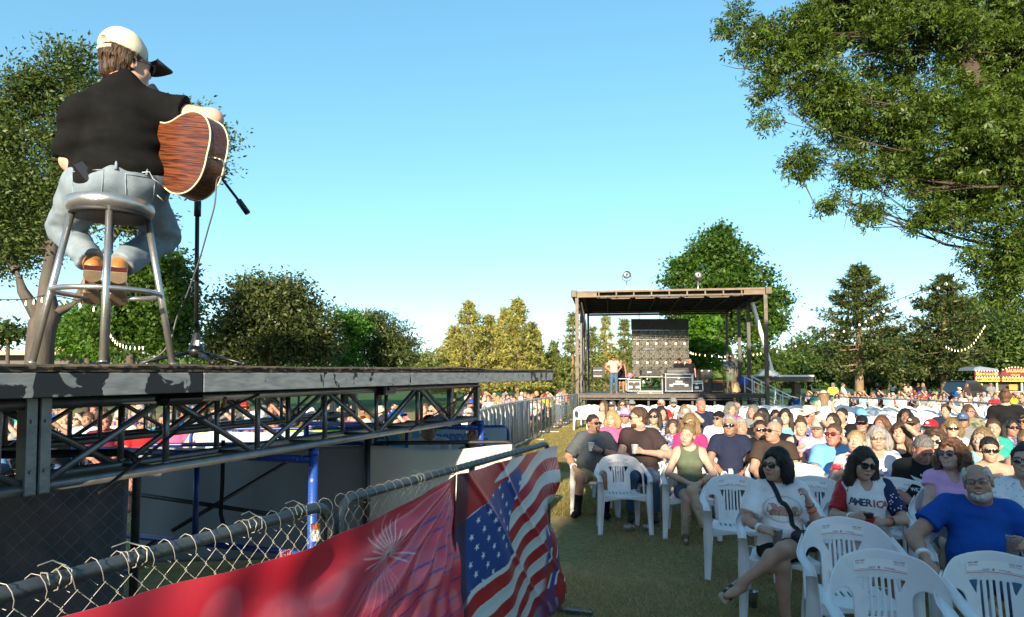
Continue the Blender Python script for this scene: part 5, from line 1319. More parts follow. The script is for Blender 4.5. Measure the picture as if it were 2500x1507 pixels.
_EDG = [(0, 1), (2, 3), (4, 5), (6, 7), (0, 2), (1, 3), (4, 6), (5, 7), (0, 4), (1, 5), (2, 6), (3, 7)]
_COR = np.array([(i, j, k) for i in (0, 1) for j in (0, 1) for k in (0, 1)])
def surfnet(Fl, xs, ys, zs):
 ins = Fl < 0
 nx, ny, nz = Fl.shape
 c8 = [ins[i:nx - 1 + i, j:ny - 1 + j, k:nz - 1 + k] for (i, j, k) in _COR]
 cnt = sum(c.astype(np.int8) for c in c8)
 act = (cnt > 0) & (cnt < 8)
 ci, cj, ck = np.nonzero(act)
 n = len(ci)
 if n == 0: return np.zeros((0, 3)), np.zeros((0, 4), int)
 idx = np.full(act.shape, -1, dtype=np.int64); idx[act] = np.arange(n)
 vals = np.stack([Fl[ci + i, cj + j, ck + k] for (i, j, k) in _COR], 1)
 acc = np.zeros((n, 3)); w = np.zeros(n)
 for a, b in _EDG:
  va, vb = vals[:, a], vals[:, b]
  m = (va < 0) != (vb < 0)
  t = np.where(m, va / np.where(m, va - vb, 1), 0)
  p = _COR[a] + t[:, None] * (_COR[b] - _COR[a])
  acc += np.where(m[:, None], p, 0); w += m
 acc /= w[:, None]
 V = np.stack([xs[ci] + acc[:, 0] * (xs[ci + 1] - xs[ci]), ys[cj] + acc[:, 1] * (ys[cj + 1] - ys[cj]), zs[ck] + acc[:, 2] * (zs[ck + 1] - zs[ck])], 1)
 Q = []
 for ax in range(3):
  sl0 = [slice(1, -1)] * 3; sl1 = [slice(1, -1)] * 3
  sl0[ax] = slice(0, -1); sl1[ax] = slice(1, None)
  a, b = ins[tuple(sl0)], ins[tuple(sl1)]
  m = np.nonzero(a != b)
  if not len(m[0]): continue
  base = [m[0] + (0 if ax == 0 else 1), m[1] + (0 if ax == 1 else 1), m[2] + (0 if ax == 2 else 1)]
  u, v = [(1, 2), (2, 0), (0, 1)][ax]
  def cell(du, dv):
   c = [base[0].copy(), base[1].copy(), base[2].copy()]; c[u] -= du; c[v] -= dv
   return idx[c[0], c[1], c[2]]
  q = np.stack([cell(1, 1), cell(0, 1), cell(0, 0), cell(1, 0)], 1)
  flip = ~a[m]
  q[flip] = q[flip][:, ::-1]
  Q.append(q)
 Q = np.concatenate(Q)
 Q = Q[(Q >= 0).all(1)]
 return V, Q
def mesh_sdf(sdf, blocks):
 """blocks: [(lo, hi, step)]; the first is the coarse one, the later ones replace it inside their box"""
 VV, QQ, o = [], [], 0
 for bi, (lo, hi, h) in enumerate(blocks):
  lo, hi = np.array(lo, float), np.array(hi, float)
  e = 0 if bi == 0 else 3 * h
  ax = [np.arange(lo[i] - e - h, hi[i] + e + 2 * h, h) for i in range(3)]
  V, Q = surfnet(sdf.eval(*ax), *ax)
  if not len(Q): continue
  c = V[Q].mean(1)
  if bi == 0:
   keep = np.ones(len(Q), bool)
   for (l2, h2, s2) in blocks[1:]: keep &= ~((c > np.array(l2)) & (c < np.array(h2))).all(1)
  else:
   keep = ((c > lo - h * 1.2) & (c < hi + h * 1.2)).all(1)
   for (l2, h2, s2) in blocks[bi + 1:]: keep &= ~((c > np.array(l2)) & (c < np.array(h2))).all(1)
  Q = Q[keep]
  used = np.unique(Q); rm = np.full(len(V), -1); rm[used] = np.arange(len(used))
  VV.append(V[used]); QQ.append(rm[Q] + o); o += len(used)
 return np.concatenate(VV), np.concatenate(QQ)
def sdf_mesh(name, sdf, step, mats, extra=(), pad=.02):
 lo, hi = sdf.bounds()
 V, Q = mesh_sdf(sdf, [(lo - pad, hi + pad, step)] + list(extra))
 return np_mesh(name, V, Q, mats)
# ================================================================== MOULDED WHITE CHAIRS
PLA = mat('white_resin', (.69, .69, .70), .36, scale=7, spec=.5, bump=.04, bscale=40, col2=(.56, .54, .50), thr=(.58, .80))
_N, _L = PLA.node_tree.nodes, PLA.node_tree.links
_oi = _N.new('ShaderNodeObjectInfo'); _mr = _N.new('ShaderNodeMapRange'); _mr.inputs['To Min'].default_value = .86; _mr.inputs['To Max'].default_value = 1.04
_hv = _N.new('ShaderNodeHueSaturation'); _b = _N['Principled BSDF']; _src = _b.inputs['Base Color'].links[0].from_socket
_L.new(_oi.outputs['Random'], _mr.inputs['Value']); _L.new(_mr.outputs[0], _hv.inputs['Value']); _L.new(_src, _hv.inputs['Color']); _L.new(_hv.outputs[0], _b.inputs['Base Color'])
def sd_box2(x, y, cx, cy, hx, hy, r):
 qx, qy = np.abs(x - cx) - hx + r, np.abs(y - cy) - hy + r
 return np.hypot(np.maximum(qx, 0), np.maximum(qy, 0)) + np.minimum(np.maximum(qx, qy), 0) - r
def sd_cap2(x, y, ax, ay, bx, by, r):
 dx, dy = bx - ax, by - ay; h = np.clip(((x - ax) * dx + (y - ay) * dy) / (dx * dx + dy * dy), 0, 1)
 return np.hypot(x - ax - h * dx, y - ay - h * dy) - r
def sd_tri2(x, y, p):
 p = [np.array(q, float) for q in p]; d = None
 n = len(p); c = sum(p) / n
 for i in range(n):
  a, b = p[i], p[(i + 1) % n]; e = b - a; nx, ny = e[1], -e[0]; L_ = math.hypot(nx, ny); nx, ny = nx / L_, ny / L_
  if (c[0] - a[0]) * nx + (c[1] - a[1]) * ny > 0: nx, ny = -nx, -ny
  q = (x - a[0]) * nx + (y - a[1]) * ny; d = q if d is None else np.maximum(d, q)
 return d
def back_sheet(hs):
 xs = np.arange(-.345, .346 + hs, hs); ts = np.arange(.385, .885, hs); ds = np.arange(-.009, .0095, .003 if hs < .01 else .0045)
 X, T, D = np.meshgrid(xs, ts, ds, indexing='ij')
 ax = np.abs(X)
 top = .855 - .02 * (ax / .2) ** 2 - np.where(ax > .2, .9 * (ax - .2) ** 1.35, 0) * 1.1
 d2 = np.maximum(T - top, ax - .33)
 d2 = np.maximum(d2, .40 - T)
 hole = np.maximum(sd_box2(ax, T, .222, .52, .080, .165, .075), -(ax - .135))
 d2 = np.maximum(d2, -hole)
 for i in range(5):
  c = (i - 2) * .030; d2 = np.maximum(d2, -sd_cap2(X, T, c, .53, c, .705, .0065))
 tri = sd_tri2(ax, T, [(.080, .712), (.118, .712), (.088, .655)]) - .003
 d2 = np.maximum(d2, -tri)
 f = np.maximum(d2, np.abs(D) - .0045)
 return surfnet(f, xs, ts, ds)
def wrap(V):
 x, t, d = V[:, 0], V[:, 1], V[:, 2]
 Rr = .33
 a = x / Rr
 rec = .14 + .20 * np.clip(t - .42, 0, 1) - .10 * np.clip(t - .70, 0, 1)        # recline
 rad_ = Rr + d
 nx = rad_ * np.sin(a) * (1.0 - .05 * (t - .42)); ny = Rr * (np.cos(a) - 1) * 1.15 + d * np.cos(a)
 return np.stack([nx, rec + ny + .03 + d * 0, t - .02 * np.abs(a)], 1)
def chair_parts(hs, n):
 parts = {}
 V, Q = back_sheet(hs)
 V = wrap(V); parts['backrest'] = np_mesh('backrest', V, Q[:, ::-1], [PLA])
 def slab(x, y, z, f):
  sx = .212 + .03 * np.clip((-y) / .22, -1, 1)
  top = .425 + .02 * (np.abs(x) / .22) ** 2 - .015 * np.cos(np.clip(y / .2, -1, 1) * 1.4) + .018 * np.clip((-y - .13) / .1, 0, 1) * 0
  e = np.maximum(np.abs(x) - sx, np.abs(y + .03) - .225)
  d = np.maximum(np.maximum(z - top, top - .014 - z), e)
  skirt = np.maximum(np.maximum(e, -e - .012), np.maximum(z - top, (top - .075 + .045 * np.cos(np.clip(x / .22, -1, 1) * PI / 2) * (np.abs(x) < .2)) - z))
  d = np.minimum(d, skirt)
  for i in range(7):
   c = (i - 3) * .042; d = np.maximum(d, -(np.hypot(np.maximum(np.abs(y - .07) - .05, 0), x - c * (1 + .0 * y)) - .007) )
  return d
 s = Sdf(); s.cap((-.2, -.2, .40), (.2, .16, .42), .05); s.ops = [s.ops[0]]; s.fn(slab)
 xs = np.arange(-.27, .275, hs * 1.1); ys = np.arange(-.28, .22, hs * 1.1); zs = np.arange(.32, .47, max(hs * .6, .004))
 V, Q = surfnet(slab(xs[:, None, None], ys[None, :, None], zs[None, None, :], None), xs, ys, zs)
 parts['seat'] = np_mesh('seat', V, Q, [PLA])
 def plate(path, n_=12):
  """path: (pos, width dir, width, thickness)"""
  mb = MB(); vs = []
  for (p, wd, w, th) in path:
   p = Vector(p); wd = Vector(wd).normalized()
   vs.append((p, wd, w, th))
  P_ = []
  for i, (p, wd, w, th) in enumerate(vs):
   d = (vs[min(i + 1, len(vs) - 1)][0] - vs[max(i - 1, 0)][0]).normalized(); nn = d.cross(wd).normalized()
   for (a, b) in ((-.5, -.3), (-.42, .5), (.42, .5), (.5, -.3), (.40, -.5), (.36, 0), (-.36, 0), (-.40, -.5)):
    P_.append(p + wd * (a * w) + nn * (b * th))
  fs = []
  for i in range(len(vs) - 1):
   for q in range(8): fs.append((i * 8 + q, i * 8 + (q + 1) % 8, (i + 1) * 8 + (q + 1) % 8, (i + 1) * 8 + q))
  fs += [tuple(range(8)), tuple((len(vs) - 1) * 8 + q for q in range(8))[::-1]]
  mb.add(P_, fs, True); return mb
 for sgn, key in ((-1, 'a'), (1, 'b')):
  X = lambda v: (sgn * v[0], v[1], v[2])
  arm = [((.256, .098, .752), (.35, -.2, 1), .034, .010), ((.270, .066, .722), (.5, -.1, 1), .044, .012), ((.286, .03, .690), (.8, -.1, .7), .050, .013), ((.297, -.02, .665), (1, 0, .3), .056, .014), ((.300, -.09, .648), (1, 0, .06), .058, .015), ((.296, -.17, .640), (1, 0, 0), .060, .016), ((.290, -.225, .625), (1, 0, 0), .062, .018), ((.286, -.248, .585), (1, 0, 0), .062, .020)]
  m = plate([(X(p), X(w), a, b) for (p, w, a, b) in arm]); parts['armrest' + key] = m.mesh('armrest', [PLA])
  leg = [((.286, -.249, .59), (1, .1, 0), .062, .024), ((.278, -.250, .47), (1, .2, 0), .075, .028), ((.275, -.252, .40), (1, .35, 0), .090, .03), ((.282, -.262, .20), (1, .4, 0), .068, .03), ((.290, -.272, 0), (1, .4, 0), .052, .03)]
  m = plate([(X(p), X(w), a, b) for (p, w, a, b) in leg]); parts['leg' + key + 'f'] = m.mesh('leg', [PLA])
  leg = [((.215, .165, .44), (1, -.5, 0), .085, .028), ((.222, .195, .30), (1, -.5, 0), .075, .028), ((.235, .255, 0), (1, -.5, 0), .050, .03)]
  m = plate([(X(p), X(w), a, b) for (p, w, a, b) in leg]); parts['leg' + key + 'r'] = m.mesh('leg', [PLA])
 return parts
CH_HI = chair_parts(.0055, 1)
CH_LO = chair_parts(.013, 0)
STK = mat('sticker_white', (.74, .73, .73), .45, var=.03); INKR = mat('ink_red', (.50, .09, .07), .5); INKN = mat('ink_navy', (.06, .09, .22), .5)
def sticker():
 out = []
 mb = MB(); n = 12
 def S_(x, t): return Vector(wrap(np.array([[x, t, -.0056]]))[0])
 def S2(x, t, o): return Vector(wrap(np.array([[x, t, -.0056 - o]]))[0])
 W_ = .135
 def strip(x0, x1, t0, t1, o):
  vs = []
  for i in range(n + 1):
   x = x0 + (x1 - x0) * i / n
   for (tt, oo) in ((t0, 0), (t1, 0), (t1, o), (t0, o)): vs.append(S2(x, tt, oo))
  fs = []
  for i in range(n):
   for q in range(4): fs.append((i * 4 + q, i * 4 + (q + 1) % 4, i * 4 + 4 + (q + 1) % 4, i * 4 + 4 + q))
  return vs, fs
 mb.add(*strip(-W_, W_, .748, .806, .0006)); out.append(('sticker', mb.mesh('sticker', [STK]), None))
 mb = MB(); mb.add(*strip(-W_ + .002, W_ - .002, .7495, .7525, .0010)); mr = mb.mesh('red_line', [INKR])
 mb = MB(); mb.add(*strip(-W_ + .002, -.018, .7575, .759, .0010)); mb.add(*strip(.055, W_ - .002, .7575, .759, .0010)); mn = mb.mesh('blue_line', [INKN])
 lt = []
 def txt(tx, size, x, t, ink, bold=.0):
  o = text_mesh(tx, size, ink, 'print', 0.0004, bold=bold); me = o.data; bpy.data.objects.remove(o)
  for v in me.vertices:
   p = S2(x + v.co.x, t + v.co.y, .0009 + max(v.co.z, 0)); v.co = p
  return me
 lt.append(txt('HAYS', .014, -.035, .7625, INKN)); lt.append(txt('KANSAS', .014, .052, .7625, INKN))
 lt.append(txt('WILD WEST', .0105, -.098, .800, INKN, .0003)); lt.append(txt('WILD WEST', .0105, .098, .800, INKN, .0003))
 lt.append(txt('FESTIVAL', .013, -.098, .788, INKR)); lt.append(txt('FESTIVAL', .013, .098, .788, INKR))
 st = MB(); st.prism([(.009 * (1 if k % 2 == 0 else .42) * math.sin(k * PI / 5), .009 * (1 if k % 2 == 0 else .42) * math.cos(k * PI / 5)) for k in range(10)][::-1], 0, .0004)
 me = st.mesh('print', [INKR])
 for v in me.vertices: v.co = S2(v.co.x, .7625 + v.co.y, .0009 + v.co.z)
 lt.append(me)
 return out, mr, mn, lt
STICK = sticker()
def make_chair(label, x, y, rz=0, hi=False, group=None, stick=None):
 t = thing('plastic_chair', label, 'chair', (x, y, 0), rz, group)
 P_ = CH_HI if hi else CH_LO
 for k, me in P_.items(): link(me.name.split('.')[0], me, t)
 if stick if stick is not None else hi:
  (a, mr, mn, lt) = STICK
  s_ = link('sticker', a[0][1], t)
  link('red_line', mr, s_); link('blue_line', mn, s_)
  for q in lt: link('print', q, s_)
 return t
GC = 'white chairs in the front rows'
for (lab, u, vtop, d, rz) in [('nearest empty white chair, in front of the man in the blue shirt', 2160, 1357, 3.39, -.24),
        ('empty white chair directly behind and left of the nearest empty chair', 2065, 1268, 4.25, -.20),
        ('empty white chair cut off by the lower right corner', 2440, 1385, 3.35, -.34),
        ('sunlit empty white chair in front of the man in the dark brown polo', 1514, 1110, 8.1, .02),
        ('empty white chair left of the woman with the black crossbody bag', 1790, 1155, 6.3, -.16),
        ('empty white chair between the navy polo man and the woman in the olive tank top', 1715, 1105, 8.7, -.16),
        ('empty white chair behind the woman with the black crossbody bag', 1955, 1140, 7.2, -.2),
        ('empty white chair between the crossbody bag woman and the sequin sleeve woman', 1985, 1172, 6.2, -.25),
        ('empty white chair right of the sequin sleeve woman', 2190, 1175, 6.1, -.3)]:
 make_chair(lab, gx(u, d), d, rz, True, GC)
# ================================================================== PEOPLE
def A_(*v): return np.array(v, float)
def fcap(s, a, b, ra, rb, k=.03):
 """capsule with a flat far end (sleeves, trouser legs)"""
 a, b = A_(*a), A_(*b); d = b - a; L_ = np.linalg.norm(d); n = d / L_
 R = max(ra, rb); lo = np.minimum(a, b) - R; hi = np.maximum(a, b) + R
 def f(X, Y, Z, cur):
  px, py, pz = X - a[0], Y - a[1], Z - a[2]
  t = (px * n[0] + py * n[1] + pz * n[2]); h = np.clip(t / L_, 0, 1)
  D = np.sqrt((px - h * d[0]) ** 2 + (py - h * d[1]) ** 2 + (pz - h * d[2]) ** 2) - (ra + (rb - ra) * h)
  D = np.maximum(D, t - L_)
  hh = np.maximum(k - np.abs(cur - D), 0) / k
  return np.minimum(cur, D) - hh * hh * k * .25
 s.ops.append(('fn', f, 0, False, lo - .06, hi + .06)); return s
def head_matrix(pos, yaw=0, pitch=0, roll=0, base=0.0):
 """yaw > 0 turns towards -x for a figure that faces -y; pitch > 0 looks up"""
 R = Matrix.Rotation(base, 4, 'Z') @ Matrix.Rotation(-rad(yaw), 4, 'Z') @ Matrix.Rotation(-rad(pitch), 4, 'X') @ Matrix.Rotation(rad(roll), 4, 'Y')
 return Matrix.Translation(Vector(pos)) @ R
class Fig:
 DEF = dict(pel=(0, .03, .50), chest=(0, .085, .86), neck=(0, .115, 1.045), head=(0, .085, 1.185), shL=(.175, .105, .985), shR=(-.175, .105, .985),
    elL=(.245, -.02, .735), elR=(-.245, -.02, .735), wrL=(.10, -.25, .640), wrR=(-.10, -.25, .640),
    hipL=(.085, 0, .49), hipR=(-.085, 0, .49), knL=(.13, -.44, .50), knR=(-.13, -.44, .50), anL=(.135, -.40, .055), anR=(-.135, -.40, .055), toL=(.155, -.56, .005), toR=(-.155, -.56, .005))
 def __init__(s, g=0., bust=0., fem=False, yaw=0, pitch=0, roll=0, hs=1.0, base=0.0, arm=1.0, legw=1.0, feet=True, handL=None, handR=None, **j):
  base_ = dict(Fig.DEF)
  if fem: base_.update(shL=(.152, .105, .975), shR=(-.152, .105, .975), elL=(.215, -.02, .735), elR=(-.215, -.02, .735))
  s.j = {k: A_(*v) for k, v in {**base_, **j}.items()}
  s.g, s.bust, s.fem, s.hs, s.arm, s.legw, s.feet = g, bust, fem, hs, arm, legw, feet
  s.M = head_matrix(s.j['head'], yaw, pitch, roll, base) @ Matrix.Scale(hs, 4)
  s.handL, s.handR = handL, handR
  J = s.j
  sv = norm(J['shL'] - J['shR']); up = norm(J['neck'] - J['pel']); fr = norm(np.cross(sv, up)); up = norm(np.cross(fr, sv))
  s.sv, s.up, s.fr = sv, up, fr
  s.R = np.stack([sv, -fr, up], 1)
  s.blocks = []
 def H(s, x, y, z): return np.array(s.M @ Vector((x, y, z)))
 def torso(s, S, o=0.0):
  J = s.j; R = s.R; f = s.fr; g = s.g; w = .9 if s.fem else 1.0
  S.ell(J['pel'], (.160 + g * .45 + o, .125 + g * .35 + o, .125 + o), R, .05)
  b = J['pel'] * .56 + J['chest'] * .44
  S.ell(b + f * (.01 + g * .45), (.138 * (.92 if s.fem else 1) + g * .62 + o, .108 + g * .75 + o, .165 + o), R, .08)
  S.ell(J['chest'] + s.up * .01 + f * (.008 + g * .08), (.152 * w + g * .32 + o, .105 + g * .30 + o, .165 + o), R, .08)
  S.cap(J['shL'] * .88 + J['shR'] * .12 - s.up * .015, J['shR'] * .88 + J['shL'] * .12 - s.up * .015, .054 * w + g * .08 + o, k=.06)
  for a in ('shL', 'shR'): S.ell(J[a] - s.up * .012, (.054 * w + g * .1 + o,) * 3, None, .05)
  for a in (J['shL'], J['shR']):
   S.cap(J['neck'] + s.up * .004 - f * .012, J['neck'] * .2 + a * .8 - s.up * .004, .044 + o, .046 + o, .05)
  if s.bust:
   for q in (-1, 1): S.ell(J['chest'] + f * (.085 + s.bust * .3) + s.sv * q * .072 - s.up * .035, (.055 + s.bust * .4 + o, .055 + s.bust * .5 + o, .055 + s.bust * .35 + o), R, .05)
  return S
 def body(s, hi=True):
  J = s.j; S = Sdf(); s.torso(S); a = s.arm * (.86 if s.fem else 1.0) * (1 + s.g * .9); l = s.legw * (1 + s.g * .5)
  nb = .050 if s.fem else .060
  S.cap(J['neck'] - s.up * .02, s.H(0, .02, -.085), nb + s.g * .12, nb * .95 + s.g * .1, .04)
  for q in 'LR':
   sh, el, wr = J['sh' + q], J['el' + q], J['wr' + q]
   S.cap(sh, el, .053 * a, .042 * a, .035); m = el * .62 + wr * .38
   S.cap(el, m, .042 * a, .041 * a, .025); S.cap(m, wr, .040 * a, .0275 * (1 + .3 * s.g), .025)
   hp, kn, an, to = J['hip' + q], J['kn' + q], J['an' + q], J['to' + q]
   S.cap(hp, kn, .092 * l, .061 * l, .045); S.cap(kn, an, .056 * l, .036 * l, .03)
   cal = kn * .66 + an * .34; bk = norm(an - kn); back = np.cross(np.cross(bk, kn - hp), bk); back = -norm(back) if np.linalg.norm(back) > 1e-6 else A_(0, 1, 0)
   S.ell(cal + back * .018, (.050 * l, .050 * l, .10), None, .03)
   if s.feet:
    hl = an + A_(0, 0, -.045) - norm(to - an) * .03
    S.cap(hl, to * .5 + an * .5 + A_(0, 0, -.02), .034, .034, .03); S.cap(to * .5 + an * .5 + A_(0, 0, -.02), to, .034, .024, .03)
   hd = s.handL if q == 'L' else s.handR
   if hd and hi: s.hand(S, wr, hd, q)
   else:
    d = norm(wr - el); S.cap(wr, wr + d * .075, .034, .036, .02); S.cap(wr + d * .08, wr + d * .14, .034, .022, .02)
  s.headsdf(S, hi)
  s.S = S
  return S
 def hand(s, S, wr, hd, q):
  f, n, curl, spr = norm(A_(*hd[0])), norm(A_(*hd[1])), hd[2], (hd[3] if len(hd) > 3 else .0)
  n = norm(n - f * (n @ f)); w = np.cross(f, n)
  sg = hd[4] if len(hd) > 4 else 1
  w = w * sg                                       # towards the thumb
  k = 1.0 if not s.fem else .9
  offs = [.030, .0105, -.009, -.027]; lens = [.070, .078, .072, .056]
  for i in range(4):
   kn = wr + f * (.088 - (.004, 0, .004, .012)[i]) * k + w * offs[i] * k
   S.cap(wr + f * .012 + w * offs[i] * .55, kn, .0145 * k, .0125 * k, .012)
   p = kn; c = 0.0
   for jx, fr_ in enumerate((.45, .30, .25)):
    c += curl * (.75 if jx == 0 else 1.0) * (1 + .06 * i)
    d = f * math.cos(c) + n * math.sin(c) + w * (spr * (1.5 - i) * .5)
    e = p + norm(d) * lens[i] * fr_ * k
    r0 = (.0098, .0088, .0078)[jx] * k; S.cap(p, e, r0, r0 * .92, .003); p = e
  t0 = wr + f * .022 + w * .022 * k; t1 = t0 + norm(f * .62 + w * .75 + n * .35) * .040 * k
  S.cap(t0, t1, .0155 * k, .0125 * k, .012)
  t2 = t1 + norm(f * .85 + w * .25 + n * (.25 + curl * .4)) * .033 * k; t3 = t2 + norm(f * .8 - w * .05 + n * (.3 + curl * .7)) * .026 * k
  S.cap(t1, t2, .0112 * k, .0105 * k, .004); S.cap(t2, t3, .0102 * k, .0082 * k, .003)
  c = wr + f * .085; s.blocks.append((c - .115, c + .115, .0048))
 def headsdf(s, S, hi=True):
  H, h = s.H, s.hs; R = np.array(s.M.to_3x3()) / h
  E = lambda c, r, k, sub=False: S.ell(H(*c), np.array(r) * h, R, k * h, sub)
  Cp = lambda a, b, ra, rb, k, sub=False: S.cap(H(*a), H(*b), ra * h, rb * h, k * h, sub)
  fm = s.fem
  E((0, .014, .036), (.0745, .094, .088), .02)
  E((0, -.030, -.040), (.058 if fm else .061, .062, .078), .03)
  E((0, -.02, -.062), (.054 if fm else .062, .058, .045), .03)                # jaw
  E((0, -.070, -.098), (.020 if fm else .026, .020, .017), .03)          # chin
  if hi is None:
   Cp((0, -.092, .010), (0, -.106, -.030), .009, .013, .015)
   for q in (-1, 1): E((q * .076, .012, -.006), (.011, .02, .03), .01)
   return
  for q in (-1, 1):
   E((q * .040, -.060, -.028), (.024, .024, .022), .03)               # cheek
   E((q * .031, -.097, .001), (.019, .014, .012), .014, True)         # socket
   E((q * .031, -.0775, .002), (.0165, .0135, .0125), .006)            # lids
   E((q * .078, .012, -.004), (.011, .020, .031), .012); E((q * .086, .008, -.002), (.006, .011, .018), .006, True)
  Cp((-.034, -.084, .026), (.034, -.084, .026), .013, .013, .02)         # brow
  Cp((0, -.089, .012), (0, -.108, -.024), .0085, .0115, .014)            # nose
  for q in (-1, 1): E((q * .0115, -.100, -.030), (.0085, .0095, .008), .008)
  E((0, -.090, -.060), (.024, .012, .008), .010); E((0, -.088, -.071), (.020, .012, .0075), .008)
  E((0, -.105, -.0655), (.026, .010, .0022), .004, True)
 def mesh(s, name, mats, hi=True, step=None):
  S = s.body(hi)
  lo, hi_ = S.bounds(); blocks = [(lo - .02, hi_ + .02, step or (.012 if hi else .02))]
  if hi:
   c = s.H(0, -.01, .0); r = .15 * s.hs
   blocks += s.blocks
   blocks.append((c - A_(r, r, .135), c + A_(r, r, r), .0052))
  else:
   c = s.H(0, -.01, .0); r = .13 * s.hs; blocks.append((c - A_(r, r, .13), c + A_(r, r, r), .0072))
  V, Q = mesh_sdf(S, blocks)
  me = np_mesh(name, V, Q, mats)
  if hi and len(mats) > 1:
   C = V[Q].mean(1); Mi = np.array(s.M.inverted()); L_ = C @ Mi[:3, :3].T + Mi[:3, 3]
   lip = (np.abs(L_[:, 0]) < .024) & (np.abs(L_[:, 2] + .0655) < .0105 - .006 * (np.abs(L_[:, 0]) / .024) ** 2) & (L_[:, 1] < -.080)
   me.polygons.foreach_set('material_index', lip.astype(np.int32))
  return me
 # ---- clothes
 def shirt(s, off=.013, sleeve=.6, neck='crew', hem=.06, loose=.016, wr=1.0, seed=0):
  J = s.j; S = Sdf(); s.torso(S, off); a = s.arm * (.86 if s.fem else 1.0) * (1 + s.g * .9)
  up, f = s.up, s.fr
  if sleeve:
   for q in 'LR':
    sh, el, wrp = J['sh' + q], J['el' + q], J['wr' + q]
    sv_ = sleeve[q] if isinstance(sleeve, dict) else sleeve
    if sv_ <= 1:
     e = sh + (el - sh) * sv_; fcap(S, sh, e, .053 * a + off + .004, .047 * a + off + loose, .035)
    else:
     S.cap(sh, el, .053 * a + off + .004, .044 * a + off + loose, .035); fcap(S, el, el + (wrp - el) * (sv_ - 1), .043 * a + off + loose, .036 * a + off + loose, .03)
  S.cut(J['pel'] - up * hem, -up)
  nb = J['neck']
  if neck in ('crew', 'polo', 'v'): S.ell(nb + up * .045 + f * .012, (.072 + s.g * .1, .072 + s.g * .1, .05), s.R, .01, True)
  if neck in ('v', 'scoop'): S.ell(nb + f * .085 - up * .05, (.05, .07, .09), s.R, .012, True)
  if neck == 'scoop': S.ell(nb + up * .04 + f * .03, (.10, .10, .06), s.R, .012, True)
  if neck == 'tank':
   S.ell(nb + up * .03 + f * .05, (.085, .14, .115), s.R, .012, True); S.ell(nb + up * .01 - f * .05, (.085, .10, .085), s.R, .012, True)
   for q in ('shL', 'shR'):
    d = norm(J[q] - nb); S.ell(J[q] + d * .045 + up * .005, (.095, .16, .135), s.R, .02, True)
  if neck == 'strapless': S.cut(J['chest'] + up * .06, up)
  if wr:
   S.noise(.0085 * wr, (6, 6, 12), (seed, 3, 5)); S.noise(.0055 * wr, (13, 13, 26), (1, seed, 9))
  return S
 def collar(s):
  J = s.j; S = Sdf(); up, f = s.up, s.fr; nb = J['neck']
  for q in (-1, 1):
   pts = [nb - f * .075 + up * .035, nb - f * .03 + s.sv * q * .078 + up * .028, nb + f * .045 + s.sv * q * .062 - up * .012, nb + f * .085 + s.sv * q * .045 - up * .055]
   for a, b in zip(pts[:-1], pts[1:]): S.cap(a, b, .014, .013, .01)
  S.noise(.003, 25)
  return S
 def bottoms(s, frac=.8, off=.012, loose=.012, seed=0, wr=1.0):
  J = s.j; S = Sdf(); l = s.legw * (1 + s.g * .5); R = s.R; g = s.g
  S.ell(J['pel'] - s.up * .005, (.163 + g * .45 + off, .128 + g * .35 + off, .125 + off), R, .05)
  for q in 'LR':
   hp, kn, an = J['hip' + q], J['kn' + q], J['an' + q]
   if frac <= 1: fcap(S, hp, hp + (kn - hp) * frac, .092 * l + off, .066 * l + off + loose, .045)
   else:
    S.cap(hp, kn, .092 * l + off, .064 * l + off, .045); fcap(S, kn, kn + (an - kn) * (frac - 1), .060 * l + off, .046 * l + off + loose, .03)
  S.cut(J['pel'] + s.up * .10, s.up)
  if wr: S.noise(.007 * wr, (9, 9, 9), (seed, 1, 7)); S.noise(.004 * wr, (20, 20, 20), (3, seed, 2))
  return S
 def shoe(s, q, h=.038):
  J = s.j; S = Sdf(); an, to = J['an' + q], J['to' + q]; d = norm((to - an) * A_(1, 1, 0.3))
  hl = an + A_(0, 0, -.045) - d * .035; m = an * .45 + to * .55 + A_(0, 0, -.018)
  S.cap(hl, m, h + .004, h + .004, .03); S.cap(m, to, h + .003, h - .006, .03); S.cap(an + A_(0, 0, -.03), an + A_(0, 0, .01), .045, .043, .02)
  return S
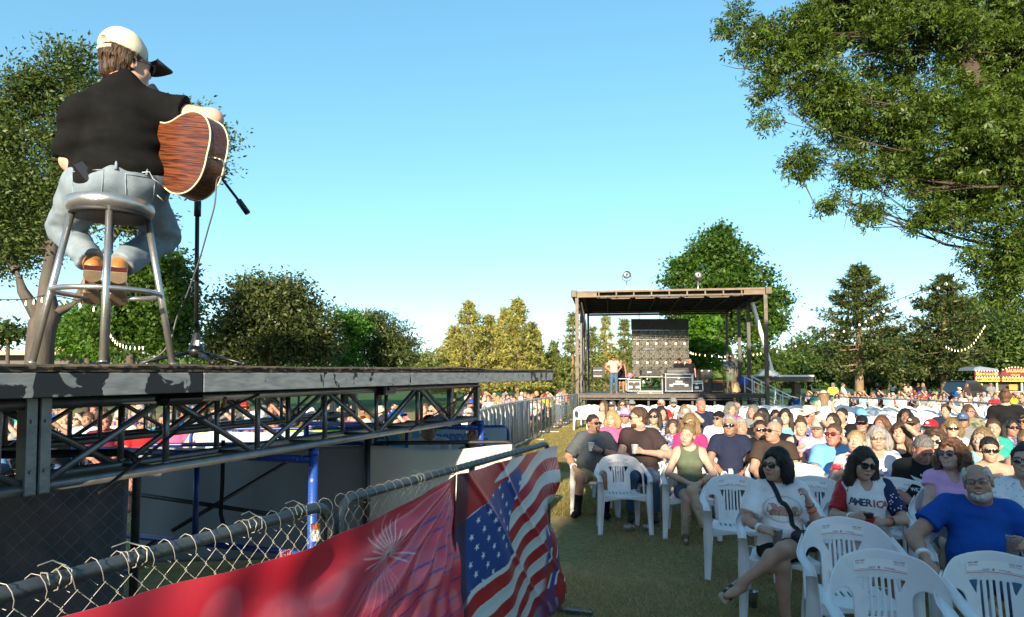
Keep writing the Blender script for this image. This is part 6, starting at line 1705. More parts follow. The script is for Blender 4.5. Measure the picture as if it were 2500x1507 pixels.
# ---- head-space parts (front is -y, origin between the ears)
from mathutils.bvhtree import BVHTree
def hair_sdf(style):
 S = Sdf(); E = S.ell
 if style in ('short', 'buzz', 'fringe', 'slick'):
  t = {'short': .010, 'buzz': .003, 'fringe': .009, 'slick': .007}[style]
  E((0, .016, .040), (.077 + t, .098 + t, .088 + t * 1.4), None, .01)
  S.cut((0, -.058, .062), (0, -.70, -.62)); S.ell((0, -.10, .0), (.074, .055, .062), None, .01, True)
  for q in (-1, 1): S.ell((q * .09, -.01, -.03), (.03, .035, .04), None, .01, True)
  E((0, .060, -.035), (.058, .045, .045), None, .02)
  if style == 'fringe': S.ell((0, -.02, .16), (.068, .13, .115), None, .015, True)
 elif style in ('bob', 'curly', 'long', 'bang'):
  w = {'bob': .016, 'curly': .026, 'long': .012, 'bang': .014}[style]
  E((0, .020, .042), (.078 + w, .098 + w, .088 + w), None, .01)
  L_ = {'bob': -.11, 'curly': -.12, 'long': -.27, 'bang': -.20}[style]
  for q in (-1, 1):
   S.cap((q * .075, .015, .02), (q * (.088 + w * .5), .012, L_ * .5), .030 + w, .032 + w, .03); S.cap((q * (.088 + w * .5), .012, L_ * .5), (q * .105, -.01, L_), .032 + w, .018 + w * .5, .03)
   S.cap((q * .05, .07, 0), (q * .065, .085, L_), .05, .035, .04)
  S.cap((0, .075, .0), (0, .095, L_), .06, .045, .04)
  top = .052 if style == 'bang' else .072
  S.ell((0, -.098, -.035), (.060, .075, top + .035), None, .012, True)
  S.ell((.012, -.10, .02), (.050, .055, .06), None, .012, True)
 elif style == 'undercap':
  E((0, .020, .020), (.084, .102, .085), None, .01); E((0, .065, -.040), (.062, .050, .045), None, .02)
  S.cut((0, -.030, .03), (0, -.85, -.40)); S.cut((0, 0, .062), (0, 0, 1))
 elif style in ('bun', 'pony'):
  E((0, .018, .040), (.0815, .102, .094), None, .01)
  S.cut((0, -.060, .066), (0, -.74, -.60)); E((0, .060, -.035), (.060, .048, .045), None, .02)
  S.ell((0, -.11, 0), (.07, .06, .07), None, .01, True)
  if style == 'bun': E((0, .075, .125), (.045, .045, .04), None, .015)
  else: S.cap((0, .11, .05), (0, .15, -.04), .03, .032, .02); S.cap((0, .15, -.04), (0, .13, -.17), .032, .012, .02)
 fr = (120, 120, 22)
 S.noise(.0055 if style != 'curly' else .006, fr, (1, 2, 3)); S.noise(.006 if style != 'curly' else .014, (38, 38, 16 if style != 'curly' else 38), (5, 1, 2))
 return S
def cap_sdf(style):
 S = Sdf(); E = S.ell
 if style == 'cap':
  E((0, .014, .050), (.083, .103, .086), None, .01); S.cut((0, 0, .030), (0, .18, -1)); S.cut((0, .2, 0), (0, 1, 0))
  S.noise(.003, 18)
 elif style == 'beanie':
  E((0, .016, .048), (.086, .106, .098), None, .01); S.cut((0, 0, .022), (0, -.25, -1)); S.noise(.003, 40)
 elif style == 'cowboy':
  S.cap((0, .075, .11), (0, -.05, .125), .075, .07, .03); E((0, .01, .07), (.088, .108, .07), None, .02); S.ell((0, .01, .215), (.022, .09, .035), None, .03, True)
  def brim(X, Y, Z, cur):
   r = np.hypot(X / .165, (Y - .01) / .195); z0 = .055 + .050 * np.clip(np.abs(X) / .16, 0, 1.2) ** 2 - .03 * np.clip(np.abs(Y - .01) / .19, 0, 1.2) ** 2
   D = np.maximum((r - 1) * .165, np.abs(Z - z0) - .005); D = np.maximum(D, (.7 - np.hypot(X / .1, (Y - .01) / .12)) * .06)
   return np.minimum(cur, D)
  S.ops.append(('fn', brim, 0, False, A_(-.22, -.25, -.05), A_(.22, .27, .18)))
  S.ops.append(('ell', (A_(0, .01, .07), A_(.001, .001, .001), None), 0, False, A_(-.18, -.22, .0), A_(.18, .22, .2)))
 elif style == 'sunhat':
  E((0, .012, .075), (.088, .106, .075), None, .02); E((0, .012, .055), (.16, .18, .012), None, .02); S.cut((0, 0, .04), (0, 0, -1))
 return S
def cap_brim(tilt=0):
 mb = MB(); n = 14; vs = []
 for z in (0, .004):
  for i in range(n + 1):
   a = PI * (i / n); vs.append((.078 * math.cos(a), -.065 - .0 * math.sin(a) - .020 * math.sin(a), .036 + z + .006 * math.sin(a)))
  for i in range(n + 1):
   a = PI * (i / n); x = .080 * math.cos(a); vs.append((x, -.070 - .092 * math.sin(a) ** .5, .036 + z - .012 * math.sin(a) - .016 * (abs(x) / .08) ** 2))
 m = n + 1; fs = []
 for b in (0, 2 * m):
  for i in range(n):
   f = (b + i, b + i + 1, b + m + i + 1, b + m + i); fs.append(f if b else f[::-1])
 for i in range(n): fs.append((m + i, m + i + 1, 3 * m + i + 1, 3 * m + i))
 mb.add(vs, fs, True); return mb
def glasses_mb(kind='sun'):
 mb = MB()
 wv = {'sun': (.0285, .0205), 'wrap': (.033, .016), 'aviator': (.029, .024), 'clear': (.027, .018)}[kind]
 mb.cur = 1
 for q in (-1, 1):
  n = 18; vs = []; cx = q * .0335
  for (sc, yo) in ((.0, -.0035), (.6, -.002), (1.0, .0)):
   for i in range(n):
    a = 2 * PI * i / n; x = wv[0] * sc * np.sign(math.cos(a)) * abs(math.cos(a)) ** .8; z = wv[1] * sc * np.sign(math.sin(a)) * abs(math.sin(a)) ** .8
    if kind == 'aviator' and z < 0: x *= 1 - .2 * abs(z) / wv[1]
    xx = cx + x; vs.append((xx, -.106 + yo + 2.6 * max(0, abs(xx) - .02) ** 2 + .0 , .004 + z))
  fs = [(r * n + i, r * n + (i + 1) % n, (r + 1) * n + (i + 1) % n, (r + 1) * n + i) for r in range(2) for i in range(n)]
  if q < 0: pass
  mb.add(vs, fs, True)
  mb.cur = 0
  mb.tube([Vector(v) for v in vs[2 * n:]], .0022 if kind != 'clear' else .0013, 5, closed=True)
  mb.tube([(q * .0615, -.100, .010), (q * .077, -.07, .010), (q * .0825, .0, .008), (q * .080, .03, -.006)], .0022 if kind != 'clear' else .0014, 5)
  mb.cur = 1
 mb.cur = 0; mb.tube([(-.010, -.107, .009), (0, -.111, .012), (.010, -.107, .009)], .0020, 5)
 return mb
def beard_sdf(kind):
 S = Sdf()
 if kind == 'full':
  S.ell((0, -.030, -.068), (.0645, .0635, .056), None, .02); S.ell((0, -.066, -.096), (.029, .026, .024), None, .02); S.cut((0, 0, -.034), (0, -.45, 1))
 else:
  S.ell((0, -.070, -.094), (.028, .024, .026), None, .02); S.cap((-.022, -.090, -.053), (.022, -.090, -.053), .008, .008, .01)
  for q in (-1, 1): S.cap((q * .024, -.084, -.055), (q * .024, -.080, -.09), .008, .010, .01)
 S.ell((0, -.108, -.066), (.023, .02, .0085), None, .004, True); S.noise(.004, (70, 70, 30), (2, 2, 2))
 return S
# ---- materials
SKIN = [mat('skin_%d' % i, c, .5, var=.10, scale=14, sss=.08, spec=.35, bump=.04, bscale=120) for i, c in enumerate([(.37, .205, .14), (.42, .25, .175), (.29, .155, .10), (.37, .165, .115), (.20, .105, .065), (.45, .285, .21)])]
LIP = mat('lip', (.36, .12, .10), .45)
HAIR = {k: mat('hair_' + k, c, .55, var=.35, scale=30, stretch=(3, 3, .4), bump=.5, bscale=90, spec=.4) for k, c in dict(dark=(.022, .014, .010), brown=(.065, .035, .018), auburn=(.10, .045, .02), blonde=(.34, .22, .10), dirty=(.19, .12, .055), grey=(.28, .26, .24), white=(.52, .49, .44), black=(.010, .009, .009), salt=(.12, .11, .10)).items()}
FRM = mat('spectacle_frame', (.010, .010, .011), .3); LNS = mat('dark_lens', (.008, .008, .010), .06, spec=.8, coat=.5); LNC = mat('clear_lens', (.5, .5, .5), .05, trans=1.0)
LNM = mat('mirror_lens', (.30, .33, .38), .08, .9); LNR = mat('red_lens', (.10, .02, .02), .08)
EYEW = mat('eye_white', (.40, .37, .34), .3); IRIS = mat('iris', (.03, .035, .03), .15); TEETH = mat('teeth', (.70, .66, .58), .3)
_cl = {}
def cloth(name, c, **k):
 if name not in _cl: _cl[name] = mat('cloth_' + name, c, k.pop('rough', .85), var=k.pop('var', .12), scale=k.pop('scale', 7), bump=k.pop('bump', .25), bscale=k.pop('bscale', 120), spec=.2, **k)
 return _cl[name]
CL = dict(white=(.66, .66, .66), black=(.008, .008, .009), navy=(.014, .019, .045), blue=(.008, .075, .30), sky=(.13, .33, .58), teal=(.03, .28, .22), pink=(.58, .10, .22), hotpink=(.55, .03, .14), lilac=(.55, .30, .52),
   red=(.36, .015, .02), maroon=(.12, .015, .03), grey=(.17, .175, .18), charcoal=(.06, .063, .068), brown=(.045, .030, .024), dkbrown=(.040, .026, .026), olive=(.10, .12, .075), green=(.03, .10, .04), tan=(.40, .35, .28), cream=(.62, .54, .40), yellow=(.62, .44, .03), orange=(.60, .13, .02), coral=(.62, .20, .14), purple=(.10, .03, .18), denim=(.06, .10, .17), lime=(.42, .75, .03), khaki=(.30, .235, .15), peach=(.62, .36, .26), aqua=(.20, .45, .50), stone=(.30, .28, .25))
_pt = dict(floral=((.60, .58, .56), (.50, .06, .16), 30, (.56, .62)), stripes=((.62, .62, .62), (.05, .08, .22), 9, (.48, .52)), plaid=((.07, .09, .20), (.36, .30, .28), 22, (.50, .58)), bluefloral=((.10, .22, .42), (.62, .62, .60), 34, (.58, .64)), camo=((.05, .07, .04), (.22, .20, .13), 12, (.46, .56)), logo=((.02, .02, .022), (.45, .42, .38), 11, (.66, .69)))
def CM(n):
 if n in _pt: a, b, sc_, th = _pt[n]; return cloth(n, a, scale=sc_, col2=b, thr=th, stretch=(.2, .2, 6) if n == 'stripes' else (1, 1, 1))
 return cloth(n, CL[n])
_hm = {}
def head_mesh(key, fn, step):
 k = (key, step)
 if k not in _hm: _hm[k] = sdf_mesh(key, fn(), step, [None])
 return _hm[k]
def strands(style, hat, n=850):
 """loose locks lying on the hair surface, running down and back"""
 me = _hm[('hair_' + style + ('_cut' if hat else ''), .0052)] if ('hair_' + style + ('_cut' if hat else ''), .0052) in _hm else _hm[('hair_' + style + ('_cut' if hat else ''), .0095)]
 vs = [v.co.copy() for v in me.vertices]; bv = BVHTree.FromPolygons(vs, [tuple(p.vertices) for p in me.polygons])
 R_ = random.Random(len(style) * 7 + 1); mb = MB(); longh = style in ('long', 'bang', 'bob', 'curly', 'pony')
 V = []; Fq = []
 for i in range(n):
  p = R_.choice(vs).copy()
  L_ = R_.uniform(.05, .11) if longh else R_.uniform(.018, .04); ns = 6; off = R_.uniform(.0005, .007 if longh else .004); w = R_.uniform(.0011, .0026); wav = R_.uniform(-1, 1)
  pts = []
  for q in range(ns):
   h = bv.find_nearest(p)
   if h[0] is None: break
   nn = h[1]; pts.append((h[0] + nn * (off * (.4 + .25 * q)), nn))
   d = Vector((wav * .35 * math.sin(q * 1.3 + i), .55 if p.z > .02 else .12, -1.0)); d -= nn * d.dot(nn)
   if d.length < .05: break
   p = h[0] + d.normalized() * (L_ / ns)
  if len(pts) < 3: continue
  o = len(V)
  for k, (c, nn) in enumerate(pts):
   t = (pts[min(k + 1, len(pts) - 1)][0] - pts[max(k - 1, 0)][0]); sd = t.cross(nn)
   if sd.length < 1e-7: sd = Vector((1, 0, 0))
   ww = w * (1 - .8 * k / (len(pts) - 1)); V += [c + sd.normalized() * ww, c - sd.normalized() * ww]
  for k in range(len(pts) - 1): Fq.append((o + 2 * k, o + 2 * k + 1, o + 2 * k + 3, o + 2 * k + 2))
 return np_mesh('hair_locks', np.array([tuple(v) for v in V]), np.array(Fq), [None])
def put(name, me, parent, m, M=None, slot=None):
 """link a shared mesh with its own materials"""
 o = link(name, me, parent, M)
 ms = m if isinstance(m, (list, tuple)) else [m]
 while len(me.materials) < len(ms): me.materials.append(None)
 for i, x in enumerate(ms):
  o.material_slots[i].link = 'OBJECT'; o.material_slots[i].material = x
 return o
_sm = {}
def shared(key, f):
 if key not in _sm: _sm[key] = f()
 return _sm[key]
def dress_head(root, M, hair=None, hat=None, glasses=None, beard=None, hi=True, eyes=False, smile=False, hairm='brown', hatm=None, brimm=None, brows=True, lens=None, gl_up=False, patch=None, locks=False):
 st = .0052 if hi else .0095
 if hat and hair == 'short': hair = 'undercap'
 if hair:
  def hs_():
   S = hair_sdf(hair)
   if hat: S.cut((0, 0, .055), (0, .1, 1))
   return S
  ho = put('hair', head_mesh('hair_' + hair + ('_cut' if hat else ''), hs_, st), root, HAIR[hairm], M)
  if (hi or locks) and hair not in ('buzz',):
   lo = put('hair_locks', shared(('locks', hair, bool(hat)), lambda: strands(hair, hat)), ho, HAIR[hairm]); lo['kind'] = 'stuff'
 if hat:
  hm_ = CM(hatm) if isinstance(hatm, str) else hatm
  h = put('cap' if hat == 'cap' else 'hat', head_mesh('hat_' + hat, lambda: cap_sdf(hat), st), root, hm_, M @ Matrix.Rotation(rad(8), 4, 'X'))
  if hat == 'cap':
   b = put('brim', shared('brim', lambda: cap_brim().mesh('brim', [None])), h, CM(brimm) if brimm else hm_)
   if patch:
    put('patch', shared('patch', lambda: (lambda mb: (mb.ball((0, -.083, .085), (.026, .008, .017), 10, 6), mb.mesh('patch', [None]))[1])(MB())), h, CM(patch))
 if glasses:
  k = glasses; Mg = M @ Matrix.Translation((0, -.005, .085)) @ Matrix.Rotation(rad(-35), 4, 'X') if gl_up else M
  put('sunglasses' if k != 'clear' else 'spectacles', shared('gl_' + k, lambda: glasses_mb(k).mesh('glasses', [None, None])), root, [FRM, lens or (LNC if k == 'clear' else LNS)], Mg)
 if beard: put('beard', head_mesh('beard_' + beard[0], lambda: beard_sdf(beard[0]), st), root, HAIR[beard[1]], M)
 if eyes and (hi or locks):
  def ey():
   mb = MB(); mb.ball((0, 0, 0), .0118, 14, 10); mb.cur = 1; mb.ball((0, -.0066, -.0005), (.0064, .0056, .0060), 12, 8); return mb.mesh('eye', [None, None])
  for q in (-1, 1): put('eye', shared('eye', ey), root, [EYEW, IRIS], M @ Matrix.Translation((q * .031, -.0808, .0002)))
 if (hi or locks) and brows and not hat:
  def bw():
   mb = MB()
   mb.tube([(.014, -.0985, .021), (.028, -.099, .0265), (.046, -.089, .022)], [.0032, .0036, .0015], 6)
   return mb.mesh('eyebrow', [None])
  for q in (-1, 1): put('eyebrow', shared('brow', bw), root, HAIR[hairm if hairm not in ('white',) else 'grey'], M @ Matrix.Scale(q, 4, (1, 0, 0)) if q > 0 else M @ Matrix.Scale(-1, 4, (1, 0, 0)))
 if smile and hi:
  put('teeth', shared('teeth', lambda: (lambda mb: (mb.ball((0, -.093, -.0655), (.0175, .010, .0042), 12, 6), mb.mesh('teeth', [None]))[1])(MB())), root, TEETH, M)
def place(name, label, x, y, rz, sc, group=None):
 t = thing(name, label, 'person', (x, y, .03 * sc), rz, group); t.scale = (sc, sc, sc); return t
def sdf_part(name, S, step, m, root, box=None):
 me = sdf_mesh(name, S, step, [m]); return link(name, me, root)
from mathutils.bvhtree import BVHTree
def decal(root, cloth_obj, me_fn, M, name='print', off=.0022, d=(0, 1, 0)):
 """me_fn -> object made flat in its own xy plane; M puts that plane in front of the garment; vertices are pressed on to it"""
 o = me_fn(); me = o.data; bpy.data.objects.remove(o)
 vs = [v.co[:] for v in cloth_obj.data.vertices]; ps = [tuple(p.vertices) for p in cloth_obj.data.polygons]
 bv = BVHTree.FromPolygons(vs, ps)
 d = Vector(d).normalized()
 for v in me.vertices:
  p = M @ Vector((v.co.x, v.co.y, 0))
  h = bv.ray_cast(p - d * .3, d)
  q = h[0] if h[0] is not None else p
  v.co = q - d * (off + max(v.co.z, 0))
 return link(name, me, cloth_obj)
def flat_obj(mb, m): return mb.build('print', m)
def subdiv_flat(o, n=1):
 import bmesh
 bm = bmesh.new(); bm.from_mesh(o.data); bmesh.ops.triangulate(bm, faces=bm.faces)
 bmesh.ops.subdivide_edges(bm, edges=[e for e in bm.edges if e.calc_length() > .018], cuts=n); bmesh.ops.triangulate(bm, faces=bm.faces); bm.to_mesh(o.data); bm.free(); return o
# ================================================================== SINGER ON THE RUNWAY
SX, SY = -1.905, 3.20
SZ = rw(1.0, .6, 0).z + .002
SO = Vector((SX, SY, SZ)); SRZ = rad(30.6); RM = Matrix.Translation(SO) @ Matrix.Rotation(SRZ, 4, 'Z')
STEEL = mat('brushed_stool_metal', (.46, .45, .43), .32, .85, var=.18, scale=12, bump=.08, bscale=90)
stool = thing('bar_stool', 'tall silver metal bar stool under the singer', 'stool', SO, SRZ)
hS = .775
mb = MB(); mb.lathe([(.140, hS - .075), (.180, hS - .058), (.187, hS - .032), (.184, hS - .006), (.172, hS - .001), (.150, hS - .012), (.05, hS - .030), (.001, hS - .03)], n=40); mb.build('seat', STEEL, stool)
mb = MB(); mb.lathe([(.001, hS - .040), (.12, hS - .046), (.168, hS - .062), (.172, hS - .080), (.12, hS - .080), (.001, hS - .079)], n=32); mb.build('seat_underside', mat('stool_black_underside', (.02, .02, .021), .6), stool)
legs = []
for k, a in enumerate((184, 268, -4, 90)):
 a = rad(a); top = Vector((.152 * math.cos(a), .152 * math.sin(a), hS - .055)); bot = Vector((.282 * math.cos(a), .282 * math.sin(a), 0))
 legs.append((top, bot))
 mb = MB(); mb.cyl(bot, top, .0155, n=14); mb.cyl(bot, bot.lerp(top, .01), .018, n=14); mb.build('leg', STEEL, stool)
zr = .335
ring = []
for k in range(48):
 a = 2 * PI * k / 48; ring.append((.222 * math.cos(a), .222 * math.sin(a), zr))
mb = MB(); mb.tube(ring, .0125, 10, closed=True); mb.build('foot_ring', STEEL, stool)
fig = Fig(g=.10, base=PI, yaw=62, pitch=4, roll=-4, hs=1.06, legw=1.0, arm=1.06,
   pel=(.04, .02, .875), chest=(.035, .05, 1.15), neck=(.030, .085, 1.372), head=(.045, .12, 1.500),
   shL=(-.142, .035, 1.185), shR=(.185, .065, 1.275), elL=(-.168, .09, .965), elR=(.43, -.03, 1.25), wrL=(-.16, .40, 1.14), wrR=(.425, .25, 1.06),
   hipL=(-.095, .04, .84), hipR=(.125, .05, .84), knL=(-.20, .36, .685), knR=(.25, .36, .70), anL=(-.066, .12, .485), anR=(.040, .13, .485), toL=(-.070, .265, .325), toR=(.045, .27, .325),
   feet=False, handL=((-.4, .8, .3), (.6, .3, .5), .8, 0, 1), handR=((-.75, .45, -.4), (-.3, -.8, -.2), .5, .1, -1))
singer = place('person', 'singer seen from behind in black T-shirt, jeans and cream cap, seated on a bar stool', SX, SY, 0, 1.0)
singer.matrix_local = RM
SKS = mat('skin_singer', (.60, .33, .24), .5, var=.10, scale=16, sss=.08, spec=.35, bump=.05, bscale=140)
link('body', fig.mesh('body', [SKS, LIP], True), singer)
TEE = mat('singer_black_tee', (.0065, .0065, .0065), .9, var=.3, scale=16, bump=.2, bscale=300, spec=.12)
S_ = fig.shirt(off=.014, sleeve=dict(L=1.0, R=.48), neck='crew', hem=.035, loose=.014, wr=.8, seed=3)
S_.noise(.007, (3.5, 5, 15), (2, 7, 1)); S_.noise(.0045, (9, 9, 30), (4, 4, 4), box=((-.4, -.4, .8), (.4, .4, 1.08)))
def folds(X, Y, Z, cur):
 """long creases from the lower back to the sides"""
 w = .010 * np.sin(46 * (Z - .36 * X) + 3 * np.sin(5 * X)) * np.exp(-((Z - 1.0) / .12) ** 2) + .008 * np.sin(40 * (Z + .5 * X) + 2) * np.exp(-((Z - 1.18) / .09) ** 2) * np.exp(-((X - .22) / .12) ** 2)
 return cur + w
S_.fn(folds, (-.45, -.45, .8), (.55, .45, 1.4))
sdf_part('shirt', S_, .0075, TEE, singer)
DEN = mat('light_denim', (.12, .165, .215), .85, var=.3, scale=9, bump=.3, bscale=300, spec=.2, col2=(.26, .31, .35), thr=(.25, .75))
B_ = fig.bottoms(1.95, off=.013, loose=.004, seed=5, wr=1.0)
B_.noise(.006, (13, 13, 40), (6, 2, 2), box=((-.5, -.1, .4), (.6, .6, .68)))
jeans = sdf_part('jeans', B_, .008, DEN, singer)
STI = mat('denim_stitch', (.10, .10, .09), .8); DEN2 = mat('denim_band', (.20, .26, .32), .85, var=.25, scale=12, bump=.3, bscale=300)
vs = [v.co[:] for v in jeans.data.vertices]; bvj = BVHTree.FromPolygons(vs, [tuple(p.vertices) for p in jeans.data.polygons])
def on_jeans(x, z, off=.003):
 h = bvj.ray_cast(Vector((x, -1, z)), Vector((0, 1, 0)))
 return (h[0] + Vector((0, -off, 0))) if h[0] is not None else Vector((x, -.12, z))
for q in (-1, 1):
 cx = .01 + q * .105
 pts = [(-.062, .012), (.062, .02), (.056, -.085), (0, -.115), (-.056, -.085)]
 loop = []
 for i in range(5):
  a, b = pts[i], pts[(i + 1) % 5]
  for t in (0, .33, .66): loop.append(on_jeans(cx + a[0] + (b[0] - a[0]) * t, .862 + a[1] + (b[1] - a[1]) * t, .001))
 mb = MB(); mb.tube(loop, .0035, 5, closed=True); mb.build('back_pocket', DEN2, singer)
for x in (-.11, .015, .14):
 mb = MB(); mb.tube([on_jeans(x, .925, .004), on_jeans(x, .885, .004)], .007, 6); mb.build('belt_loop', DEN2, singer)
TAN = mat('tan_boot_leather', (.40, .17, .045), .38, var=.22, scale=14, bump=.15, bscale=60, coat=.2); HEEL = mat('oxblood_heel', (.07, .018, .02), .35, var=.2); SOLE = mat('boot_sole', (.30, .22, .14), .7, var=.2, scale=20)
for q in 'LR':
 J = fig.j; an, to = Vector(J['an' + q]), Vector(J['to' + q]); sgn = -1 if q == 'L' else 1
 d = (to - an).normalized(); kn = Vector(J['kn' + q]); sh = (kn - an).normalized()
 dn = Vector((0, d.z, -d.y)).normalized()
 S = Sdf(); hl = an + dn * .050 - d * .012; m = an.lerp(to, .55) + dn * .018
 S.cap(an + sh * .09, an, .043, .039, .02); S.cap(an, hl, .038, .036, .02); S.cap(hl, m, .034, .036, .02); S.cap(m, to, .037, .024, .03); S.noise(.003, 22)
 bt = sdf_part('boot', S, .0065, TAN, singer)
 up = (sh + Vector((0, -.0, .35))).normalized()
 x = Vector((1, 0, 0)); fw = x.cross(dn) * -1
 M = frame(hl + dn * .030, x, dn.cross(x))
 pr = [(.038 * math.sin(t), -.034 * math.cos(t)) for t in np.linspace(-PI / 2, PI / 2, 9)] + [(.036, .03), (-.036, .03)]
 mb = MB(); mb.prism(pr, -.006, .036, M); mb.build('heel', HEEL, bt)
 mb = MB(); mb.prism([(a_ * 1.0, b_ * 1.0) for a_, b_ in pr], -.010, -.006, M) if (M.to_3x3() @ Vector((0, 0, 1))).dot(dn) < 0 else mb.prism(pr, .036, .040, M); mb.build('heel_cap', SOLE, bt)
 mb = MB();
 for (a, b, w) in ((hl + dn * .042, m + dn * .044, .060), (m + dn * .044, to + dn * .026, .075)):
  mb.bar(a, b, w, .010, up=tuple(-dn), bev=.003)
 mb.build('sole', SOLE, bt)
dress_head(singer, fig.M, hair='undercap', hi=True, hairm='brown', brows=False, glasses='sun')
HC = mat('cream_cap_cotton', (.64, .57, .43), .85, var=.06, scale=20, bump=.2, bscale=200); HB = mat('dark_cap_brim', (.018, .019, .024), .7)
S = cap_sdf('cap'); S.ops = S.ops[:-1]
S.ell((0, .125, .045), (.036, .05, .036), None, .004, True); S.noise(.0035, 20)
capM = fig.M @ Matrix.Rotation(rad(3), 4, 'X') @ Matrix.Translation((0, .004, .002)) @ Matrix.Scale(1.06, 4) @ Matrix.Scale(1.12, 4, (0, 0, 1))
cp = link('cap', sdf_mesh('cap', S, .005, [HC]), singer, capM)
b = put('brim', cap_brim().mesh('brim', [None]), cp, HB, Matrix.Translation((0, -.012, -.006)) @ Matrix.Scale(1.14, 4))
mb = MB(); mb.tube([(-.05, .090, .034), (-.03, .104, .032), (0, .112, .031), (.03, .104, .032), (.05, .090, .034)], .008, 8); mb.build('strap', HC, cp)
PH = mat('phone_black', (.012, .012, .013), .25)
mb = MB(); mb.box((0, 0, 0), (.052, .012, .092), bev=.006); o = mb.build('phone', PH)
o.matrix_local = RM @ Matrix.Translation(on_jeans(-.108, .872, .006)) @ Matrix.Rotation(-.65, 4, 'Y') @ Matrix.Rotation(-.15, 4, 'X')
tag(o, 'black phone sticking out of the singer\'s left back pocket', 'phone')
mb = MB(); mb.tube([on_jeans(.12, .895, .004), on_jeans(.15, .905, .012), on_jeans(.165, .875, .02), on_jeans(.20, .862, .018), on_jeans(.24, .852, .012), on_jeans(.232, .825, .012), on_jeans(.222, .80, .016), on_jeans(.19, .812, .014)], .0022, 5)
o = mb.build('earphone_cord', mat('pale_cord', (.6, .6, .6), .5)); o.matrix_local = RM; tag(o, 'thin pale earphone cord looping over the jeans pocket', 'cord')
# ---- guitar
ga = Vector((-.905, .376, .20)).normalized(); gn = Vector((-.384, -.924, .05)); gn = (gn - ga * gn.dot(ga)).normalized(); gw = gn.cross(ga).normalized()
if gw.z < 0: gw = -gw
end = at(527, 388, 3.20)
GM = Matrix((ga, gw, gn)).transposed().to_4x4(); GM.translation = end    # x to the neck, y up, z out of the back
gt = thing('acoustic_guitar', 'acoustic guitar with brown striped back and cream binding held by the singer', 'guitar', end)
gt.matrix_local = GM
half = [(0, 0), (.0, .06), (.015, .12), (.055, .172), (.11, .198), (.17, .200), (.225, .180), (.275, .150), (.315, .137), (.355, .138), (.40, .147), (.445, .146), (.48, .120), (.497, .06), (.50, 0)]
def smooth_poly(p, n=6):
 out = []
 for i in range(len(p) - 1):
  p0, p1, p2, p3 = [np.array(p[min(max(j, 0), len(p) - 1)]) for j in (i - 1, i, i + 1, i + 2)]
  for q in range(n):
   t = q / n; out.append(tuple(.5 * ((2 * p1) + (p2 - p0) * t + (2 * p0 - 5 * p1 + 4 * p2 - p3) * t * t + (-p0 + 3 * p1 - 3 * p2 + p3) * t ** 3)))
 return out + [p[-1]]
hp = smooth_poly(half); poly = hp + [(x, -y) for (x, y) in hp[::-1][1:-1]]
def rosewood():
 m = bpy.data.materials.new('rosewood'); m.use_nodes = True
 N = m.node_tree.nodes; L = m.node_tree.links; b = N['Principled BSDF']
 tc = N.new('ShaderNodeTexCoord'); mp = N.new('ShaderNodeMapping'); mp.inputs['Scale'].default_value = (1.6, 44, 8); L.new(tc.outputs['Object'], mp.inputs[0])
 n = N.new('ShaderNodeTexNoise'); n.inputs['Scale'].default_value = 5; n.inputs['Detail'].default_value = 6; n.inputs['Distortion'].default_value = .5; L.new(mp.outputs[0], n.inputs[0])
 r = N.new('ShaderNodeValToRGB'); e = r.color_ramp.elements; e[0].position = .36; e[0].color = (.020, .006, .003, 1); e[1].position = .62; e[1].color = (.17, .045, .012, 1)
 L.new(n.outputs[0], r.inputs[0]); L.new(r.outputs[0], b.inputs['Base Color']); b.inputs['Roughness'].default_value = .34; b.inputs['Coat Weight'].default_value = .22; b.inputs['Coat Roughness'].default_value = .15
 return m
RW_ = rosewood(); BIND = mat('cream_binding', (.68, .58, .36), .35, var=.05); SPR = mat('spruce', (.50, .31, .13), .3, coat=.4); EBO = mat('ebony', (.02, .014, .012), .35); NCK = mat('mahogany', (.14, .05, .022), .35, var=.2)
T = .055
poly_cw = poly[::-1] if sum(poly[i][0] * poly[(i + 1) % len(poly)][1] - poly[(i + 1) % len(poly)][0] * poly[i][1] for i in range(len(poly))) < 0 else poly
mb = MB(); n = len(poly_cw)
mb.add([(x, y, z) for z in (-T, T) for (x, y) in poly_cw], [(i, (i + 1) % n, n + (i + 1) % n, n + i) for i in range(n)], True); mb.build('side', RW_, gt)
mb = MB(); c = sum((Vector((x, y, 0)) for x, y in poly_cw), Vector()) / n
vs = []; fs = []
for k, s in enumerate((1.0, .8, .55, .3)):
 for (x, y) in poly_cw: vs.append((c.x + (x - c.x) * s, c.y + (y - c.y) * s, T + .008 * (1 - s * s)))
for k in range(3):
 for i in range(n): fs.append((k * n + i, k * n + (i + 1) % n, (k + 1) * n + (i + 1) % n, (k + 1) * n + i))
fs.append(tuple(3 * n + i for i in range(n)))
mb.add(vs, fs, True); mb.build('back', RW_, gt)
mb = MB(); mb.prism(poly_cw, -T - .004, -T, None); mb.build('top', SPR, gt)
for z, nm in ((T - .001, 'binding'), (-T + .0, 'binding')):
 mb = MB(); mb.tube([(x, y, z) for x, y in poly_cw], .0042, 6, closed=True); mb.build(nm, BIND, gt)
mb = MB(); mb.box((.70, 0, -.048), (.46, .052, .024), bev=.010); mb.build('neck', NCK, gt)
mb = MB(); mb.box((.985, 0, -.050), (.17, .075, .016), bev=.004); hdk = mb.build('headstock', NCK, gt)
for i in range(6):
 mb = MB(); s = -1 if i < 3 else 1; mb.cyl((.93 + .045 * (i % 3), s * .036, -.05), (.93 + .045 * (i % 3), s * .062, -.05), .006, n=8); mb.build('tuner', CHR, hdk)
mb = MB(); mb.box((.66, 0, -.062), (.44, .050, .006)); mb.build('fingerboard', EBO, gt)
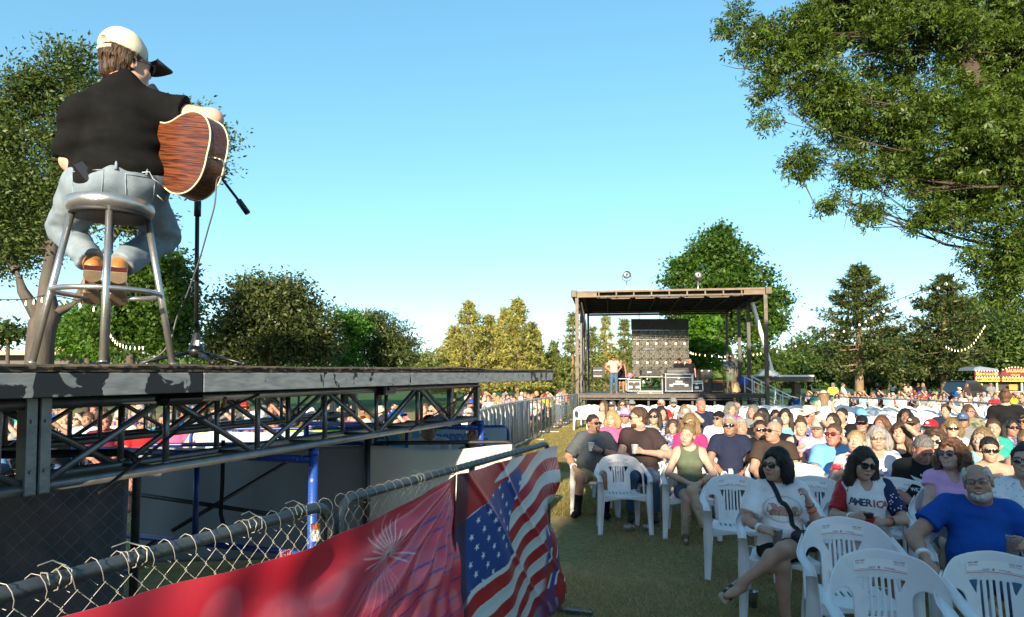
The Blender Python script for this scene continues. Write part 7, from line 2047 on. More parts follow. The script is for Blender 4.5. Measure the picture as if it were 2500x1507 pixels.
mb = MB(); mb.box((.14, 0, -.064), (.035, .15, .009), bev=.003); mb.build('bridge', EBO, gt)
mb = MB(); mb.lathe([(.001, 0), (.05, 0), (.05, .001), (.001, .001)], (.33, 0, -.0602), 20); mb.build('sound_hole', EBO, gt)
mb = MB(); mb.cyl((0, 0, -.005), (-.014, 0, -.005), .006, n=10); mb.ball((-.016, 0, -.005), .008, 8, 6); mb.build('end_pin', CHR, gt)
mb = MB(); mb.cyl((0, 0, .012), (-.018, 0, .012), .0055, n=8); mb.cyl((-.018, 0, .012), (-.045, -.004, .010), .0045, n=8); mb.build('jack', CHR, gt)
jk = GM @ Vector((-.045, -.004, .010))
pts = [jk, jk + Vector((.02, -.015, -.02)), jk + Vector((.022, -.02, -.08)), at(530, 440, 3.2), at(524, 500, 3.22), at(508, 560, 3.26), at(485, 640, 3.35), at(458, 715, 3.45), at(432, 775, 3.5), at(418, 825, 3.5), at(395, 862, 3.5), at(345, 888, 3.45), at(300, 898, 3.4)]
path = []
for i in range(len(pts) - 1):
 p0, p1, p2, p3 = pts[max(i - 1, 0)], pts[i], pts[i + 1], pts[min(i + 2, len(pts) - 1)]
 for q in range(6):
  s = q / 6; path.append(.5 * ((2 * p1) + (p2 - p0) * s + (2 * p0 - 5 * p1 + 4 * p2 - p3) * s * s + (-p0 + 3 * p1 - 3 * p2 + p3) * s ** 3))
tube_thing('guitar_cable', 'grey instrument cable hanging from the guitar down to the deck', 'cable', path, .0042, mat('grey_cable', (.10, .095, .10), .5), 6)
# ---- microphone stand
YM = 3.75; bx = gx(479, YM); bz = rw(1.6, 1.0, 0).z
ms = thing('microphone_stand', 'black tripod microphone stand with angled boom behind the guitar', 'microphone stand', (bx, YM, bz))
o0 = ms.location
BLS = mat('stand_black', (.012, .012, .013), .32, .3)
hub = at(479, 852, YM) - o0; topz = at(483, 375, YM) - o0
mb = MB(); mb.cyl((hub.x, hub.y, hub.z - .05), (topz.x, topz.y, topz.z), .0115, n=10); mb.build('pole', BLS, ms)
c1 = at(482, 528, YM) - o0; mb = MB(); mb.cyl(c1 + Vector((0, 0, -.0)), c1 + Vector((0, 0, .085)), .0185, n=12); mb.build('clutch', BLKP, ms)
mb = MB(); mb.lathe([(.040, -.035), (.042, -.01), (.030, .03), (.014, .085), (.011, .09)], hub, 12); hb = mb.build('hub', BLKP, ms)
mb = MB(); mb.cyl(hub + Vector((.02, -.01, .03)), hub + Vector((.045, -.012, .032)), .007, n=8); mb.box(hub + Vector((.018, -.02, .03)), (.02, .02, .035), bev=.003); mb.build('knob', CHR, hb)
for (u, v, Y) in ((335, 886, 3.55), (595, 893, 3.6), (520, 886, 3.45)):
 e = at(u, v, Y) - o0; e.z = .008; mb = MB(); mb.cyl(hub + Vector((0, 0, -.012)), e, .0095, .009, 8); lg = mb.build('leg', BLS, ms)
 mb = MB(); mb.ball(e, .013, 8, 6); mb.build('rubber_foot', BLKP, lg)
b0 = at(405, 258, 3.9) - o0; b1 = at(588, 497, 3.78) - o0; b2 = at(605, 521, 3.79) - o0
mb = MB(); mb.cyl(b0, b1, .008, n=8); mb.build('boom', BLS, ms)
mb = MB(); mb.cyl(b1.lerp(b0, .03), b2, .0165, n=12); mb.build('counterweight', BLKP, ms)
mb = MB(); mb.cyl(b0, b0 + (b0 - b1).normalized() * .16, .019, .024, 12); mb.build('microphone', BLKP, ms)
# ================================================================== PEOPLE IN THE FRONT ROWS
def person(label, u, d, ztop, fig, skin, top, hd, bot=('denim', .8, {}), rz=None, shoes=None, group='people seated in the front white chairs', chair=True, hi=True, step=.0125, cst=.0105):
 zt = fig.H(0, 0, .135)[2]
 sc = ztop / (zt + .02)
 x, y = gx(u, d), d - .08 * sc
 if rz is None: rz = -.72 * math.atan2(x, d)
 root = place('person', label, x, y, rz, sc, group)
 link('body', fig.mesh('body', [SKIN[skin], LIP], hi, step), root)
 parts = {}
 tm = CM(top[0]) if isinstance(top[0], str) else top[0]
 parts['shirt'] = sdf_part('shirt', fig.shirt(**top[1]), cst, tm, root)
 if top[1].get('neck') == 'polo': sdf_part('collar', fig.collar(), .0065, tm, root)
 if bot: sdf_part('shorts' if bot[1] < 1.2 else 'trousers', fig.bottoms(bot[1], **(bot[2] if len(bot) > 2 else {})), .013, CM(bot[0]) if isinstance(bot[0], str) else bot[0], root)
 if shoes:
  for q in 'LR': sdf_part('shoe', fig.shoe(q), .011, CM(shoes), root)
 dress_head(root, fig.M, hi=hi, **hd)
 if chair: make_chair('white chair under the ' + label.split(' ', 1)[1] if False else chair, x, y + .03, rz, d < 9.5, 'occupied white chairs', stick=False)
 HERO_SEATS.append((x, y)); parts['root'] = root; parts['sc'] = sc
 return parts
HERO_SEATS = []
def inr(root, name, mb, m): return mb.build(name, m, root)
def wband(root, fig, q, m, t=.06, r=.034, w=.022, name='wristband'):
 J = fig.j; wr, el = Vector(J['wr' + q]), Vector(J['el' + q]); d = (el - wr).normalized(); c = wr + d * t
 a = .86 if fig.fem else 1.0; rr = (r + t * .06) * a * fig.arm * (1 + .5 * fig.g)
 M = frame(c, d.cross(Vector((0, .3, 1))), d.cross(d.cross(Vector((0, .3, 1)))))
 mb = MB(); mb.lathe([(rr, -w / 2), (rr + .0025, -w / 2), (rr + .0025, w / 2), (rr, w / 2)], n=24); o = link(name, mb.mesh(name, [m]), root, M); return o
ORB = mat('orange_band', (.70, .14, .03), .5); WHB = mat('white_band', (.70, .70, .70), .45); WCH = mat('watch_black', (.015, .015, .016), .3)
CUPM = mat('pewter_cup', (.40, .40, .41), .25, .85, var=.12); CUPW = mat('white_foam_cup', (.74, .73, .70), .6); CUPR = mat('red_cup', (.50, .02, .025), .35); CUPC = mat('clear_cup', (.75, .72, .74), .12, trans=.85, var=.03); DRK = mat('pink_drink', (.60, .05, .10), .15)
def cup(label, root, p, m, h=.12, r0=.029, r1=.041, tilt=(0, 0), name='cup', lip=None, drink=None):
 """a cup held at p (in the person's own space)"""
 mb = MB(); mb.lathe([(.001, .003), (r0 - .002, .003), (r0, 0), (r0 + .0005, .002), (r1, h - .004), (r1 + .0025, h), (r1 - .0005, h + .001), (r1 - .003, h - .006), (r0 - .003, .008), (.001, .007)], n=26)
 me = mb.mesh(name, [m]); o = link(name, me)
 Mx = Matrix.Translation(root.location) @ root.rotation_euler.to_matrix().to_4x4() @ Matrix.Scale(root.scale[0], 4) if root is not None else Matrix.Identity(4)
 o.matrix_local = Mx @ Matrix.Translation(Vector(p)) @ Matrix.Rotation(tilt[0], 4, 'X') @ Matrix.Rotation(tilt[1], 4, 'Y')
 if drink:
  mb = MB(); mb.lathe([(r0 - .004, .010), (r1 - .007, h * .78), (.001, h * .78)], n=20); mb.build('drink', drink, o)
 return tag(o, label, 'cup')
def grip(fig, q, fw=.055):
 """centre of what the hand q closes on"""
 J = fig.j; hd = fig.handL if q == 'L' else fig.handR
 f, n = norm(A_(*hd[0])), norm(A_(*hd[1])); n = norm(n - f * (n @ f))
 return J['wr' + q] + f * (.075 + fw * .3) + n * .052
CURL = .62
def desert_print(root, shirt, z, y=-.3):
 def mk():
  mb = MB(); mb.cur = 0
  mb.prism([(.145 * math.cos(a), .095 * math.sin(a)) for a in np.linspace(0, 2 * PI, 28)[:-1]], 0, .0003); o = mb.build('print', [mat('print_sky', (.62, .60, .60), .8)]); return subdiv_flat(o, 3)
 M = frame((0, y, z), (1, 0, 0), (0, 0, 1)); decal(root, shirt, mk, M, off=.002)
 def ring_():
  mb = MB(); P_ = [(.148 * math.cos(a), .098 * math.sin(a)) for a in np.linspace(0, 2 * PI, 40)]
  for a, b in zip(P_[:-1], P_[1:]): mb.prism([(a[0], a[1]), (a[0] * 1.02, a[1] * 1.03), (b[0] * 1.02, b[1] * 1.03), (b[0], b[1])], 0, .0004)
  return mb.build('print', [mat('print_brown', (.28, .13, .09), .8)])
 decal(root, shirt, ring_, M, off=.0028)
 def rocks():
  mb = MB()
  for (x, w, h) in ((-.08, .055, .095), (-.02, .05, .07), (.09, .04, .075), (.035, .035, .045)): mb.prism([(x - w, -.052), (x + w, -.052), (x + w * .7, h - .06), (x + w * .2, h - .045), (x - w * .5, h - .05)], 0, .0003)
  return subdiv_flat(mb.build('print', [mat('print_rock', (.42, .22, .17), .8, var=.3, scale=60)]), 2)
 decal(root, shirt, rocks, M, off=.0034)
 def cact():
  mb = MB()
  for (x, h) in ((.045, .06), (.062, .045), (-.03, .035), (-.085, .04), (.09, .03)):
   mb.prism([(x - .005, -.055), (x + .005, -.055), (x + .005, h - .05), (x - .005, h - .05)], 0, .0003); mb.prism([(x + .006, -.02), (x + .013, -.02), (x + .013, .0), (x + .009, .0)], 0, .0003)
  return subdiv_flat(mb.build('print', [mat('print_cactus', (.12, .22, .08), .8)]), 1)
 decal(root, shirt, cact, M, off=.0042)
f1 = Fig(hs=1.08, arm=1.08, fem=True, bust=.03, g=.05, yaw=40, pitch=4, head=(-.03, .05, 1.18), knL=(-.04, -.46, .60), anL=(-.36, -.52, .335), toL=(-.47, -.60, .26), knR=(-.05, -.43, .47), anR=(-.03, -.42, .06), toR=(-.03, -.58, .005), hipR=(-.07, 0, .48), hipL=(.09, 0, .51),
   elR=(-.275, -.05, .735), wrR=(-.165, -.27, .70), elL=(.275, -.10, .70), wrL=(.185, -.17, .925), handR=((.75, -.62, .05), (.55, .35, -.75), .85, 0, 1), handL=((-.25, -.25, .9), (-.85, .3, -.3), .75, .1, -1))
q1 = person('woman in white desert print T-shirt with black crossbody bag, legs crossed', 1890, 5.25, 1.215, f1, 1, ('white', dict(neck='crew', seed=1, hem=.03, sleeve=.82, loose=.026)), dict(hair='bob', hairm='black', glasses='sun'), ('black', .45, {}), chair='white chair under the woman with the crossbody bag')
r1 = q1['root']; desert_print(r1, q1['shirt'], .84)
for t_, m_ in ((.05, WHB),): wband(r1, f1, 'R', m_, .055, w=.028)
wband(r1, f1, 'L', ORB, .075, w=.020); wband(r1, f1, 'L', FRM, .035, w=.005, name='bracelet')
def strap_on(root, shirt, pts, w, m, name='strap'):
 bv = BVHTree.FromPolygons([v.co[:] for v in shirt.data.vertices], [tuple(p.vertices) for p in shirt.data.polygons])
 P_ = []
 for i in range(len(pts) - 1):
  for q in range(8):
   p = Vector(pts[i]).lerp(Vector(pts[i + 1]), q / 8); h = bv.find_nearest(p)
   P_.append((h[0] + h[1] * .004, h[1]))
 mb = MB()
 for (a, na), (b, nb_) in zip(P_[:-1], P_[1:]): mb.bar(a, b + (b - a) * .15, w, .004, up=na)
 return inr(root, name, mb, m)
bag = thing('crossbody_bag', 'black crossbody bag resting on the hip of the woman in white', 'bag', r1.location); bag.scale = r1.scale; bag.rotation_euler = r1.rotation_euler
strap_on(bag, q1['shirt'], [(-.085, .11, 1.035), (-.06, .0, 1.02), (.0, -.14, .90), (.07, -.16, .78), (.13, -.14, .70), (.16, -.13, .66)], .038, BLK)
S = Sdf(); S.ell((.175, -.185, .615), (.12, .055, .085), None, .02); S.ell((.10, -.19, .66), (.05, .04, .035), None, .03); S.noise(.006, 14); sdf_part('pouch', S, .009, mat('bag_nylon', (.013, .013, .015), .6, bump=.2, bscale=90), bag)
cup('pewter cup held by the woman with the crossbody bag', r1, grip(f1, 'R') + A_(0, -.0, -.065), CUPM, tilt=(0, .05))
SND = mat('sandal_strap', (.03, .022, .024), .6); CRK = mat('cork_sole', (.42, .34, .24), .8)
for q in 'LR':
 J = f1.j; an, to = Vector(J['an' + q]), Vector(J['to' + q]); sn = Vector(J['kn' + q]) - an
 d = (to - an); d = d.normalized(); up = (sn - d * sn.dot(d)).normalized(); hl = an - up * .045 - d * .03
 sd = d.cross(up)
 sb = MB(); sb.bar(hl - up * .028, an.lerp(to, 1.25) - up * .030 - up * .0, .085, .018, up=tuple(up), bev=.008); so = inr(r1, 'sandal', sb, CRK)
 for t_ in (.42, .80):
  c = an.lerp(to, t_) - up * .012 * (1 + t_); sm = MB(); pts = []
  for k in range(9):
   a = PI * k / 8; pts.append(c + sd * .044 * math.cos(a) + up * (.040 - .012 * t_) * math.sin(a) - up * .022)
  for a, b in zip(pts[:-1], pts[1:]): sm.bar(a, b, .034, .005, up=tuple((a + b) / 2 - c))
  sm.build('strap', SND, so)
o_cup = MB(); o_cup.lathe([(.001, .003), (.029, 0), (.041, .116), (.044, .12), (.038, .115), (.026, .008), (.001, .007)], n=26); o = o_cup.build('cup', CUPM); o.location = (gx(1826, 5.35), 5.35, 0.0); tag(o, 'pewter cup standing on the grass by the chair of the crossbody bag woman', 'cup')
f2 = Fig(hs=1.08, arm=1.08, fem=True, bust=.03, g=.055, yaw=-14, pitch=-6, roll=6, head=(-.01, .045, 1.175), elR=(-.265, -.03, .72), wrR=(-.135, -.27, .765), elL=(.265, -.07, .73), wrL=(.085, -.30, .74), handR=((.55, -.75, .15), (.7, .45, -.3), .8, 0, 1), handL=((-.75, -.6, .1), (-.5, .5, -.4), .8, 0, -1))
WST = cloth('america_white', (.62, .60, .60), var=.06)
q2 = person('woman in AMERICA shirt with red sequin sleeve, aviator glasses and two cups', 2095, 5.45, 1.20, f2, 1, (WST, dict(neck='scoop', seed=4, sleeve=0, hem=.03)), dict(hair='long', hairm='dark', glasses='aviator'), ('stone', .5, {}), chair='white chair under the woman with the sequin sleeve')
r2 = q2['root']
def sleeve_of(fig, q, m, root, fr=.80, name='sleeve', off=.02):
 J = fig.j; S = Sdf(); S.cap(J['sh' + q], J['sh' + q], .001); S.ops = []
 sh, el = J['sh' + q], J['el' + q]; S.cap(sh + (el - sh) * .05, sh + (el - sh) * .06, .05, .05); S.ops = S.ops[:1]
 fcap(S, sh, sh + (el - sh) * fr, .079, .070, .03); S.noise(.004, 30)
 return sdf_part(name, S, .009, m, root)
SEQ = mat('red_sequins', (.40, .015, .02), .3, .55, var=.5, scale=120, bump=.9, bscale=160)
sleeve_of(f2, 'R', SEQ, r2)
STN = cloth('navy_sleeve', (.015, .025, .075)); s2 = sleeve_of(f2, 'L', STN, r2)
rr_ = rs(3); mb = MB(); bv = BVHTree.FromPolygons([v.co[:] for v in s2.data.vertices], [tuple(p.vertices) for p in s2.data.polygons])
for k in range(34):
 p = Vector(f2.j['shL']).lerp(Vector(f2.j['elL']), .08 + .5 * rr_.random()) + Vector((rr_.normal() * .06, -.25, rr_.normal() * .05)); h = bv.ray_cast(p, Vector((0, 1, 0)))
 if h[0] is not None:
  M = frame(h[0] + h[1] * .001, Vector((0, 0, 1)).cross(h[1]), h[1].cross(Vector((0, 0, 1)).cross(h[1])))
  mb.prism([(.0085 * (1 if j % 2 == 0 else .4) * math.sin(j * PI / 5), .0085 * (1 if j % 2 == 0 else .4) * math.cos(j * PI / 5)) for j in range(10)][::-1], 0, .001, M)
o = mb.build('star_print', mat('star_white', (.68, .68, .68), .8), s2); o['kind'] = 'stuff'
INKN2 = mat('shirt_navy_ink', (.02, .045, .10), .8); INKR2 = mat('shirt_red_ink', (.32, .05, .05), .8)
for k, ch in enumerate('AMERICA'):
 m_ = INKN2 if k < 4 else INKR2
 decal(r2, q2['shirt'], lambda: subdiv_flat(text_mesh(ch, .082, m_, 'lettering', .0004, bold=.0025), 1), frame((-.126 + k * .042, -.40, .865 - .003 * k), (1, 0, 0), (0, 0, 1)), name='lettering')
wband(r2, f2, 'R', WHB, .05, w=.014); wband(r2, f2, 'L', WCH, .075, w=.034, name='watch'); wband(r2, f2, 'L', ORB, .05, w=.018)
cup('dark cup in the right hand of the woman in the AMERICA shirt', r2, grip(f2, 'R') + A_(.0, -.0, -.07), mat('dark_cup', (.05, .025, .03), .3), tilt=(0, .03))
cup('red plastic cup in the left hand of the woman in the AMERICA shirt', r2, grip(f2, 'L') + A_(0, -.0, -.07), CUPR, tilt=(.0, -.1))
f3 = Fig(g=.14, yaw=14, pitch=10, roll=-9, hs=1.12, arm=1.15, head=(.0, .02, 1.175), neck=(.0, .09, 1.03), elR=(-.44, -.07, .77), wrR=(-.39, -.30, .66), elL=(.40, -.08, .74), wrL=(.215, -.345, .815), shR=(-.195, .09, .985), shL=(.195, .10, .97),
   handR=((.35, -.75, -.5), (-.25, .35, -.85), .38, .12, 1), handL=((-.85, -.45, .2), (-.35, .6, -.3), .85, 0, -1))
BT = cloth('heather_blue', (.006, .060, .29), var=.3, scale=60, stretch=(1, 1, 6))
q3 = person('large man in blue T-shirt with fair fringe of hair, spectacles and grey beard', 2360, 4.55, 1.185, f3, 0, (BT, dict(neck='crew', seed=8, wr=1.0, loose=.022)), dict(hair='fringe', hairm='white', glasses='clear', beard=('full', 'white'), eyes=True, smile=True), ('denim', 1.3, {}), chair='white chair under the man in the blue T-shirt')
r3 = q3['root']; b_ = wband(r3, f3, 'R', WHB, .05, w=.030); wband(r3, f3, 'L', ORB, .05, w=.014)
mb = MB(); g_ = f3.j['wrL']; J_ = f3; d_ = norm(A_(*f3.handL[0]))
cup('clear plastic cup of pink drink held by the man in blue', r3, grip(f3, 'L') + A_(0, -.005, -.085), CUPC, h=.145, r0=.031, r1=.049, tilt=(.03, .12), drink=DRK)
f4 = Fig(hs=1.08, arm=1.08, fem=True, bust=.03, g=.06, yaw=34, pitch=14, roll=-4)
person('smiling woman in lilac pink frilled top with curly brown hair and sunglasses', 2305, 5.7, 1.235, f4, 5, ('lilac', dict(neck='scoop', sleeve=.28, seed=6)), dict(hair='curly', hairm='auburn', glasses='sun', smile=True), chair='white chair under the woman in the lilac top')
f5 = Fig(hs=1.08, arm=1.08, fem=True, bust=.03, g=.07, yaw=16, pitch=10, elR=(-.25, -.10, .78), wrR=(-.03, -.30, .72), handR=((.8, -.5, -.2), (.2, .3, -.9), .4, .1, 1))
FLO = mat('floral_white', (.62, .62, .64), .85, scale=26, col2=(.06, .07, .14), thr=(.60, .66), bump=.2, bscale=120)
person('smiling woman in white bird print top and sunglasses at the right edge', 2478, 5.15, 1.25, f5, 1, (FLO, dict(neck='scoop', seed=2)), dict(hair='bun', hairm='black', glasses='sun', smile=True), ('stone', .8, {}), chair='white chair under the woman in the bird print top')
f6 = Fig(hs=1.08, arm=1.08, g=.11, yaw=-12, pitch=-28, head=(0, .02, 1.165))
q6 = person('man in black WE THE PEOPLE T-shirt with grey goatee looking down', 2236, 6.35, 1.215, f6, 3, ('black', dict(neck='crew', seed=3)), dict(hair='buzz', hairm='salt', beard=('goatee', 'grey')), chair='white chair under the man in the black eagle T-shirt')
INKS = mat('shirt_white_ink', (.55, .55, .55), .8)
for tx, sz, z in (('READ IT', .030, .925), ('WE THE PEOPLE', .040, .790), ('1776', .026, .745)):
 decal(q6['root'], q6['shirt'], lambda: subdiv_flat(text_mesh(tx, sz, INKS, 'lettering', .0004, bold=.001), 1), frame((.005, -.45, z), (1, 0, 0), (0, 0, 1)), name='lettering')
def eagle():
 mb = MB()
 for s in (-1, 1):
  for k in range(6): mb.prism([(s * (.015 + .003 * k), .02 - .008 * k), (s * (.13 - .014 * k), .065 - .020 * k), (s * (.118 - .014 * k), .048 - .020 * k), (s * .018, .012 - .008 * k)][::s], 0, .0004)
 mb.prism([(-.018, -.03), (.018, -.03), (.022, .02), (.008, .045), (-.012, .042), (-.024, .02)], 0, .0004)
 return subdiv_flat(mb.build('eagle_print', [INKS]), 1)
decal(q6['root'], q6['shirt'], eagle, frame((.0, -.45, .855), (1, 0, 0), (0, 0, 1)), name='eagle_print')
f7 = Fig(hs=1.08, arm=1.08, fem=True, bust=.03, g=.06, yaw=16, pitch=14, elR=(-.26, -.10, .78), wrR=(-.12, -.24, .96), handR=((.35, -.35, .85), (.75, -.1, -.35), .75, 0, 1))
RWH = mat('red_white_shirt', (.62, .60, .58), .85, scale=3.5, col2=(.45, .03, .05), thr=(.5, .56), bump=.2, bscale=120)
q7 = person('blonde woman in red and white top raising a pewter cup', 2078, 7.0, 1.225, f7, 5, (RWH, dict(neck='crew', seed=7)), dict(hair='pony', hairm='blonde', eyes=True), chair='white chair under the blonde woman with the raised cup')
cup('pewter cup raised by the blonde woman', q7['root'], grip(f7, 'R') + A_(0, 0, -.03), CUPM); wband(q7['root'], f7, 'R', WHB, .05)
f8 = Fig(hs=1.08, arm=1.08, g=.09, yaw=30, pitch=8)
person('man in bright blue polo and dark rimmed sunglasses looking up to the left', 2026, 7.6, 1.265, f8, 3, ('sky', dict(neck='polo', seed=5)), dict(hair='buzz', hairm='brown', glasses='sun', lens=LNR), chair='white chair under the man in the bright blue polo')
f9 = Fig(hs=1.08, arm=1.08, fem=True, bust=.04, g=.09, yaw=4, pitch=2)
TIE = mat('patriotic_tie_dye', (.60, .60, .66), .85, scale=5, col2=(.12, .16, .45), thr=(.5, .62), stretch=(1, 1, 3), bump=.2, bscale=120)
person('grey haired woman with spectacles in blue and white streaked top', 2131, 7.3, 1.25, f9, 1, (TIE, dict(neck='scoop', seed=9)), dict(hair='bob', hairm='grey', glasses='clear', eyes=True), chair='white chair under the grey haired woman with spectacles')
f10 = Fig(hs=1.08, arm=1.08, g=.09, yaw=46, pitch=8, wrR=(-.13, -.30, .60), handR=((.1, -.85, -.4), (0, .3, -.9), .3, .1, 1))
person('bald man in dark brown T-shirt with sunglasses in profile', 1880, 8.0, 1.275, f10, 0, ('brown', dict(neck='crew', seed=1)), dict(glasses='wrap'), ('navy', 1.9, {}), chair='white chair under the bald man')
f11 = Fig(hs=1.08, arm=1.08, g=.05, yaw=10, pitch=4, elL=(.27, -.05, .72), elR=(-.27, -.05, .72), wrL=(.09, -.34, .575), wrR=(-.09, -.34, .575), handL=((-.25, -.7, -.6), (-.7, .2, -.2), .4, .05, -1), handR=((.25, -.7, -.6), (.7, .2, -.2), .4, .05, 1))
q11 = person('grey haired man in navy polo and sunglasses, hands between his knees', 1775, 8.75, 1.30, f11, 2, ('navy', dict(neck='polo', seed=2)), dict(hair='short', hairm='grey', glasses='sun'), ('grey', 1.9, {}), chair='white chair under the grey haired man in the navy polo')
wband(q11['root'], f11, 'L', ORB, .05); wband(q11['root'], f11, 'R', WHB, .05)
f12 = Fig(hs=1.08, arm=1.08, fem=True, bust=.04, g=.06, yaw=12, pitch=-2)
person('woman in hot pink top with long ash blonde hair and sunglasses', 1680, 9.3, 1.29, f12, 1, ('hotpink', dict(neck='v', seed=3)), dict(hair='bang', hairm='dirty', glasses='sun'), chair='white chair under the woman in the hot pink top')
f13 = Fig(hs=1.08, arm=1.08, fem=True, bust=.025, g=.02, yaw=22, pitch=0, roll=10, head=(-.02, .06, 1.18), elL=(.27, -.06, .72), elR=(-.27, -.06, .72), wrL=(.075, -.27, .635), wrR=(-.05, -.29, .645), knL=(-.02, -.46, .58), anL=(.10, -.56, .22), toL=(.16, -.68, .10), knR=(-.06, -.43, .475), anR=(-.10, -.42, .08), toR=(-.10, -.57, .02), hipL=(.09, 0, .51),
   handL=((-.85, -.45, -.1), (-.1, .3, -.9), .35, .05, -1), handR=((.85, -.4, -.1), (.1, .3, -.9), .3, .05, 1))
q13 = person('young woman in olive tank top and pale cowboy boots, legs crossed', 1677, 7.9, 1.235, f13, 5, ('olive', dict(neck='tank', sleeve=0, seed=4, wr=.5)), dict(hair='bun', hairm='dirty', eyes=True), ('denim', .42, {}), chair='white chair under the young woman in the olive tank top')
wband(q13['root'], f13, 'L', ORB, .06, w=.02)
BTL = mat('pale_boot_leather', (.36, .28, .19), .6, var=.3, scale=20); BTD = mat('brown_boot_foot', (.09, .05, .035), .5)
for q in 'LR':
 J = f13.j; S = Sdf(); kn, an, to = J['kn' + q], J['an' + q], J['to' + q]; m = an + (kn - an) * .62
 S.cap(an + (kn - an) * .02, an + (kn - an) * .03, .04); S.ops = S.ops[:1]; fcap(S, an, m, .047, .066, .02); S.ell(m, (.03, .075, .035), None, .01, True); b_ = sdf_part('boot', S, .009, BTL, q13['root'])
 S = Sdf(); S.cap(an + A_(0, .02, -.04), an * .5 + to * .5 + A_(0, 0, -.01), .04, .042, .02); S.cap(an * .5 + to * .5 + A_(0, 0, -.01), to, .042, .020, .02); link('boot_foot', sdf_mesh('boot_foot', S, .010, [BTD]), b_)
f14 = Fig(g=.15, yaw=-38, pitch=4, hs=1.03, arm=1.1, elL=(.36, -.05, .74), wrL=(.055, -.33, .86), elR=(-.36, .02, .72), wrR=(-.27, -.24, .60), knR=(-.20, -.42, .49), anR=(-.24, -.36, .055), toR=(-.30, -.50, .005), knL=(.16, -.44, .49), handL=((-.75, -.45, .3), (-.45, .5, -.3), .8, 0, -1), handR=((.3, -.8, -.4), (.1, .3, -.9), .35, .1, 1))
GT = cloth('slate_shirt', (.085, .095, .105))
q14 = person('heavy man in slate grey shirt, khaki shorts and black socks holding a white cup', 1447, 9.3, 1.285, f14, 0, (GT, dict(neck='crew', sleeve=.85, seed=6, wr=1.0)), dict(hair='buzz', hairm='dark', glasses='wrap', beard=('goatee', 'dark')), ('khaki', .95, {}), shoes='black', chair='white chair under the heavy man in the slate grey shirt')
cup('white foam cup held by the heavy man in slate grey', q14['root'], grip(f14, 'L') + A_(0, -.01, -.02), CUPW, h=.11, r0=.032, r1=.043); wband(q14['root'], f14, 'L', WCH, .06, w=.03, name='watch'); wband(q14['root'], f14, 'R', WHB, .05, w=.016)
for q in 'LR':
 J = f14.j; S = Sdf(); S.cap(J['an' + q], J['an' + q] + A_(0, 0, .001), .05); S.ops = []; S.cap(J['an' + q] + A_(0, 0, .02), J['an' + q] + A_(0, 0, .021), .05); fcap(S, J['an' + q], J['an' + q] + (J['kn' + q] - J['an' + q]) * .5, .048, .058, .01); sdf_part('sock', S, .011, CM('black'), q14['root'])
f15 = Fig(g=.12, yaw=78, pitch=0, hs=1.06, arm=1.08, head=(-.02, .06, 1.20), elL=(.37, -.04, .74), wrL=(.02, -.33, .80), handL=((-.8, -.4, .25), (-.4, .5, -.3), .8, 0, -1))
q15 = person('tall bearded man in dark brown polo turning to his neighbour, white cup in hand', 1558, 9.1, 1.385, f15, 5, ('dkbrown', dict(neck='polo', seed=8)), dict(hair='short', hairm='brown', glasses='sun', beard=('full', 'auburn')), ('denim', 1.9, {}), shoes='charcoal', chair='white chair under the tall bearded man in the dark brown polo')
cup('white foam cup held by the tall bearded man', q15['root'], grip(f15, 'L') + A_(0, -.01, -.02), CUPW, h=.11, r0=.032, r1=.043)
f16 = Fig(hs=1.08, arm=1.08, fem=True, bust=.03, g=.06, yaw=28, pitch=-2)
person('older woman with pale blonde hair in pink T-shirt behind the heavy man', 1492, 10.6, 1.28, f16, 5, ('pink', dict(neck='crew', seed=3)), dict(hair='bob', hairm='blonde', eyes=True), chair='white chair under the older woman in pink')
mb = MB(); mb.lathe([(.001, .002), (.026, .0), (.033, .008), (.033, .115), (.027, .122), (.026, .121), (.001, .119)], n=22); me = mb.mesh('can', [CUPM])
o = link('cup', (lambda m_: (m_.lathe([(.001, .003), (.034, 0), (.036, .006), (.043, .15), (.046, .155), (.040, .15), (.032, .008), (.001, .007)], n=24), m_.mesh('cup', [CUPM]))[1])(MB())); o.location = (gx(1584, 8.35), 8.35, 0); tag(o, 'tall pewter cup upright on the grass between two chairs', 'cup')
o = link('can', me); o.matrix_local = Matrix.Translation((gx(1566, 8.1), 8.1, .034)) @ Matrix.Rotation(1.15, 4, 'Z') @ Matrix.Rotation(PI / 2, 4, 'X'); o.material_slots[0].link = 'OBJECT'; o.material_slots[0].material = mat('blue_silver_can', (.50, .52, .55), .3, .6, scale=16, col2=(.03, .07, .3), thr=(.5, .55)); tag(o, 'crushed blue and silver can lying on the grass', 'can')
o = cup('clear plastic cup tipped over on the grass', None, (0, 0, 0), CUPC, h=.12, r0=.032, r1=.046); o.matrix_local = Matrix.Translation((gx(1545, 8.05), 8.05, .046)) @ Matrix.Rotation(-1.9, 4, 'Z') @ Matrix.Rotation(PI / 2 + .1, 4, 'X')
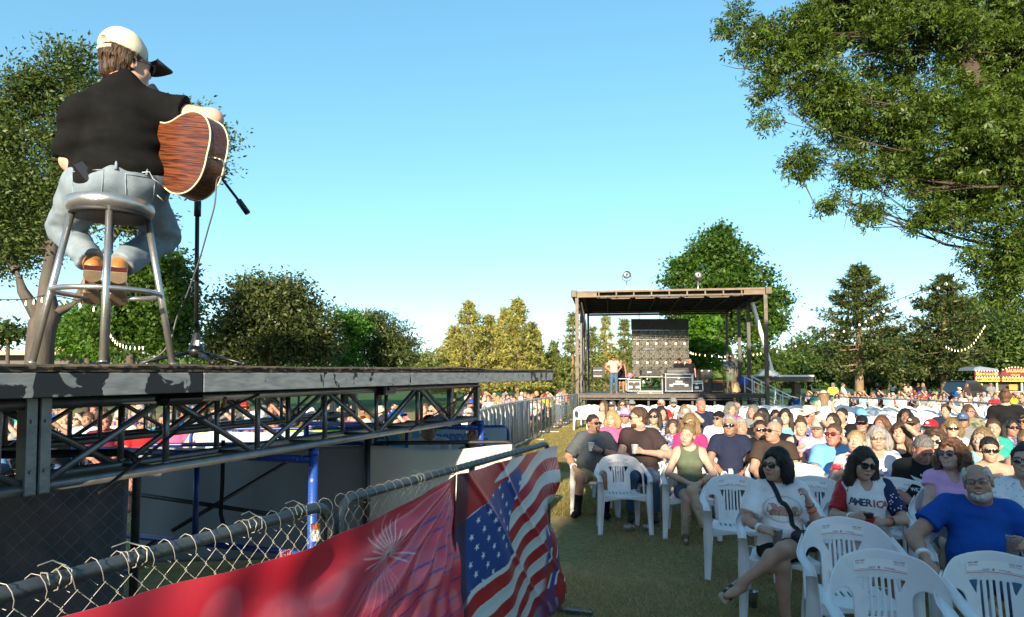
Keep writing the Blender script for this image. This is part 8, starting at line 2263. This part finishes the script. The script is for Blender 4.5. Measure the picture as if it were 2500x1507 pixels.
# ================================================================== THE SEATED CROWD
RC = random.Random(77)
ARM = dict(lap={}, cup=dict(elR=(-.26, -.10, .75), wrR=(-.10, -.27, .90)), shade=dict(elL=(.30, -.14, 1.03), wrL=(.12, -.13, 1.215)), cross=dict(elL=(.27, -.07, .75), elR=(-.27, -.07, .75), wrL=(-.06, -.22, .76), wrR=(.06, -.23, .73)))
ARCH = []
for (fem, g, bust, yaw, pitch, arm) in [(0, .03, 0, 18, 4, 'lap'), (0, .09, 0, 38, 8, 'cross'), (0, .06, 0, 2, 0, 'cup'), (0, .05, 0, 24, 4, 'shade'), (0, .13, 0, -12, 4, 'lap'),
          (1, .02, .025, 15, 4, 'lap'), (1, .05, .03, 40, 8, 'cross'), (1, .03, .03, 4, -2, 'cup'), (1, .03, .025, 22, 6, 'shade'), (1, .08, .04, -14, 2, 'lap')]:
 ARCH.append(Fig(fem=bool(fem), g=g, bust=bust, yaw=yaw, pitch=pitch, hs=1.06, arm=1.05, **ARM[arm]))
STAND = [Fig(fem=f, g=.05, bust=.025 if f else 0, yaw=y, hs=1.0, pel=(0, .0, .98), chest=(0, .01, 1.28), neck=(0, .03, 1.475), head=(0, .0, 1.61), shL=(.18, .02, 1.42), shR=(-.18, .02, 1.42), hipL=(.09, 0, .93), hipR=(-.09, 0, .93), knL=(.11, -.03, .50), knR=(-.11, -.03, .50), anL=(.12, .01, .06), anR=(-.12, .01, .06), toL=(.14, -.15, .005), toR=(-.14, -.15, .005), **a)
   for f, y, a in ((False, 10, dict(elL=(.36, .08, 1.20), wrL=(.20, -.06, 1.02), elR=(-.36, .08, 1.20), wrR=(-.20, -.06, 1.02))), (True, 0, dict(elL=(.24, .03, 1.16), wrL=(.24, -.06, .93), elR=(-.24, .03, 1.16), wrR=(-.24, -.06, .93))), (False, -20, dict(elL=(.27, .03, 1.14), wrL=(.26, -.08, .90), elR=(-.27, .0, 1.14), wrR=(-.18, -.24, 1.10))))]
def cperson(label, x, d, ztop, ai, skin, shirt, neck='crew', hair='short', hairm='brown', hat=None, hatm=None, gl=None, beard=None, rz=0., group=None, chair=None, bot='denim', sleeve=.6, stand=None, z=0., brim=None, patch=None, gl_up=False, bfrac=None, sc=None, locks=False):
 f = ARCH[ai] if stand is None else STAND[stand]; key = ('a', ai) if stand is None else ('s', stand)
 sc = sc or ztop / (f.H(0, 0, .15)[2])
 t = place('person', label, x, d - (.08 * sc if stand is None else 0), rz, sc, group)
 if stand is not None: t.location.z = z
 put('body', shared(('body',) + key, lambda: f.mesh('body', [None], False, .018)), t, SKIN[skin])
 put('shirt', shared(('shirt', neck, sleeve) + key, lambda: sdf_mesh('shirt', f.shirt(neck=neck, sleeve=sleeve, loose=.010, off=.012, wr=.8), .0135, [None])), t, CM(shirt) if isinstance(shirt, str) else shirt)
 bf = bfrac or (.8 if stand is None else 1.93)
 put('shorts' if bf < 1.2 else 'trousers', shared(('bot', bf) + key, lambda: sdf_mesh('bottoms', f.bottoms(bf, wr=.5), .017, [None])), t, CM(bot))
 dress_head(t, f.M, hair=hair, hat=hat, glasses=gl, beard=beard, hi=False, hairm=hairm, hatm=hatm, brimm=brim, patch=patch, gl_up=gl_up, locks=locks, eyes=locks and (not gl or gl == 'clear'))
 if chair: make_chair(chair, x, d - .05, rz, False, 'occupied white chairs')
 return t
G1 = 'people seated in the white chairs'
TB = [('man in dark grey cap and white T-shirt bowing his head', 1493, 979, 0, 0, 'white', 'crew', 'short', 'grey', 'cap', 'charcoal', None, ('full', 'grey'), dict(patch='white')),
 ('woman with long brown hair turned away in tan top, left end of her row', 1472, 979, 6, 1, 'peach', 'scoop', 'long', 'brown', None, None, None, None, {}),
 ('woman with dark hair and sunglasses in denim blue top near the stage', 1518, 976, 7, 1, 'denim', 'scoop', 'long', 'brown', None, None, 'sun', None, {}),
 ('man in grey and black cap and dark shirt beside the denim blue woman', 1541, 977, 4, 0, 'charcoal', 'crew', 'short', 'brown', 'cap', 'grey', None, None, dict(brim='black')),
 ('man in lilac cap and white T-shirt behind the tall bearded man', 1524, 997, 0, 3, 'white', 'crew', 'short', 'brown', 'cap', 'lilac', 'sun', None, {}),
 ('grey haired man in red shirt with sunglasses near the stage front', 1611, 976, 1, 3, 'red', 'crew', 'short', 'grey', None, None, 'wrap', None, {}),
 ('bearded man in white shirt and grey cap under the stage edge', 1642, 971, 2, 0, 'white', 'crew', 'short', 'dark', 'cap', 'grey', 'sun', ('full', 'dark'), {}),
 ('woman in striped pale blue shirt with sunglasses and dark hair', 1594, 999, 5, 1, 'stripes', 'v', 'long', 'dark', None, None, 'sun', None, {}),
 ('woman with dark hair just behind the striped shirt woman, blue denim top', 1612, 993, 9, 1, 'denim', 'tank', 'long', 'dark', None, None, None, None, dict(sleeve=0)),
 ('person in pale grey cowboy hat and green top behind the hot pink woman', 1672, 1004, 5, 1, 'olive', 'tank', 'long', 'dirty', 'cowboy', 'stone', None, None, dict(sleeve=0)),
 ('woman with long light brown hair behind the pale cowboy hat', 1668, 990, 8, 5, 'purple', 'crew', 'bang', 'dirty', None, None, None, None, {}),
 ('sunburnt man with short grey hair in navy polo, alone near the stage', 1708, 972, 4, 3, 'navy', 'polo', 'buzz', 'salt', None, None, None, None, dict(d=13.2)),
 ('man in black knitted cap, sunglasses and white shirt', 1750, 1006, 1, 0, 'white', 'crew', None, 'dark', 'beanie', 'black', 'sun', None, {}),
 ('balding man in white polo with lanyard and mirror sunglasses', 1793, 982, 0, 3, 'white', 'polo', 'fringe', 'grey', None, None, 'wrap', None, {}),
 ('curly haired woman in pink half hidden behind the white polo man', 1781, 985, 9, 1, 'hotpink', 'crew', 'curly', 'salt', None, None, None, None, {}),
 ('person in grey T-shirt with grey hair next to the white polo man', 1834, 990, 6, 0, 'grey', 'crew', 'bob', 'salt', None, None, None, None, {}),
 ('boy with tousled brown hair in black shirt holding up a phone', 1847, 1009, 2, 5, 'black', 'crew', 'short', 'brown', None, None, None, None, {}),
 ('woman with dark hair behind the tousled boy', 1855, 998, 6, 1, 'peach', 'scoop', 'long', 'black', None, None, None, None, {}),
 ('man in black T-shirt and sunglasses with hand raised to his chin', 1850, 1026, 2, 2, 'black', 'crew', 'buzz', 'dark', None, None, 'sun', None, {}),
 ('man in charcoal cap and black T-shirt behind the bald man', 1889, 1019, 0, 0, 'black', 'crew', 'short', 'dark', 'cap', 'charcoal', None, None, dict(patch='white')),
 ('young man with thick dark hair in the middle of the crowd', 1889, 1002, 4, 2, 'maroon', 'crew', 'short', 'black', None, None, None, None, {}),
 ('young woman with long dark hair in pale tank top, mid crowd', 1911, 999, 5, 5, 'sky', 'tank', 'long', 'dark', None, None, None, None, dict(sleeve=0)),
 ('girl with brown hair in a bun and navy tank top squinting', 1948, 1021, 7, 5, 'navy', 'tank', 'bun', 'brown', None, None, None, None, dict(sleeve=0)),
 ('red faced man in pale straw cowboy hat and dark checked shirt', 1968, 999, 1, 3, 'plaid', 'polo', None, 'grey', 'cowboy', 'cream', 'sun', None, {}),
 ('man in straw visor hat and lilac tie dye shirt shading his eyes', 1989, 1024, 3, 0, 'lilac', 'crew', 'short', 'grey', 'cap', 'tan', None, None, {}),
 ('woman with long straight dark hair in white behind the bright blue polo man', 2025, 1010, 6, 5, 'white', 'scoop', 'long', 'dark', None, None, None, None, {}),
 ('woman with short cropped dark hair in black tank top', 2048, 998, 6, 1, 'black', 'tank', 'slick', 'dark', None, None, None, None, dict(sleeve=0)),
 ('man in pale blue cap and black shirt with back turned', 2096, 999, 4, 2, 'black', 'crew', 'short', 'dark', 'cap', 'sky', None, None, {}),
 ('man in black cap with red tinted glasses and grey beard, black T-shirt', 2096, 1015, 0, 3, 'black', 'crew', 'short', 'grey', 'cap', 'black', 'clear', ('full', 'grey'), {}),
 ('woman with brown bob and grey top behind the grey haired woman', 2143, 1017, 6, 3, 'grey', 'crew', 'bob', 'auburn', None, None, None, None, {}),
 ('woman in black v neck top shading her eyes with her hand', 2186, 1034, 8, 1, 'black', 'v', 'bang', 'brown', None, None, None, None, {}),
 ('man in brown cap with pale patch and coral shirt', 2219, 1018, 1, 3, 'coral', 'crew', 'short', 'grey', 'cap', 'brown', 'sun', None, dict(patch='cream')),
 ('dark haired girl sitting alone in front of the rail fence', 2202, 999, 5, 4, 'brown', 'crew', 'long', 'black', None, None, None, None, {}),
 ('child in red, white and blue cap looking to the left', 2261, 1025, 1, 5, 'white', 'crew', 'short', 'dirty', 'cap', 'red', None, None, dict(patch='white', brim='navy')),
 ('blonde woman in white T-shirt with grey strap and sunglasses', 2313, 1023, 7, 5, 'white', 'crew', 'bob', 'dirty', None, None, 'sun', None, {}),
 ('woman with curly brown hair and mirrored sunglasses in royal blue', 2270, 1050, 5, 5, 'blue', 'crew', 'curly', 'brown', None, None, 'sun', None, {}),
 ('man in faded blue cap and steel grey T-shirt leaning sideways', 2342, 1008, 0, 2, 'grey', 'crew', 'short', 'dark', 'cap', 'denim', None, None, dict(patch='sky')),
 ('large person in camouflage green T-shirt with spectacles by the rail fence', 2357, 989, 4, 3, 'camo', 'crew', 'bob', 'brown', None, None, 'clear', None, {}),
 ('man in navy polo with lanyard raising his arm to his brow by the fence', 2301, 988, 3, 1, 'navy', 'polo', 'short', 'brown', None, None, None, None, {}),
 ('woman with long light brown hair in pale blue sleeveless top, back of head', 2384, 1047, 6, 5, 'aqua', 'tank', 'bang', 'dirty', None, None, None, None, dict(sleeve=0)),
 ('woman in teal shirt with hair tied back near the right edge', 2413, 1024, 7, 1, 'teal', 'v', 'pony', 'brown', None, None, None, None, {}),
 ('woman with long black hair and sunglasses in plaid shirt', 2455, 1022, 9, 3, 'plaid', 'polo', 'long', 'black', None, None, 'sun', None, {}),
 ('woman with wavy brown hair at the right edge of the picture', 2492, 1012, 6, 2, 'brown', 'scoop', 'curly', 'brown', None, None, 'sun', None, {}),
 ('woman with short dark hair, cat eye sunglasses and tanned shoulders', 2400, 1069, 7, 1, 'aqua', 'strapless', 'slick', 'black', None, None, 'sun', None, dict(sleeve=0)),
 ('woman in grey tank top and dark sunglasses at the right edge', 2492, 1053, 5, 0, 'stone', 'tank', 'pony', 'dirty', None, None, 'sun', None, dict(sleeve=0)),
 ('dark haired woman with only the top of her head showing behind the lilac top', 2323, 1088, 6, 1, 'black', 'crew', 'bun', 'black', None, None, None, None, {}),
 ('woman in dark plaid shirt between the tall bearded man and the hot pink woman', 1640, 1025, 5, 1, 'plaid', 'crew', 'bob', 'brown', None, None, None, None, dict(d=10.6)),
 ('man in stone grey shirt hidden behind the navy polo man', 1803, 1022, 4, 0, 'stone', 'polo', 'short', 'grey', None, None, None, None, {})]
SEATS = []
for i, (lab, u, vt, ai, sk, sh, nk, hr, hc, hat, hm, gl, bd, ex) in enumerate(TB):
 d = ex.pop('d', None) or min(max(1667 * (.43 if vt < 1000 else .485) / (vt - 934), 6.6), 17.5)
 zt = CAMZ - (vt - 934) / F * d
 x = gx(u, d); SEATS.append((x, d))
 cperson(lab, x, d, zt, ai, sk, sh, nk, hr, hc, hat, hm, gl, bd, -.6 * math.atan2(x, d), G1, 'white chair under the ' + ' '.join(lab.split()[1:9]) if lab.split()[0] in ('a', 'the') else 'white chair under the ' + ' '.join(lab.split()[:9]), locks=d < 12, **ex)
EC = 'rows of empty white chairs on the lawn'
for s in HERO_SEATS: SEATS.append(s)
nr = row_ = 0; Y = 10.6
ORD = 'zeroth first second third fourth fifth sixth seventh eighth ninth tenth eleventh twelfth thirteenth fourteenth fifteenth sixteenth seventeenth eighteenth nineteenth twentieth'.split() + ['%s-%s' % (a, b) for a in ('twenty', 'thirty', 'forty') for b in 'first second third fourth fifth sixth seventh eighth ninth'.split()]
occ = lambda x, y: any(abs(x - a) < .52 and abs(y - b) < .62 for a, b in SEATS)
while Y < 26.5:
 x = gx(1435, Y) if Y < 14 else gx(1425 - (Y - 14) * 1.0, Y)
 if Y < 17: x = max(x, gx(1740, Y) - 8 * .6) if Y > 12 else gx(1500, Y)
 col_ = 0; row_ += 1
 while True:
  x += .60 + RC.uniform(-.02, .03); fy = None
  if x > .76 * Y: break
  if Y > 33 - (x - gx(1905, 33)) * 1.28 - 1.2: break
  if occ(x, Y) or (Y < 13.5 and x < gx(2000, Y) and RC.random() < .75): continue
  col_ += 1; make_chair(f'empty white chair, {ORD[col_]} from the left in the {ORD[row_]} empty row from the front', x, Y + RC.uniform(-.08, .08), -.6 * math.atan2(x, Y) + RC.uniform(-.1, .1), False, EC); nr += 1
  if nr >= 225: break
 if nr >= 225: break
 Y += 1.22
for (u, Y, l) in ((1420, 25.0, 'empty white chair at the front left end of the back rows'), (1437, 26.5, 'empty white chair just behind the front left end chair')):
 make_chair(l, gx(u, Y), Y, -.1, False, EC)
G2 = 'people standing about the lawn'
cperson('woman in black T-shirt standing with her back turned at the right', gx(2450, 10.5), 10.5, 1.62, 0, 5, 'black', 'crew', 'bun', 'auburn', rz=PI - .5, stand=1, group=G2, sc=.95, z=-.05)
cperson('woman in white lace top and brown sun hat with a dark strap, back turned', gx(2008, 15.5), 15.5, 1.5, 0, 1, 'white', 'tank', 'long', 'dirty', 'sunhat', 'tan', rz=PI - .2, stand=1, group=G2, sleeve=0, sc=.88)
LIME = mat('lime_vest', (.50, .85, .04), .6, var=.06)
cperson('grey bearded man in lime safety vest standing behind the rail fence', gx(2032, 35), 35, 1.7, 0, 3, LIME, 'v', None, 'grey', 'cap', 'grey', None, ('full', 'grey'), stand=2, group=G2, sc=.98)
cperson('man in white T-shirt standing beside the lime vest man', gx(2056, 36), 36, 1.7, 0, 3, 'white', 'crew', 'buzz', 'brown', rz=1.2, stand=2, group=G2, sc=.98)
for k, (l, u, Y, sh, st, r) in enumerate([('boy in white shirt standing at the long barrier', 1362, 29, 'white', 2, 1.5), ('boy in grey blue shirt behind the boy in white at the barrier', 1369, 31, 'sky', 2, 1.4), ('person in pale red top beyond the two boys', 1378, 33, 'coral', 1, .5), ('distant walker in black on the far lawn', 2206, 66, 'black', 2, .6), ('distant walker in white on the far lawn', 2178, 62, 'white', 1, 2.5), ('distant person in navy on the far lawn', 2140, 60, 'navy', 1, 1.), ('person in pink top near the black pickup', 2214, 48, 'peach', 1, 3.), ('man in dark clothes near the tail of the pickup', 2240, 46, 'black', 2, 2.), ('woman in dark dress by the tail of the pickup', 2252, 47, 'charcoal', 1, .3), ('man in pale cowboy hat by the food trailer', 2339, 41, 'white', 0, .4), ('woman with long dark hair by the food trailer', 2358, 41.5, 'brown', 1, .2), ('man in grey shirt ordering at the lemonade counter', 2416, 43, 'grey', 2, 2.9), ('vendor standing inside the lemonade trailer', 2421, 47.2, 'maroon', 1, 0.)]):
 cperson(l, gx(u, Y), Y, 1.7, 0, k % 4, sh, 'crew', None if 'hat' in l else 'long' if st == 1 else 'short', ['dark', 'brown', 'dirty'][k % 3], 'cowboy' if 'hat' in l else None, 'cream' if 'hat' in l else None, rz=r, stand=st, group=G2, z=.6 if 'vendor' in l else 0, sc=.8 if 'boy' in l else .97)
G3 = 'crew on the far stage'
CAMO = mat('camouflage', (.05, .06, .045), .85, scale=9, col2=(.30, .29, .25), thr=(.45, .58))
cperson('man in tan T-shirt, jeans and dark cap, hands on hips on the far stage', gx(1498, 32), 32, 1.8, 0, 3, 'tan', 'crew', 'short', 'dark', 'cap', 'black', None, ('full', 'dark'), stand=0, z=ZD, group=G3, sc=1.02, patch='yellow')
cperson('man in camouflage shirt and trousers standing at the right of the far stage', gx(1781, 32.2), 32.2, 1.75, 0, 2, CAMO, 'crew', None, 'dark', 'cap', 'charcoal', None, ('full', 'dark'), stand=2, z=ZD, group=G3, bfrac=1.0, bot='olive', sc=1.0)
cperson('woman in black shorts behind the tan shirt man on the far stage', gx(1516, 33), 33, 1.6, 0, 3, 'black', 'tank', 'pony', 'auburn', stand=1, z=ZD, group=G3, bfrac=.8, bot='black', sleeve=0, sc=.93)
for l, u, Y, v, sh, hh in (('sound operator in black T-shirt and cap behind the lettered case', 1658, 33.6, 881, 'black', 'black'), ('bald sound operator with orange face on the far stage', 1684, 34, 883, 'black', None), ('third crew member in grey cap behind the sound operators', 1677, 35, 874, 'stone', 'grey')):
 cperson(l, gx(u, Y), Y, 1.75, 0, 3, sh, 'crew', None, 'dark', 'cap' if hh else None, hh, 'sun' if hh == 'black' else None, stand=2, z=ZD, group=G3, sc=.97)
# ---- dense seated crowds
DESC = dict(short='short', buzz='cropped', slick='slicked', bob='bobbed', long='long', bang='long fringed', curly='curly', pony='tied back', bun='bunned')
used = {}
def crowd(n, sites, grp, where, seed):
 R_ = random.Random(seed)
 SH = ['white', 'white', 'black', 'navy', 'grey', 'pink', 'red', 'blue', 'sky', 'teal', 'coral', 'charcoal', 'olive', 'peach', 'cream', 'yellow', 'purple', 'hotpink', 'denim', 'maroon', 'orange', 'stone', 'tan', 'aqua', 'floral', 'stripes', 'plaid', 'bluefloral', 'camo', 'logo', 'logo', 'floral', 'plaid']
 FC = mat('folding_chair_cloth', (.03, .034, .04), .8); last = 'nobody'
 for i, (x, y) in enumerate(sites[:n]):
  fem = R_.random() < .52; ai = R_.choice([5, 6, 6, 7, 8, 9] if fem else [0, 1, 1, 2, 3, 4]); sh = R_.choice(SH); hat = None; hm = None
  hr = R_.choice(['long', 'long', 'bob', 'bang', 'pony', 'curly', 'bun'] if fem else ['short', 'short', 'buzz', 'slick']); hc = R_.choice(['dark', 'brown', 'dirty', 'blonde', 'auburn', 'grey', 'black', 'brown'])
  if R_.random() < (.16 if fem else .45): hat = R_.choice(['cap', 'cap', 'cap', 'cowboy', 'sunhat']); hm = R_.choice(['black', 'white', 'red', 'navy', 'grey', 'cream', 'blue', 'tan'])
  gl = 'sun' if R_.random() < .5 else None; bd = ('full', hc) if (not fem and R_.random() < .3) else None
  w = 'woman' if fem else 'man'; c = dict(sky='sky blue', floral='flowered', stripes='striped', bluefloral='blue flowered', camo='camouflage', logo='printed black').get(sh, sh)
  lab = f"{w} in {c} top with " + (f"{hm} {dict(cap='cap', cowboy='cowboy hat', sunhat='sun hat')[hat]}" if hat else f"{DESC[hr]} {hc.replace('dirty', 'dark blonde')} hair") + (', sunglasses' if gl else '') + ', ' + where
  if lab in used: lab = lab.replace(', ' + where, f" beside {last}, " + where)
  if lab in used: lab = lab.replace('top with', 'shirt,')
  lab = lab.replace(' sunglasses,', ' shades,') if len(lab.split()) > 16 else lab
  if len(lab.split()) > 16: lab = lab.replace(' fringed', '').replace('dark blonde', 'blonde')
  if lab in used or len(lab.split()) > 16: continue
  used[lab] = 1; last = f"{w} in {c}"
  dx, dy = SX - x, SY - y; rz = math.atan2(dx, -dy) * .75 + R_.uniform(-.25, .25)
  pt_ = cperson(lab, x, y, R_.uniform(1.14, 1.27), ai, R_.choice([0, 1, 1, 3, 5, 2, 5]), sh, R_.choice(['scoop', 'crew', 'tank'] if fem else ['crew', 'crew', 'polo']), hr, hc, hat, hm, gl, bd, rz, grp)
  pt_.rotation_euler.x, pt_.rotation_euler.y = R_.uniform(-.03, .09), R_.uniform(-.07, .07)
  def fch():
   mb = MB(); mb.box((0, -.02, .415), (.5, .46, .02)); mb.bar((0, .22, .44), (0, .33, .88), .5, .015, up=(0, 1, -.2))
   for s in (-.25, .25):
    mb.cyl((s, -.24, 0), (s, .24, .60), .012, n=5); mb.cyl((s, .26, 0), (s, -.24, .60), .012, n=5); mb.box((s, -.02, .62), (.04, .48, .02))
   return mb.mesh('folding_chair', [FC])
  o = link('folding_chair', shared('fch', fch)); o.matrix_local = Matrix.Translation((x, y, .0)) @ Matrix.Rotation(rz, 4, 'Z'); tag(o, ' '.join(('folding chair under ' + lab).split()[:16]), 'chair', 'folding chairs under the ' + grp)
rg = random.Random(5)
L1 = []; Y = 9.9
while Y < 17.5:
 x = gx(-60, Y) + rg.uniform(0, .5); xe = min(gx(1165, Y), -1.0 if Y < 12 else -.9)
 while x < xe: L1.append((x, Y + rg.uniform(-.15, .15))); x += .62 + rg.uniform(0, .22) + (Y - 9.9) * .03
 Y += 1.12
L1 = [p for p in L1 if not any(abs(p[0] - q[0]) < .55 and abs(p[1] - q[1]) < .55 for q in [(-.99, 8.0), (-.45, 7.7)])]
crowd(92, L1, 'seated crowd left of the runway', 'behind the truss', 3)
L2 = []; Y = 18.3
def fx(Y):
 for (a, b) in zip(lp[:-1], lp[1:]):
  if a[1] <= Y <= b[1]: return a[0] + (b[0] - a[0]) * (Y - a[1]) / (b[1] - a[1])
 return 3.0 + (Y - 31.5) * .1
while Y < 44:
 x = gx(1150, Y); xe = min(fx(Y) - .7, gx(1345, Y))
 while x < xe: L2.append((x + rg.uniform(-.1, .1), Y + rg.uniform(-.2, .2))); x += .72 + rg.uniform(0, .25)
 Y += 1.15
crowd(66, L2, 'far seated crowd past the runway tip', 'beyond the long barrier', 4)
L3 = []; Y = 23.5
while Y < 44:
 x = max(gx(1935, Y), gx(1905, 33) + (33 - Y) / 1.28 + 1.4);
 while x < gx(2510, Y): L3.append((x + rg.uniform(-.15, .15), Y + rg.uniform(-.2, .2))); x += .95 + rg.uniform(0, .5)
 Y += 2.1
crowd(74, L3, 'seated crowd behind the rail fence', 'behind the rail fence', 6)
cperson('person in white T-shirt looking up from behind the cream banner', gx(1052, 7.9), 7.9, 1.33, 0, 2, 'white', 'crew', 'short', 'dark', rz=.2, group=G2)
cperson('dark haired woman in black sleeveless top looking up beside the blue post', gx(1166, 7.6), 7.6, 1.28, 6, 3, 'black', 'tank', 'pony', 'black', rz=.3, group=G2, sleeve=0, gl='clear')
for l, u in (('security guard in lime vest with back turned behind the truss', 742), ('second security guard in lime vest by the water bottle', 825)):
 cperson(l, gx(u, 9.0), 9.0, 1.36, 4, 2, LIME, 'v', 'buzz', 'black', rz=PI - .4, group=G2)
mb = MB(); mb.lathe([(.001, 0), (.032, .002), (.034, .02), (.034, .15), (.014, .19), (.014, .21), (.001, .21)], n=16); o = mb.build('water_bottle', mat('bottle_clear', (.8, .9, .85), .08, trans=.9)); o.location = rw(2.36, 1.93, -.47); tag(o, 'clear water bottle standing on the far truss rail', 'bottle')
